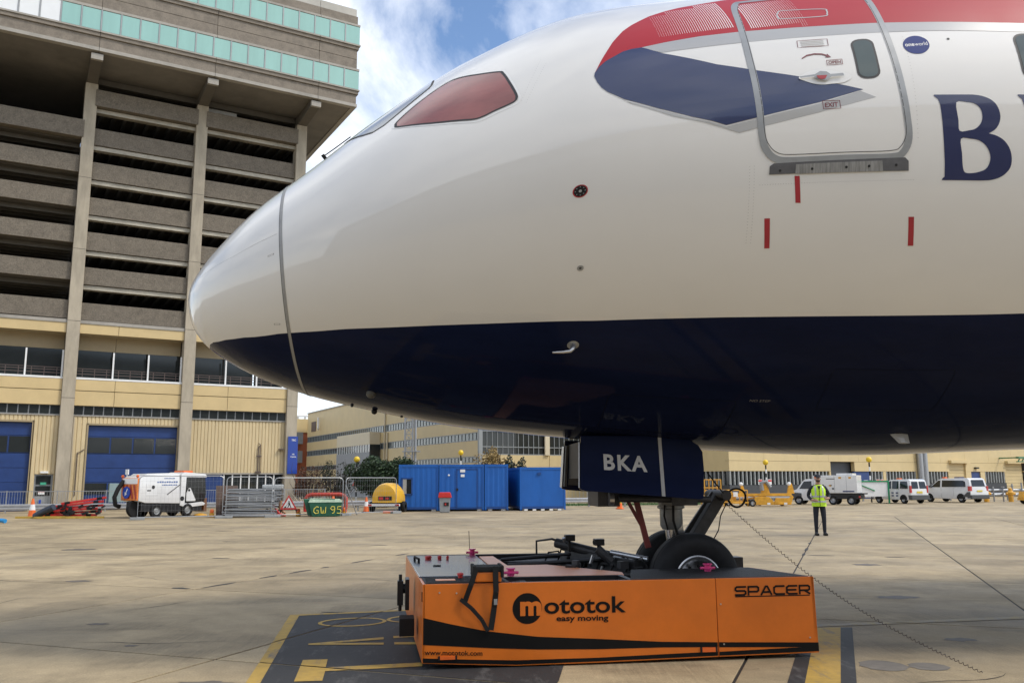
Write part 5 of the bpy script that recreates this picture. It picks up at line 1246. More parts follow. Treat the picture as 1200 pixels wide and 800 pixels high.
# ------------------------------------------------------------------ wheels and vehicle helper
def wheel(parent, x, y, r, wd, m_rim=None):
    mb = MB(); mb.lathe([(r*.55, -wd/2), (r*.9, -wd/2), (r, -wd*.36), (r, wd*.36), (r*.9, wd/2), (r*.55, wd/2)], (x, y, r), 'Y', 22); t = mb.build('wheel', M_black, parent, smooth=True)
    mb = MB(); s_ = -1 if y < 0 else 1
    mb.lathe([(0, s_*wd*.30), (r*.2, s_*wd*.40), (r*.42, s_*wd*.22), (r*.56, s_*wd*.42), (r*.6, s_*wd*.40)], (x, y, r), 'Y', 18); mb.build('rim', m_rim or M_steel, t, smooth=True)
def shell(name, prof_, hw, belt, tumble, m, parent, bevel=.03):
    """closed side profile (x, z) swept across the width, narrowing above the belt line"""
    n_ = len(prof_); mb = MB()
    def y(z): return hw-(max(0, z-belt))*tumble
    mb.add([(x, -y(z), z) for x, z in prof_]+[(x, y(z), z) for x, z in prof_], [tuple(range(n_)), tuple(range(2*n_-1, n_-1, -1))]+[(i, (i+1) % n_, n_+(i+1) % n_, n_+i) for i in range(n_)])
    return mb.build(name, m, parent, smooth=True, bevel=bevel)
def sidepanel(name, poly, hw, belt, tumble, m, parent, o=.006, both=True):
    for s_ in ((-1, 1) if both else (-1,)):
        pts, tris = fill([poly]); mb = MB()
        mb.add([(x, s_*(hw-max(0, z-belt)*tumble+o), z) for x, z in pts], tris); mb.build(name, m, parent)
def endpane(name, pts4, m, parent): mb = MB(); mb.add(pts4, [(0, 1, 2, 3)]); return mb.build(name, m, parent)
M_tail = mat('tail lamp red', (.45, .02, .02), .25, 0, .05, 5, coat=.5)
M_bump = mat('grey bumper plastic', (.07, .072, .075), .6, 0, .1, 6)
M_plate = mat('yellow number plate', (.65, .5, .06), .4)
def arch(x, r, n_=7): return [(x+r*math.cos(math.pi*k/n_), .28+r*math.sin(math.pi*k/n_)) for k in range(n_+1)]
# van A: boxy small estate van, nose to the left (local +x = rear)
va = thing('small_van', 'small white van with dark blue side chequers and twin rear doors', 'van', (27.35, 65.6, 0), R(-70))
P_ = [(.05, .30), (.02, .62), (.10, .82), (.85, .98), (1.25, 1.02), (1.75, 1.60), (1.95, 1.68), (3.55, 1.70), (3.74, 1.62), (3.84, .95), (3.86, .30), (3.55, .24)]
shell('body', P_, .80, .95, .14, M_white, va)
for a_ in ([(1.42, 1.03), (1.83, 1.55), (2.02, 1.58), (2.02, 1.03)], [(2.12, 1.03), (2.12, 1.58), (2.72, 1.58), (2.72, 1.03)], [(2.86, 1.05), (2.86, 1.56), (3.5, 1.55), (3.58, 1.05)]): sidepanel('side_window', a_, .80, .95, .14, M_glass, va)
for s_ in (-1, 1): endpane('rear_window', [(3.84, s_*.06, 1.05), (3.84, s_*.66, 1.05), (3.775, s_*.60, 1.53), (3.775, s_*.06, 1.53)], M_glass, va)
endpane('windscreen', [(1.27, -.70, 1.05), (1.27, .70, 1.05), (1.74, .62, 1.60), (1.74, -.62, 1.60)], M_glass, va)
mb = MB(); mb.b6(3.60, 3.95, -.80, .80, .26, .60); mb.build('rear_bumper', M_bump, va, bevel=.04); mb = MB(); mb.b6(-.03, .3, -.8, .8, .26, .55); mb.build('front_bumper', M_bump, va, bevel=.04)
for s_ in (-1, 1): mb = MB(); mb.b6(3.74, 3.86, s_*.74-.06, s_*.74+.06, .75, 1.25); mb.build('tail_lamp', M_tail, va)
mb = MB(); mb.b6(3.86, 3.88, -.25, .25, .72, .86); mb.build('number_plate', M_plate, va)
M_chk = mat('navy chequer', (.02, .03, .12), .4)
for k in range(4):
    for r_ in range(2): sidepanel('chequer', [(1.2+.42*k+.0*r_, .50+.20*r_), (1.42+.42*k, .50+.20*r_), (1.42+.42*k, .59+.20*r_), (1.2+.42*k, .59+.20*r_)], .80, .95, .14, M_chk, va, .008)
for x in (.75, 3.15):
    sidepanel('wheel_arch', arch(x, .36), .80, .95, .14, M_black, va, .003)
    for y in (-.72, .72): wheel(va, x, y, .30, .18)
mb = MB(); mb.b6(1.9, 2.2, -.12, .12, 1.70, 1.78); mb.build('roof_beacon', M_orange, va)
# van B: larger people carrier
vb = thing('van', 'larger white van with long black side windows and grey rear bumper', 'van', (32.3, 68.2, 0), R(-69)); vb.scale = (.97, .97, .97)
P_ = [(.05, .30), (.0, .70), (.12, .92), (.85, 1.08), (1.70, 1.70), (2.0, 1.80), (4.35, 1.82), (4.52, 1.72), (4.70, 1.0), (4.74, .30), (4.3, .24)]
shell('body', P_, .90, 1.02, .16, M_white, vb, .04)
for a_ in ([(1.02, 1.14), (1.72, 1.64), (1.93, 1.66), (1.93, 1.14)], [(2.08, 1.16), (2.08, 1.66), (4.02, 1.64), (4.20, 1.55), (4.24, 1.18)]): sidepanel('side_window', a_, .90, 1.02, .16, M_glass, vb)
endpane('rear_window', [(4.672, -.66, 1.20), (4.672, .66, 1.20), (4.56, .60, 1.68), (4.56, -.60, 1.68)], M_glass, vb)
endpane('windscreen', [(.90, -.78, 1.10), (.90, .78, 1.10), (1.68, .68, 1.69), (1.68, -.68, 1.69)], M_glass, vb)
mb = MB(); mb.b6(4.35, 4.80, -.90, .90, .28, .58); mb.build('rear_bumper', M_bump, vb, bevel=.05); sidepanel('bumper_corner', [(3.95, .42), (4.66, .42), (4.66, .80), (4.4, .78)], .90, 1.02, .16, M_bump, vb, .008)
for s_ in (-1, 1): mb = MB(); mb.b6(4.48, 4.71, s_*.82-.09, s_*.82+.09, .86, 1.22); mb.build('tail_lamp', M_tail, vb)
mb = MB(); mb.b6(4.73, 4.745, -.27, .27, .80, .92); mb.build('number_plate', M_plate, vb)
for x in (.85, 3.80):
    sidepanel('wheel_arch', arch(x, .40), .90, 1.02, .16, M_black, vb, .004)
    for y in (-.80, .80): wheel(vb, x, y, .33, .20)
mb = MB(); mb.b6(1.5, 1.75, -.12, .12, 1.80, 1.92); mb.build('roof_beacon', M_orange, vb); mb = MB(); mb.b6(2.75, 3.2, -.25, .25, 1.82, 1.90); mb.build('roof_light_bar', M_chk, vb)
sidepanel('door_gap', [(2.0, .35), (2.012, .35), (2.012, 1.1), (2.0, 1.1)], .90, 1.02, .16, M_bump, vb, .004); sidepanel('door_gap', [(3.15, .45), (3.162, .45), (3.162, 1.12), (3.15, 1.12)], .90, 1.02, .16, M_bump, vb, .004)
mb = MB(); mb.b6(1.0, 1.12, -1.08, -.9, 1.10, 1.28); mb.build('wing_mirror', M_bump, vb)
# ground power truck
gp = thing('ground_power_truck', 'white cab truck carrying a large white generator box behind the worker', 'truck', (19.9, 62.6, 0), R(-32)); gp.scale = (.82, .82, .82)
P_ = [(.0, .32), (-.02, .85), (.12, 1.10), (.62, 1.28), (1.15, 2.0), (1.35, 2.12), (2.0, 2.14), (2.0, .36)]
shell('cab', P_, .90, 1.15, .12, M_white, gp)
sidepanel('side_window', [(.82, 1.32), (1.22, 1.93), (1.85, 1.97), (1.85, 1.32)], .90, 1.15, .12, M_glass, gp)
sidepanel('front_wing', [(.0, .34), (.0, .9), (.4, 1.0), (1.0, .95), (1.0, .5)], .90, 1.15, .12, M_bump, gp, .006)
endpane('windscreen', [(.64, -.78, 1.30), (.64, .78, 1.30), (1.14, .72, 1.98), (1.14, -.72, 1.98)], M_glass, gp)
mb = MB(); mb.b6(2.05, 5.55, -1.0, 1.0, .95, 2.42); gb = mb.build('generator_box', M_white, gp, bevel=.04)
mb = MB(); mb.b6(3.9, 5.2, -.8, .8, 2.42, 2.58); mb.build('roof_hood', M_white, gb, bevel=.03)
for x, z, w_, h_, m in ((2.75, 1.55, .16, .12, M_bump), (2.75, 1.25, .16, .12, M_bump), (3.4, 1.55, .14, .1, M_bump), (3.55, 1.25, .16, .14, M_bump), (3.3, 1.52, .2, .12, M_yellow), (4.1, 2.15, .22, .14, M_yellow), (4.9, 2.15, .2, .14, M_yellow), (2.15, 2.2, .14, .14, M_orange), (4.4, 1.05, .9, .1, M_chk), (3.1, 2.1, .7, .06, M_bump)):
    mb = MB(); mb.b6(x, x+w_, -1.012, -.99, z, z+h_); mb.build('panel_fitting', m, gb)
for x in (2.6, 3.75, 4.7): mb = MB(); mb.b6(x, x+.015, -1.004, -.99, 1.0, 2.36); mb.build('panel_gap', M_bump, gb)
mb = MB(); mb.b6(1.9, 5.75, -.85, .85, .48, .93); mb.b6(5.4, 6.0, -.95, .95, .85, .95); mb.build('chassis', M_dark, gp)
mb = MB(); mb.b6(5.6, 5.7, -.6, .3, .55, .8); mb.build('white_board', M_wpaint, gp)
for y in (-.82, .82): mb = MB(); mb.b6(5.62, 5.74, y-.16, y+.16, .58, .74); mb.build('tail_lamp', M_tail, gp)
mb = MB(); mb.b6(5.72, 5.74, -.7, -.3, .42, .52); mb.build('number_plate', M_plate, gp)
for x in (.75, 3.55, 5.0):
    for y in (-.82, .82): wheel(gp, x, y, .36, .24)
# compact road sweeper
sw = thing('road_sweeper', 'compact white road sweeper with orange striped rear and blue arrow disc', 'sweeper', (-18.75, 43.0, 0), R(58)); sw.scale = (1.06, 1.06, 1.06)
M_hz = mat('orange chevron', (.72, .20, .03), .45, 0, .25, 9)
mb = MB(); mb.prism([(.05, .78), (.05, 1.82), (.25, 1.93), (2.2, 1.98), (2.3, .62), (.4, .68)], -.62, .62); hop = mb.build('hopper', M_white, sw, smooth=True, bevel=.05)
mb = MB(); mb.prism([(.35, 1.94), (.5, 2.02), (1.9, 2.06), (2.3, 2.02), (2.3, 1.95)], -.55, .55); mb.build('hopper_lid', M_white, sw, bevel=.03)
mb = MB(); mb.prism([(2.32, .52), (2.32, 2.0), (2.55, 2.10), (3.7, 2.02), (3.82, 1.92), (3.80, 1.86), (2.62, 1.86), (2.58, .62), (2.95, .62), (3.6, .68), (3.78, .60), (3.7, .50), (2.7, .42)], -.60, .60); cab = mb.build('cab_frame', M_white, sw, bevel=.02)
mb = MB(); mb.prism([(2.64, .66), (2.64, 1.85), (3.74, 1.85), (3.82, 1.0), (3.72, .68)], -.575, .575); mb.build('cab_glass', M_glass, cab, bevel=.02)
mb = MB(); mb.prism([(2.66, .72), (2.66, 1.12), (2.78, 1.34), (2.88, 1.34), (3.2, .78), (3.18, .72)], -.592, -.577); mb.build('door_skin', M_white, cab)
mb = MB(); mb.cyl((2.80, -.60, 1.24), (2.80, -.58, 1.24), .06, 14); mb.cyl((2.42, -.61, .85), (2.42, -.60, .85), .11, 18); mb.build('fuel_cap', M_black, cab)
mb = MB(); mb.b6(2.6, 3.15, -.35, .35, 2.08, 2.18); mb.build('beacon_bar', M_orange, sw, bevel=.02)
mb = MB(); mb.b6(-.03, .06, -.60, .60, .80, 1.82); rb = mb.build('rear_panel', M_hz, sw, bevel=.02)
mb = MB(); mb.b6(-.05, -.03, -.58, .50, 1.55, 1.80); mb.build('rear_cap', M_white, rb)
for k in range(4): mb = MB(); mb.bar((-.04, -.55+.27*k, .88), (-.04, -.35+.27*k, 1.50), .02, .10); mb.build('chevron', mat('chevron dark red', (.35, .03, .02), .5), rb)
mb = MB(); mb.cyl((-.10, .12, 1.16), (-.07, .12, 1.16), .27, 28); ad = mb.build('arrow_disc', mat('sign blue', (.01, .06, .4), .5), rb)
mb = MB(); pts, tris = fill([[(-.03, .20), (.03, .20), (.03, -.02), (.10, -.02), (0, -.18), (-.10, -.02), (-.03, -.02)]])
cs, sn = math.cos(R(28)), math.sin(R(28)); mb.add([(-.105, .12+(x*cs-z*sn)*1.0, 1.16+x*sn+z*cs) for x, z in pts], tris); mb.build('arrow', M_wpaint, ad)
for y in (-.56, .56): mb = MB(); mb.sphere((-.02, y, 1.90), .07, 10, 7); mb.build('rear_beacon', M_orange, sw)
mb = MB(); mb.b6(.0, .04, .20, .42, 1.98, 2.22); mb.b6(.01, .03, .29, .33, 1.85, 1.98); mb.build('speed_plate', M_wpaint, sw)
mb = MB(); mb.tube([(-.02, .45, 1.7), (-.25, .5, 1.35), (-.42, .5, .95), (-.35, .5, .60), (-.12, .5, .52)], .10, 12); mb.build('suction_hose', M_black, sw, smooth=True)
mb = MB(); mb.prism([(.25, .30), (.25, .72), (2.5, .62), (3.6, .5), (3.6, .28), (2.0, .2)], -.55, .55); mb.build('chassis', M_dark, sw)
mb = MB(); mb.lathe([(.0, -.1), (.36, -.1), (.40, 0), (.36, .1), (0, .1)], (.15, -.2, .42), 'Y', 22); mb.build('rear_duct', M_black, sw, smooth=True)
for x in (1.05, 2.75):
    for y in (-.52, .52): wheel(sw, x, y, .31, .2, M_grey)
mb = MB(); mb.lathe([(.05, .12), (.30, .06), (.32, .02), (0, .02)], (3.55, -.55, 0), seg=20); mb.build('side_brush', M_yellow, sw)
mb = MB(); mb.b6(3.78, 3.95, -.5, .5, .2, .85); mb.build('front_boom', mat('rusty steel', (.16, .07, .03), .8, 0, .3, 9), sw)
for x, z, w_, h_ in ((.42, 1.02, .62, .52),): mb = MB(); mb.b6(x, x+w_, -.632, -.62, z, z+h_); mb.build('service_hatch', M_white, hop, bevel=.004)
mb = MB(); mb.cyl((.78, -.645, 1.40), (.78, -.63, 1.40), .08, 16); mb.b6(.46, .66, -.64, -.632, 1.22, 1.27); mb.build('hatch_cap', M_black, hop)
M_pale_b = mat('faded blue lettering', (.10, .16, .35), .5)
for x0, z0, wd, hh in ((.98, 1.60, 1.15, .07), (1.25, 1.47, .85, .055), (1.35, 1.78, .6, .05)):
    for k in range(9):
        mb = MB(); mb.b6(x0+wd*k/9, x0+wd*(k+.72)/9, -.6285, -.621, z0, z0+hh*(1 if k % 3 else .75)); mb.build('livery_mark', M_pale_b, hop)
mb = MB(); mb.bar((1.55, -.63, 1.05), (2.25, -.63, 1.52), .02, .03); mb.build('hatch_strut', M_dark, hop)
# ------------------------------------------------------------------ yard clutter
def cone(x, y, h, label):
    t = thing('traffic_cone', label, 'cone', (x, y, 0), 0, 'traffic cones')
    k = h/.75
    mb = MB(); mb.b6(-.2*k, .2*k, -.2*k, .2*k, 0, .04); mb.build('base', M_black, t, bevel=.008)
    mb = MB(); mb.lathe([(.15*k, .04), (.115*k, .30*k)], seg=16); mb.lathe([(.08*k, .52*k), (.035*k, h), (0, h)], seg=16); mb.build('body', M_orange, t, smooth=True)
    mb = MB(); mb.lathe([(.1155*k, .30*k), (.081*k, .52*k)], seg=16); mb.build('reflective_band', M_wpaint, t, smooth=True)
cone(-24.1, 44.2, .95, 'orange traffic cone left of the red barrier pile')
cone(-8.3, 49.9, .85, 'orange traffic cone beside the yellow generator')
cone(-10.0, 49.0, 1.0, 'orange traffic cone behind the green skip')
# heap of red barrier boards on timbers
for k, (dx_, dy_, z, ln, tilt, rz_) in enumerate(((-.1, 0, .14, 2.7, 0, 4), (.05, .1, .27, 2.7, 1.5, 7), (.0, -.05, .40, 2.6, 3, 2), (.25, .05, .53, 2.5, 4, 6), (.35, 0, .68, 2.4, 6, 3), (.55, .1, .84, 2.1, 8, 8))):
    t = thing('barrier_board', ('topmost red plastic barrier board, tilted up on the low heap' if k == 5 else 'bottom red plastic barrier board of the low heap' if k == 0 else 'red plastic barrier board in the middle of the low heap'), 'barrier', (-21.85+dx_, 43.6+dy_, z), R(rz_), 'red barrier boards in a heap')
    t.rotation_euler = (0, R(-tilt), R(rz_))
    mb = MB(); mb.b6(-ln/2, ln/2, -.06, .06, -.055, .055); mb.build('board', M_red, t, bevel=.015)
    for s_ in (-1, 1): mb = MB(); mb.b6(s_*ln*.36-.12, s_*ln*.36+.12, -.09, .09, -.06, .06); mb.build('foot', M_black, t, bevel=.01)
mb = MB()
for k in range(18): mb.box((-22.3+random.uniform(0, 2.2), 43.45+random.uniform(-.1, .2), .15+random.uniform(0, .5)), (random.uniform(.1, .35), .12, random.uniform(.05, .14)), Matrix.Rotation(random.uniform(-.6, .6), 3, 'Y'))
tag(stuff(mb.build('scrap_fittings', M_dark, None)), 'dark metal fittings tangled in the red barrier heap', 'scrap')
M_timb = mat('yellow edged timber', (.45, .30, .05), .7, 0, .3, 5)
for dx_, dy_, L in ((-21.6, 42.95, 3.3), (-23.2, 43.4, 2.4)):
    mb = MB(); mb.b6(-L/2, L/2, -.09, .09, 0, .10); t_ = mb.build('timber_baulk', M_timb, None, bevel=.01); t_.location = (dx_, dy_, 0); t_.rotation_euler = (0, 0, R(3))
    tag(t_, 'long yellow and black timber lying under the red heap' if L > 3 else 'short yellow and black timber lying beside the orange cone', 'timber')
mb = MB(); mb.tube([(-23.4, 43.2, .1), (-22.9, 43.1, .35), (-22.4, 43.0, .55)], .16, 10); tag(mb.build('rolled_tarpaulin', mat('blue black tarpaulin', (.03, .04, .06), .6, 0, .3, 7), None, smooth=True), 'rolled dark blue tarpaulin leaning on the red barrier heap', 'tarpaulin')
mb = MB(); mb.tube([(-22.3, 37.8, .12), (-21.9, 37.85, .13), (-21.72, 37.8, .10)], .09, 10); tag(mb.build('blue_hose', mat('bright blue hose', (.02, .25, .55), .4), None, smooth=True), 'bright blue hose end lying at the left edge', 'hose')
# stack of galvanised fence panels lying flat
for k in range(15):
    z = .06+.092*k
    t = thing('stacked_panel', ('lowest grey steel fence panel of the tall flat stack' if k == 0 else 'topmost grey steel fence panel of the tall flat stack' if k == 14 else 'grey steel fence panel between top and bottom of the tall stack'), 'fence panel', (-13.0+random.uniform(-.1, .1)+(.14 if k > 11 else 0), 44.1, z), R(8+random.uniform(-2, 2)), 'stacked grey fence panels')
    t.rotation_euler = (R(random.uniform(-1, 1)), R(random.uniform(-1.6, 1.6)+(1.8 if k > 9 else 0)), R(8+random.uniform(-2, 2)))
    mb = MB(); w2, d2 = 1.24+random.uniform(-.04, .04), .8
    mb.tube([(-w2, -d2, 0), (w2, -d2, 0), (w2, d2, 0), (-w2, d2, 0)], .030, 6, closed=True); mb.build('frame', M_steel, t)
    mb = MB()
    for j in range(6): mb.b6(-w2, w2, -d2+.25*j-.02, -d2+.25*j+.05, -.028, .022)
    mb.build('bars', M_grey, t)
mb = MB(); mb.b6(-.5, .5, -.3, .3, 0, .22); t_ = mb.build('wrapped_bundle', mat('clear plastic wrap', (.42, .44, .44), .3, 0, .3, 9), None, bevel=.06); t_.location = (-11.98, 43.9, 1.36); t_.rotation_euler = (0, 0, R(10)); tag(t_, 'pale plastic-wrapped bundle on top of the grey panel stack', 'bundle')
mb = MB(); mb.b6(-.55, .55, -.02, .02, 0, 1.55); t_ = mb.build('plywood_sheet', mat('weathered plywood', (.10, .065, .05), .8, 0, .3, 4), None); t_.location = (-14.45, 44.6, 0); t_.rotation_euler = (R(-8), 0, R(35)); tag(t_, 'dark weathered plywood sheet propped left of the panel stack', 'board')
# site lamps and broken plates
def lampthing(x, y, label):
    t = thing('site_lamp', label, 'lamp', (x, y, 0), 0, 'yellow site lamps')
    mb = MB(); mb.lathe([(.10, 0), (.12, .02), (.12, .18), (.08, .20)], seg=14); mb.build('battery_case', M_yellow, t, smooth=True)
    mb = MB(); mb.lathe([(.06, .20), (.09, .22), (.10, .30), (.07, .38), (0, .40)], seg=14); mb.build('lens', M_orange, t, smooth=True)
lampthing(-14.95, 43.8, 'yellow site lamp left of the panel stack'); lampthing(-10.75, 44.2, 'yellow site lamp in front of the green skip'); lampthing(-8.65, 45.2, 'yellow site lamp at the right corner of the green skip')
mb = MB()
for k in range(5): mb.box((-11.9+random.uniform(-.25, .3), 44.3+random.uniform(-.1, .1), .25+.07*k), (.5, .25, .06), Matrix.Rotation(R(30+k*17), 3, 'Y'))
tag(mb.build('timber_offcuts', mat('raw timber', (.40, .22, .11), .7, 0, .25, 6), None), 'pale timber offcuts heaped beside the panel stack', 'timber')
# roadworks sign on a red folding stand
rs = thing('roadworks_sign', 'red and white triangular digging-man roadworks sign on the ground', 'sign', (-11.2, 44.0, 0), R(12))
def tri(h, y, z0, o): return [(-h*.577-o, y, z0-o*.577), (h*.577+o, y, z0-o*.577), (0, y, z0+h+o*1.155)]
mb = MB(); a_ = tri(.62, 0, .38, .06); b_ = tri(.62, .03, .38, .06); mb.add(a_+b_, [(0, 1, 2), (5, 4, 3), (0, 3, 4, 1), (1, 4, 5, 2), (2, 5, 3, 0)]); mb.build('red_border', M_red, rs)
mb = MB(); mb.add(tri(.50, -.006, .43, 0), [(0, 1, 2)]); mb.build('white_face', M_wpaint, rs)
mb = MB()
fig = [[(-.02, .76), (.03, .78), (.05, .73), (0, .71)], [(-.03, .70), (.05, .71), (.08, .58), (.0, .56)], [(.0, .57), (.04, .57), (-.02, .44), (-.06, .44)], [(.04, .57), (.08, .58), (.14, .44), (.10, .44)], [(-.02, .66), (.0, .68), (-.12, .50), (-.14, .51)], [(-.22, .44), (-.10, .44), (-.14, .51), (-.18, .50)]]
for q in fig: mb.add([(x, -.010, z) for x, z in q], [tuple(range(len(q)))])
mb.build('digger_symbol', M_black, rs)
mb = MB(); mb.bar((-.35, .05, .36), (-.45, .25, 0), .04); mb.bar((.35, .05, .36), (.45, .25, 0), .04); mb.bar((-.5, .02, .33), (.5, .02, .33), .04); mb.build('stand', M_dark, rs)
mb = MB(); mb.tube([(-.75, -.1, .62), (-.62, -.1, .40), (-.45, -.12, .18), (-.12, -.14, .04)], .045, 8); mb.tube([(-.8, .1, .3), (-.55, .1, .12), (-.2, .1, .05)], .045, 8); mb.build('folded_leg', M_red, rs)
# green skip with daubed lettering
sk = thing('skip', 'small green skip with yellow painted letters GW 95', 'skip', (-9.72, 44.2, 0), R(14))
M_sk = mat('skip green paint', (.012, .10, .055), .5, 0, .2, 4, dirt=.3)
mb = MB(); mb.prism([(-.55, .06), (-.78, .86), (.75, .86), (.95, .10), (.7, .0)], -.55, .55); mb.build('rear_bin', M_sk, sk, bevel=.02)
mb = MB(); mb.prism([(-.35, .02), (-.52, .70), (1.10, .70), (1.0, .02)], -.80, -.552); mb.build('front_bin', M_sk, sk, bevel=.02)
mb = MB(); mb.add([(-.55, -.82, .70), (1.12, -.82, .70), (1.0, -.45, .86), (-.45, -.45, .90)], [(0, 1, 2, 3)]); mb.build('lid', mat('pale green lid', (.33, .42, .30), .6, 0, .3, 8, dirt=.3), sk)
M_daub = mat('yellow daub', (.72, .62, .10), .5)
def sidx(x, y): return (-.28+x, -.808, .16+y)
stroke = {'G': [(1, .95), (.6, 1.05), (.1, .75), (0, .3), (.4, 0), (.95, .1), (.95, .45), (.55, .45)], 'W': [(0, 1), (.1, .1), (.35, 0), (.5, .6), (.65, 0), (.95, .1), (1, 1)], '9': [(.9, .6), (.4, .5), (.05, .75), (.3, 1.05), (.85, 1), (.9, .6), (.75, .1), (.4, 0)], '5': [(.95, 1.05), (.25, 1), (.15, .6), (.7, .62), (.95, .35), (.7, 0), (.1, .05)]}
mb = MB(); x = 0
for ch, adv in (('G', .34), ('W', .46), ('9', .30), ('5', .3)):
    wd, ht = .24, .32
    pts = [sidx(x+a*wd, b*ht) for a, b in stroke[ch]]
    mb.tube([Vector(p) for p in pts], .022, 6); x += adv
mb.build('painted_lettering', M_daub, sk)
rb_ = thing('tubular_barrier', 'red rounded tubular barrier standing behind the green skip', 'barrier', (-9.9, 46.6, 0), R(6))
mb = MB(); mb.tube([(-1.05, 0, .35), (-1.05, 0, .85), (-.95, 0, .98), (-.75, 0, 1.05), (.75, 0, 1.05), (.95, 0, .98), (1.05, 0, .85), (1.05, 0, .3)], .10, 10); mb.build('tube_frame', mat('faded red barrier', (.42, .05, .03), .5, 0, .15, 6), rb_, smooth=True)
mb = MB(); mb.b6(-1.15, -.70, -.06, .06, .15, .75); mb.b6(.8, 1.1, -.06, .06, 0, .4); mb.build('end_plate', M_red, rb_, bevel=.03)
# yellow generator trailer
ge = thing('generator_trailer', 'yellow dome-topped generator trailer beside the blue cabin', 'generator', (-7.15, 50.4, 0), R(-12))
dome = [(-.78, .52)]+[(-.80*math.cos(math.pi*k/12), .55+1.08*math.sin(math.pi*k/12)**.8) for k in range(1, 12)]+[(.78, .52)]
mb = MB(); n_ = len(dome)
mb.add([(x*.92, -.62, .52+(z-.52)*.92) for x, z in dome]+[(x, -.35, z) for x, z in dome]+[(x, 1.0, z) for x, z in dome], [tuple(range(n_)), tuple(range(3*n_-1, 2*n_-1, -1))]+[(j*n_+i, j*n_+(i+1) % n_, (j+1)*n_+(i+1) % n_, (j+1)*n_+i) for j in range(2) for i in range(n_)])
mb.build('hood', mat('generator yellow', (.72, .40, .02), .4, 0, .08, 3, coat=.2), ge, smooth=True, bevel=.03)
mb = MB(); mb.b6(-.75, .75, -.6, 1.0, .30, .52); mb.b6(-.35, .45, -.66, -.62, .66, .88); mb.build('control_panel', M_dark, ge)
mb = MB(); mb.b6(-.30, -.05, -.67, -.66, .70, .84); mb.b6(.1, .28, -.67, -.66, .72, .82); mb.build('panel_label', M_red, ge)
mb = MB(); mb.b6(-.95, .95, -.75, -.62, .34, .46); mb.build('lamp_bar', M_wpaint, ge)
for x in (-.82, .82): mb = MB(); mb.b6(x-.12, x+.12, -.77, -.75, .36, .44); mb.build('tail_lamp', M_tail, ge)
mb = MB(); mb.lathe([(.12, -.1), (.27, -.1), (.3, -.06), (.3, .06), (.27, .1), (.12, .1)], (-.90, -.1, .30), 'X', 20); mb.build('wheel', M_black, ge, smooth=True)
mb = MB(); mb.lathe([(.12, -.1), (.27, -.1), (.3, -.06), (.3, .06), (.27, .1), (.12, .1)], (.0, 0, 0), 'X', 20); w_ = mb.build('wheel', M_black, ge, smooth=True); w_.location = (.9, .2, .3)
mb = MB(); mb.cyl((-1.02, -.1, .3), (-.96, -.1, .3), .13, 14); mb.build('rim', M_steel, ge)
mb = MB(); mb.b6(-.1, .5, -1.2, -.95, .0, .12); t_ = mb.build('wheel_chock', M_orange, None, bevel=.03); t_.location = (-7.0, 49.3, 0); tag(t_, 'orange wheel chock on the ground before the yellow generator', 'chock')
# litter bin with red lid
bn = thing('grit_bin', 'grey bin with a red sloping lid before the blue cabins', 'bin', (-3.8, 49.2, 0), R(4))
mb = MB(); mb.prism([(-.27, .0), (-.32, .85), (.32, .85), (.27, 0)], -.28, .28); mb.build('bin_body', M_grey, bn, bevel=.03)
mb = MB(); mb.prism([(-.38, .80), (-.32, 1.10), (.30, 1.10), (.40, .80)], -.34, .34); mb.build('lid', M_red, bn, bevel=.04)
mb = MB(); mb.b6(-.06, .22, -.305, -.28, .35, .55); mb.build('bin_label', M_dark, bn); mb = MB(); mb.b6(.0, .08, -.31, -.305, .40, .5); mb.build('label_mark', M_red, bn)
# small lamp on the ground under the aircraft
t = thing('ground_lamp', 'small orange and yellow lamp on the apron seen under the gear door', 'lamp', (6.5, 53.6, 0))
mb = MB(); mb.lathe([(.25, 0), (.25, .05), (.16, .08), (.14, .35)], seg=14); mb.build('base', M_orange, t, smooth=True); mb = MB(); mb.lathe([(.12, .35), (.14, .42), (.10, .58), (0, .62)], seg=14); mb.build('lens', mat('yellow lens', (.75, .55, .05), .3), t, smooth=True)

# mesh fence panels
def heras(p, q, label, h=2.0):
    p = Vector((*p, 0)); q = Vector((*q, 0)); L = (q-p).length; t = thing('mesh_fence_panel', label, 'fence', p, math.atan2(q.y-p.y, q.x-p.x), 'mesh fence panels')
    mb = MB(); r_ = .18; pa = [(0.02, 0, .12)]+[(.02+r_-r_*math.cos(R(a)), 0, h-r_+r_*math.sin(R(a))) for a in (0, 30, 60, 90)]+[(L-.02-r_+r_*math.sin(R(a)), 0, h-r_+r_*math.cos(R(a))) for a in (0, 30, 60, 90)]+[(L-.02, 0, .12)]
    mb.tube(pa, .024, 6, closed=True); mb.build('frame', M_steel, t)
    mb = MB(); n_ = int(L/.16)
    for k in range(1, n_): x = L*k/n_; mb.b6(x-.0016, x+.0016, -.002, .002, .14, h-.02)
    for k in range(1, 7): mb.b6(.05, L-.05, -.002, .002, .14+k*.27, .144+k*.27)
    mb.build('mesh_wires', M_steel, t)
    for x in (0.02, L-.02): mb = MB(); mb.b6(x-.32, x+.32, -.11, .11, 0, .13); mb.build('foot_block', M_grey, t, bevel=.02)
heras((-17.3, 40.6), (-13.85, 42.1), 'mesh fence panel in front of the road sweeper')
heras((-13.75, 42.15), (-11.75, 43.0), 'short mesh fence panel in front of the grey panel stack', 1.95)
heras((-11.7, 43.05), (-8.6, 44.6), 'mesh fence panel in front of the green skip and roadworks sign', 1.9)
heras((-8.5, 44.7), (-6.3, 47.6), 'mesh fence panel running up to the yellow generator', 1.9)
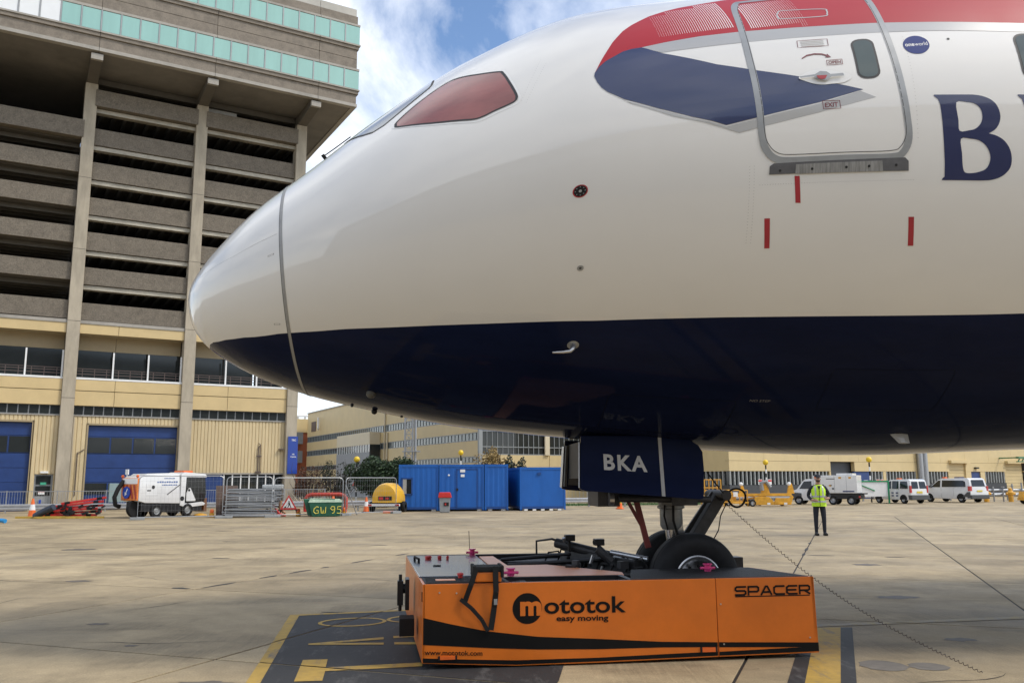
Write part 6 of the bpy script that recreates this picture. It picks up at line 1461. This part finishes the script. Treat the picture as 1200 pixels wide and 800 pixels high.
for x, y in ((-8.9, 45.6),):
    t = thing('fence_brace', 'slanted steel brace propping the mesh fence near the skip', 'brace', (x, y, 0)); mb = MB(); mb.bar((0, 0, 0), (.42, -.9, 1.5), .04); mb.bar((.85, 0, 0), (.42, -.9, 1.5), .04); mb.build('struts', M_steel, t)
# guard rails
def guardrail(p, q, label, z0=.28):
    p = Vector((*p, 0)); q = Vector((*q, 0)); L = (q-p).length; t = thing('guard_rail', label, 'guard rail', p, math.atan2(q.y-p.y, q.x-p.x))
    mb = MB(); pr = [(0, z0), (-.05, z0+.04), (-.05, z0+.10), (0, z0+.14), (0, z0+.17), (-.05, z0+.21), (-.05, z0+.27), (0, z0+.31)]
    mb.add([(0, y, z) for y, z in pr]+[(L, y, z) for y, z in pr], [(k, k+1, 9+k, 8+k) for k in range(7)]); mb.build('beam', mat('weathered rail steel', (.46, .47, .48), .4, .5, .12, 4), t)
    n_ = int(L/2.4)
    for k in range(n_+1): mb = MB(); x = L*k/n_; mb.b6(x-.05, x+.05, .01, .11, 0, z0+.34); mb.build('post', M_grey, t)
guardrail((-36, 45.5), (-6.8, 53.2), 'steel guard rail running behind the sweeper and red heap')
guardrail((2.6, 58.0), (12.5, 60.5), 'steel guard rail seen under the nose gear')
guardrail((13, 68), (50, 72.5), 'steel guard rail behind the parked vans')
def railing(p, q, label, h=1.2, n_pick=.14):
    p = Vector((*p, 0)); q = Vector((*q, 0)); L = (q-p).length; t = thing('railing', label, 'railing', p, math.atan2(q.y-p.y, q.x-p.x))
    n_ = max(1, int(L/2.5)); mb = MB()
    for z in (.15, h-.03): mb.b6(0, L, -.02, .02, z, z+.04)
    mb.build('rails', M_steel, t)
    for k in range(n_+1): mb = MB(); x = L*k/n_; mb.b6(x-.03, x+.03, -.03, .03, 0, h+.04); mb.build('post', M_steel, t)
    mb = MB(); x = .1
    while x < L: mb.b6(x-.008, x+.008, -.008, .008, .15, h); x += n_pick
    stuff(mb.build('pickets', M_steel, t))
railing((-37, 48.5), (-12.5, 58.5), 'grey picket railing along the foot of the concrete block', 1.25)
railing((3, 66.5), (14, 70), 'pale picket railing beyond the guard rail under the jet', 1.3, .3)
# zebra-banded beacons with yellow globes
def beacon(x, y, top, label, sgn=False):
    t = thing('beacon_post', label, 'beacon', (x, y, 0), 0, 'zebra-banded beacon posts')
    n_ = 9; z0 = 0; st = (top-.22)/n_
    for m_, par, nm in ((M_black, 0, 'black_bands'), (M_wpaint, 1, 'white_bands')):
        mb = MB()
        for k in range(n_):
            if k % 2 == par: mb.cyl((0, 0, k*st), (0, 0, (k+1)*st), .055, 10)
        mb.build(nm, m_, t)
    mb = MB(); mb.sphere((0, 0, top), .22, 14, 10); mb.build('globe', mat('yellow globe', (.78, .52, .02), .3, 0, .05, 4), t, smooth=True)
    if sgn:
        mb = MB(); mb.add([(-.28, -.08, 1.45), (.28, -.08, 1.45), (0, -.08, 1.95), (-.28, -.06, 1.45), (.28, -.06, 1.45), (0, -.06, 1.95)], [(0, 1, 2), (5, 4, 3), (0, 3, 4, 1), (1, 4, 5, 2), (2, 5, 3, 0)]); s_ = mb.build('warning_plate', M_red, t)
        mb = MB(); mb.add([(-.15, -.085, 1.53), (.15, -.085, 1.53), (0, -.085, 1.80)], [(0, 1, 2)]); mb.build('plate_face', M_wpaint, s_)
beacon(-11.06, 62, 3.29, 'zebra-banded beacon post with a small warning triangle by the hedge', True)
beacon(-4.15, 70, 4.0, 'zebra-banded beacon post rising behind the blue cabins')
beacon(20.24, 70, 3.1, 'zebra-banded beacon post behind the yellow tow bars')
beacon(27.1, 66.5, 3.2, 'zebra-banded beacon post beside the generator truck')
# lattice mast
ms = thing('lattice_mast', 'slim grey lattice mast with a pole in front of the hangar', 'mast', (-8.1, 68, 0))
mb = MB(); H = 8.4; hw = .30
for x in (-hw, hw):
    for y in (-hw, hw): mb.bar((x, y, 0), (x, y, H), .06)
k = 0; z = 0.0
while z < H-.6:
    for y in (-hw, hw): mb.bar((-hw, y, z), (hw, y, z+.6), .03); mb.bar((hw, y, z), (-hw, y, z+.6), .03); mb.bar((-hw, y, z), (hw, y, z), .03)
    for x in (-hw, hw): mb.bar((x, -hw, z), (x, hw, z+.6), .03)
    z += .6
mb.build('lattice', M_steel, ms)
mb = MB(); mb.cyl((.52, 0, 0), (.52, 0, 7.2), .09, 12); mb.build('pole', M_steel, ms); mb = MB(); mb.b6(-.45, .9, -.35, .35, 4.0, 4.08); mb.bar((.52, 0, 7.1), (1.4, 0, 6.95), .05); mb.build('bracket', M_steel, ms)
# yellow ground equipment
for bx, by, bl, lab in ((13.9, 58.0, 1.6, 'low yellow tubular rail beside the access cage'), (13.2, 60.2, 2.6, 'yellow tubular guard rail behind the access cage')):
    t = thing('yellow_guard', lab, 'guard rail', (bx, by, 0), R(4)); mb = MB()
    for k in range(4): mb.cyl((bl*k/3, 0, 0), (bl*k/3, 0, 1.05), .035, 8)
    for z in (.25, .62, 1.03): mb.cyl((0, 0, z), (bl, 0, z), .03, 8)
    mb.build('guard_tubes', M_yellow, t)
    mb = MB(); mb.b6(bl*.4, bl*.4+.3, -.05, -.03, .62, .92); mb.build('guard_notice', M_wpaint, t)
cg = thing('access_cage', 'yellow tubular access cage beside the tow bars', 'cage', (12.75, 58.4, 0), R(3))
mb = MB()
for x in (0, .55, 1.1):
    for y in (0, .9): mb.cyl((x, y, 0), (x, y, 1.75), .035, 8)
for z in (.25, .7, 1.2, 1.73):
    for y in (0, .9): mb.cyl((0, y, z), (1.1, y, z), .028, 8)
    for x in (0, 1.1): mb.cyl((x, 0, z), (x, .9, z), .028, 8)
mb.bar((0, 0, .25), (1.1, 0, 1.2), .04); mb.build('cage_frame', M_yellow, cg)
mb = MB(); mb.b6(.4, .7, .3, .6, .6, 1.0); mb.build('red_box', M_red, cg); mb = MB(); mb.b6(-.05, 1.15, -.05, .95, .12, .2); mb.build('platform', M_yellow, cg)
for k in (0, 1):
    t = thing('towbar_trolley', ('long yellow tow bar trolley with upright cradles', 'low yellow equipment trolley in front of the tow bar')[k], 'trolley', ((13.95, 59.4, 0), (15.6, 57.7, 0))[k], R((2, 1)[k]))
    if k == 0:
        mb = MB(); mb.b6(0, 1.0, -.4, .4, .3, .38); mb.b6(0, .06, -.4, .4, .3, .85); mb.b6(.95, 1.0, -.4, .4, .3, .85); mb.bar((.8, -.1, .82), (2.4, 0, .62), .12); mb.b6(1.2, 4.9, -.12, .12, .62, .80); mb.bar((1.6, .1, .40), (3.2, .1, .62), .10); mb.b6(.1, 2.0, .2, .35, .3, .36); mb.build('beam', M_yellow, t, bevel=.015)
        for x, s_ in ((1.55, .7), (3.1, 1.1), (4.85, .9)):
            mb = MB(); mb.prism([(x-.25*s_, .78), (x+.30*s_, .78), (x+.12*s_, .78+.75*s_), (x-.08*s_, .78+.75*s_)], -.1, .1); mb.build('cradle', M_yellow, t, bevel=.02)
        for x in (1.5, 4.8): mb = MB(); mb.sphere((x, 0, 1.42), .14, 10, 7); mb.build('pad', M_wpaint, t)
        mb = MB(); mb.tube([(2.9, -.1, 1.0), (2.85, -.1, 1.5), (3.2, -.1, 1.6), (3.45, -.1, 1.2)], .14, 10); mb.build('hose_coil', M_grey, t, smooth=True)
        for x in (.5, 2.6):
            for y in (-.35, .35): wheel(t, x, y, .16, .10)
    else:
        mb = MB(); mb.b6(.1, 2.5, -.5, .5, .10, .30); mb.prism([(.0, .10), (.15, .62), (1.05, .62), (1.25, .42), (1.35, .10)], -.55, -.40); mb.prism([(1.35, .15), (1.5, .55), (2.35, .52), (2.55, .72), (2.65, .60), (2.45, .1)], -.55, -.40); mb.b6(-1.2, .1, -.1, .1, .18, .28); mb.build('chassis', M_yellow, t, bevel=.02)
        for x in (0.2, .25): pass
        wheel(t, -.05, -.5, .22, .14); wheel(t, -.05, .5, .22, .14); wheel(t, 2.2, .5, .18, .12)
        mb = MB(); mb.b6(.9, 1.1, -.56, -.54, .12, .24); mb.b6(2.0, 2.2, -.56, -.54, .12, .24); mb.build('marker_plate', M_wpaint, t)
# green framed board by the van
gbd = thing('green_board', 'white panel in a green steel frame beside the small van', 'barrier', (24.35, 62.8, 0), R(6))
mb = MB(); mb.b6(0, .10, 0, .08, 0, 1.62); mb.b6(2.6, 2.7, 0, .08, 0, 1.62); mb.b6(.1, 2.6, 0, .08, 1.52, 1.62); mb.bar((.1, .02, 1.5), (1.6, .02, .9), .06); mb.build('frame', mat('green frame', (.01, .25, .10), .45), gbd)
mb = MB(); mb.b6(.1, 2.6, .05, .07, .5, 1.52); mb.build('panel', M_wpaint, gbd)
# pipework and valves at the right
pp_ = thing('pipe_manifold', 'grey pipe manifold with yellow hydrant valves at the right edge', 'pipework', (36.0, 66.5, 0), R(4))
mb = MB()
for z in (.5, .85): mb.tube([(-1.5, 0, z), (9, 0, z)], .10, 10)
for k in range(14): mb.tube([(-1.2+k*.75, -.1, 0), (-1.2+k*.75, -.1, 1.2+.25*math.sin(k*1.7))], .06, 8); mb.lathe([(.12, 0), (.12, .06)], (-1.2+k*.75, -.1, 1.0+.2*math.sin(k*2.2)), seg=10, caps=True)
mb.tube([(4.5, -.3, 0), (4.5, -.3, 1.7), (5.4, -.3, 2.1), (7, -.3, 2.2)], .13, 10); mb.build('pipes', M_steel, pp_, smooth=True)
for x in (-.6, 1.3):
    mb = MB(); mb.lathe([(.18, 0), (.18, .5), (.26, .55), (.26, .7), (.15, .8), (.12, 1.0), (0, 1.05)], (x, -.6, 0), seg=14); mb.cyl((x-.35, -.6, .6), (x+.35, -.6, .6), .10, 10); mb.build('hydrant', M_yellow, pp_, smooth=True)
yt = thing('yellow_trolley', 'yellow wheeled trolley cut by the right edge', 'trolley', (34.3, 59.5, 0), R(-8))
mb = MB(); mb.b6(0, 2.4, -.5, .5, .25, .42); mb.prism([(.0, .42), (.1, .85), (.7, .80), (.9, .42)], -.4, .4); mb.b6(1.4, 1.9, -.45, .45, .42, .9); mb.build('frame', M_yellow, yt, bevel=.02)
for x in (.4, 1.9):
    for y in (-.5, .5): wheel(yt, x, y, .22, .14)

# ------------------------------------------------------------------ ground crew member
per = thing('person', 'ground crew worker in yellow hi-vis vest and dark trousers standing on the apron', 'person', (9.27, 26.68, 0), R(-8))
M_skin = mat('skin', (.42, .24, .17), .55, 0, .06, 20)
M_cloth = mat('navy cloth', (.012, .014, .022), .85, 0, .2, 20, bump=.2)
M_vest = mat('hi-vis yellow', (.52, .80, .03), .6, 0, .08, 14)
M_refl = mat('reflective tape', (.45, .47, .46), .35, .3, .1, 12)
sk_v = [((0, 0, .96), .155, .12), ((0, .0, 1.12), .15, .115), ((0, .0, 1.30), .175, .125), ((0, .01, 1.44), .15, .10), ((0, .01, 1.52), .062, .062), ((0, -.01, 1.58), .065, .07), ((0, -.015, 1.66), .082, .10), ((0, -.01, 1.745), .075, .09),
        ((-.19, .01, 1.43), .068, .068), ((-.285, .05, 1.24), .055, .055), ((-.295, .03, 1.15), .052, .052), ((-.22, -.14, 1.05), .042, .042), ((-.17, -.20, 1.04), .034, .034), ((-.13, -.235, 1.04), .036, .022),
        ((.19, .01, 1.43), .068, .068), ((.30, .05, 1.25), .055, .055), ((.315, .03, 1.16), .052, .052), ((.26, -.14, 1.10), .042, .042), ((.21, -.20, 1.10), .034, .034), ((.17, -.235, 1.10), .036, .022),
        ((-.095, 0, .88), .098, .105), ((-.115, -.01, .52), .070, .075), ((-.12, .01, .12), .050, .055), ((-.12, .0, .06), .045, .05), ((-.13, -.14, .04), .045, .032),
        ((.095, 0, .88), .098, .105), ((.115, -.02, .52), .070, .075), ((.12, .01, .12), .050, .055), ((.12, .0, .06), .045, .05), ((.15, -.14, .04), .045, .032)]
ed = [(0, 1), (1, 2), (2, 3), (3, 4), (4, 5), (5, 6), (6, 7), (3, 8), (8, 9), (9, 10), (10, 11), (11, 12), (12, 13), (3, 14), (14, 15), (15, 16), (16, 17), (17, 18), (18, 19), (0, 20), (20, 21), (21, 22), (22, 23), (23, 24), (0, 25), (25, 26), (26, 27), (27, 28), (28, 29)]
fingers = []
for bi, sg_ in ((13, 1), (19, -1)):
    b0 = Vector(sk_v[bi][0])
    for j, (oz, L) in enumerate(((.024, .055), (.008, .062), (-.008, .058), (-.024, .045))):
        i0 = len(sk_v); sk_v.append((tuple(b0+Vector((sg_*L*.5, -.012, oz))), .010, .010)); sk_v.append((tuple(b0+Vector((sg_*L, .012, oz-.004))), .009, .009)); ed += [(bi, i0), (i0, i0+1)]
    i0 = len(sk_v); sk_v.append((tuple(Vector(sk_v[bi-1][0])+Vector((sg_*.02, -.02, .045))), .011, .011)); sk_v.append((tuple(Vector(sk_v[bi-1][0])+Vector((sg_*.055, -.03, .055))), .009, .009)); ed += [(bi-1, i0), (i0, i0+1)]
me = bpy.data.meshes.new('body'); me.from_pydata([v[0] for v in sk_v], ed, [])
tmp = bpy.data.objects.new('body', me); COL.objects.link(tmp)
md = tmp.modifiers.new('s', 'SKIN'); md.branch_smoothing = .4
for i, v in enumerate(me.skin_vertices[0].data): v.radius = (sk_v[i][1], sk_v[i][2]); v.use_root = (i == 0)
tmp.modifiers.new('ss', 'SUBSURF').levels = 2
bpy.context.view_layer.update()
dg = bpy.context.evaluated_depsgraph_get(); ev = tmp.evaluated_get(dg); bm_ = bpy.data.meshes.new_from_object(ev); bpy.data.objects.remove(tmp)
bm_.materials.clear(); bm_.materials.append(M_cloth); bm_.materials.append(M_skin)
for p in bm_.polygons:
    c_ = p.center; p.use_smooth = True
    p.material_index = 1 if (c_.z > 1.51 or (c_.y < -.155 and .95 < c_.z < 1.2)) else 0
body = link('body', bm_, per)
def ell_loft(name, rings, m, parent, seg=24, gap=None):
    mb = MB()
    for (z, cx, cy, rx, ry) in rings:
        for k in range(seg): a_ = 2*math.pi*k/seg; mb.v.append((cx+rx*math.cos(a_), cy+ry*math.sin(a_), z))
    for i in range(len(rings)-1):
        for k in range(seg): k2 = (k+1) % seg; mb.f.append((i*seg+k, i*seg+k2, (i+1)*seg+k2, (i+1)*seg+k))
    return mb.build(name, m, parent, smooth=True)
vr = [(.86, 0, 0, .215, .165), (.95, 0, 0, .212, .165), (1.08, 0, 0, .195, .150), (1.22, 0, 0, .205, .155), (1.34, 0, 0, .212, .155), (1.42, 0, .005, .195, .14), (1.475, 0, .01, .145, .11), (1.50, 0, .012, .10, .085)]
vest = ell_loft('vest', vr, M_vest, per)
def vest_r(z):
    for (z0, _, cy0, rx0, ry0), (z1, _, cy1, rx1, ry1) in zip(vr, vr[1:]):
        if z <= z1: t = (z-z0)/(z1-z0); return rx0+(rx1-rx0)*t, ry0+(ry1-ry0)*t
    return vr[-1][3], vr[-1][4]
for z in (.98, 1.13):
    a_ = vest_r(z); b_ = vest_r(z+.05); ell_loft('tape_band', [(z, 0, 0, a_[0]+.006, a_[1]+.006), (z+.05, 0, 0, b_[0]+.006, b_[1]+.006)], M_refl, vest)
for sg_ in (-1, 1):
    mb = MB(); prev = None
    for z in (1.18, 1.26, 1.34, 1.42, 1.475):
        rx, ry = vest_r(z); pts = []
        for x in (sg_*.085, sg_*.13):
            x = max(-rx*.97, min(rx*.97, x)); pts.append((x, -ry*math.sqrt(max(0, 1-(x/rx)**2))-.007+.005, z))
        if prev: mb.add(prev+pts, [(0, 1, 3, 2)])
        prev = pts
    mb.build('shoulder_tape', M_refl, vest)
mb = MB(); mb.b6(-.006, .006, -.172, -.150, .87, 1.42); mb.build('zip', M_cloth, vest)
mb = MB(); mb.add([(-.055, -.135, 1.475), (.055, -.135, 1.475), (0, -.165, 1.33)], [(0, 1, 2)]); mb.build('collar_opening', M_cloth, vest)
cap = ell_loft('cap', [(1.735, 0, -.005, .098, .113), (1.775, 0, .0, .094, .108), (1.805, 0, .005, .07, .08), (1.815, 0, .005, .0, .0)], M_cloth, per, 18)
mb = MB(); mb.add([(-.075, -.10, 1.74), (.075, -.10, 1.74), (.06, -.175, 1.725), (-.06, -.175, 1.725), (-.075, -.10, 1.752), (.075, -.10, 1.752), (.06, -.175, 1.735), (-.06, -.175, 1.735)], [(0, 1, 2, 3), (7, 6, 5, 4), (2, 6, 7, 3), (0, 3, 7, 4), (1, 5, 6, 2)]); mb.build('peak', M_cloth, cap)
ell_loft('beard', [(1.575, 0, -.06, .0, .0), (1.59, 0, -.055, .05, .055), (1.625, 0, -.05, .066, .066), (1.645, 0, -.045, .074, .064)], mat('dark beard', (.04, .025, .018), .9), per, 14)
mb = MB(); mb.sphere((0, -.118, 1.672), .016, 8, 6, (.8, 1, 1.3)); mb.build('nose', M_skin, body, smooth=True)
for sg_ in (-1, 1):
    mb = MB(); mb.sphere((sg_*.034, -.098, 1.698), .012, 8, 6, (1.2, .5, .7)); mb.build('eye', M_black, body); mb = MB(); mb.sphere((sg_*.085, 0, 1.67), .026, 8, 6, (.4, .7, 1.1)); mb.build('ear', M_skin, body, smooth=True)
    mb = MB(); x = sg_*.125; mb.prism([(x-.05, 0), (x+.05, 0), (x+.045, .07), (x-.045, .07)], -.20, .07); mb.build('shoe', M_black, per, smooth=True, bevel=.02)

# ------------------------------------------------------------------ planting
def leaf_cloud(mb, c, r, n_, size, shell_=.55):
    c = Vector(c)
    for _ in range(n_):
        while True:
            d = Vector((random.uniform(-1, 1), random.uniform(-1, 1), random.uniform(-1, 1)))
            if .02 < d.length <= 1: break
        d = d.normalized()*(shell_+(1-shell_)*random.random()**.6)
        p = c+Vector((d.x*r[0], d.y*r[1], d.z*r[2]))
        q = Vector((random.gauss(0, 1), random.gauss(0, 1), random.gauss(0, 1))).normalized(); u = q.orthogonal().normalized(); v = q.cross(u); s_ = size*random.uniform(.6, 1.4)
        mb.add([p-u*s_, p+v*s_*.5, p+u*s_, p-v*s_*.5], [(0, 1, 2, 3)])
def leafmat(name, c1, c2):
    m = bpy.data.materials.new(name); m.use_nodes = True; n = m.node_tree.nodes; l = m.node_tree.links; b = n['Principled BSDF']
    g_ = n.new('ShaderNodeNewGeometry'); mx_ = n.new('ShaderNodeMixRGB'); mx_.inputs[1].default_value = (*c1, 1); mx_.inputs[2].default_value = (*c2, 1)
    l.new(g_.outputs['Random Per Island'], mx_.inputs[0]); l.new(mx_.outputs[0], b.inputs['Base Color']); b.inputs['Roughness'].default_value = .65
    return m
L_dark = leafmat('dark evergreen leaf', (.012, .028, .012), (.04, .075, .025)); L_rust = leafmat('russet leaf', (.05, .022, .014), (.10, .05, .025)); L_gold = leafmat('golden leaf', (.22, .14, .04), (.34, .24, .09)); L_black = leafmat('deep green leaf', (.008, .016, .009), (.025, .04, .018))
M_bark = mat('bark', (.06, .045, .035), .9, 0, .25, 8)
def shrub(label, loc, r, ht, lm, n_, size, lumps, name='shrub', twigs=0, cat='shrub'):
    t = thing(name, label, cat, (*loc, 0))
    mb = MB()
    for k in range(max(4, lumps)):
        a_ = random.uniform(0, 6.28); q = Vector((math.cos(a_)*r[0]*random.uniform(.2, .8), math.sin(a_)*r[1]*.6, ht*random.uniform(.55, .95)))
        mb.tube([(q.x*.15, q.y*.15, 0), tuple(q*.5+Vector((random.uniform(-.1, .1), 0, 0))), tuple(q)], [.06, .04, .012], 6)
    mb.build('trunk', M_bark, t)
    if twigs:
        mb = MB()
        for k in range(twigs):
            x = random.uniform(-1, 1)*r[0]; y = random.uniform(-1, 1)*r[1]; z = random.uniform(.2, .8)*ht
            mb.tube([(x*.6, y*.6, z*.6), (x, y, z+.3), (x+random.uniform(-.2, .2), y, z+random.uniform(.4, .9))], [.018, .012, .005], 4)
        mb.build('twigs', M_bark, t)
    mb = MB()
    for k in range(lumps):
        a_ = random.uniform(0, 6.28); rr = random.random()**.5
        leaf_cloud(mb, (math.cos(a_)*r[0]*rr*.75, math.sin(a_)*r[1]*rr*.75, ht*random.uniform(.35, .80)), (r[0]*random.uniform(.25, .42), r[1]*random.uniform(.3, .45), ht*random.uniform(.16, .26)), n_//lumps, size)
    mb.build('crown', lm, t, fix=False)
shrub('broad dark evergreen hedge between beacon post and blue cabins', (-8.9, 60.5), (2.7, 1.4), 3.5, L_dark, 17000, .10, 40, 'hedge', cat='hedge')
shrub('sparse russet bush with bare twigs beside the end column', (-14.3, 61.5), (1.3, .9), 2.9, L_rust, 1300, .07, 12, twigs=60)
shrub('thin dark bush with bare twigs left of the banded beacon', (-12.6, 62.5), (1.4, .9), 3.2, L_black, 1300, .08, 14, twigs=70)
shrub('golden brown shrub showing above the blue cabins', (-1.5, 61.5), (1.35, 1.0), 4.1, L_gold, 3000, .085, 16)
shrub('dark green shrub showing above the gap between the containers', (.25, 61.0), (.75, .8), 3.7, L_black, 2200, .085, 10)
vg = MB(); vg.add([(2, 60.8, -.004), (15, 63.3, -.004), (15, 69, -.004), (2, 67, -.004)], [(0, 1, 2, 3)]); struct(vg.build('grass_verge', mat('verge grass', (.07, .11, .035), .9, 0, .3, 3, space='w'), None))
gr = MB()
for _ in range(2600):
    t_ = random.random(); x = random.uniform(2, 15); y = 60.8+(x-2)*.19+random.random()*5.2; h_ = random.uniform(.05, .16); a_ = random.uniform(0, 6.28)
    gr.add([(x-.02*math.cos(a_), y-.02*math.sin(a_), -.004), (x+.02*math.cos(a_), y+.02*math.sin(a_), -.004), (x+random.uniform(-.04, .04), y, h_)], [(0, 1, 2)])
o_ = stuff(gr.build('grass', leafmat('grass blade', (.05, .10, .02), (.10, .16, .05)), None, fix=False)); o_['label'] = 'short green grass on the verge under the aircraft'; o_['category'] = 'grass'
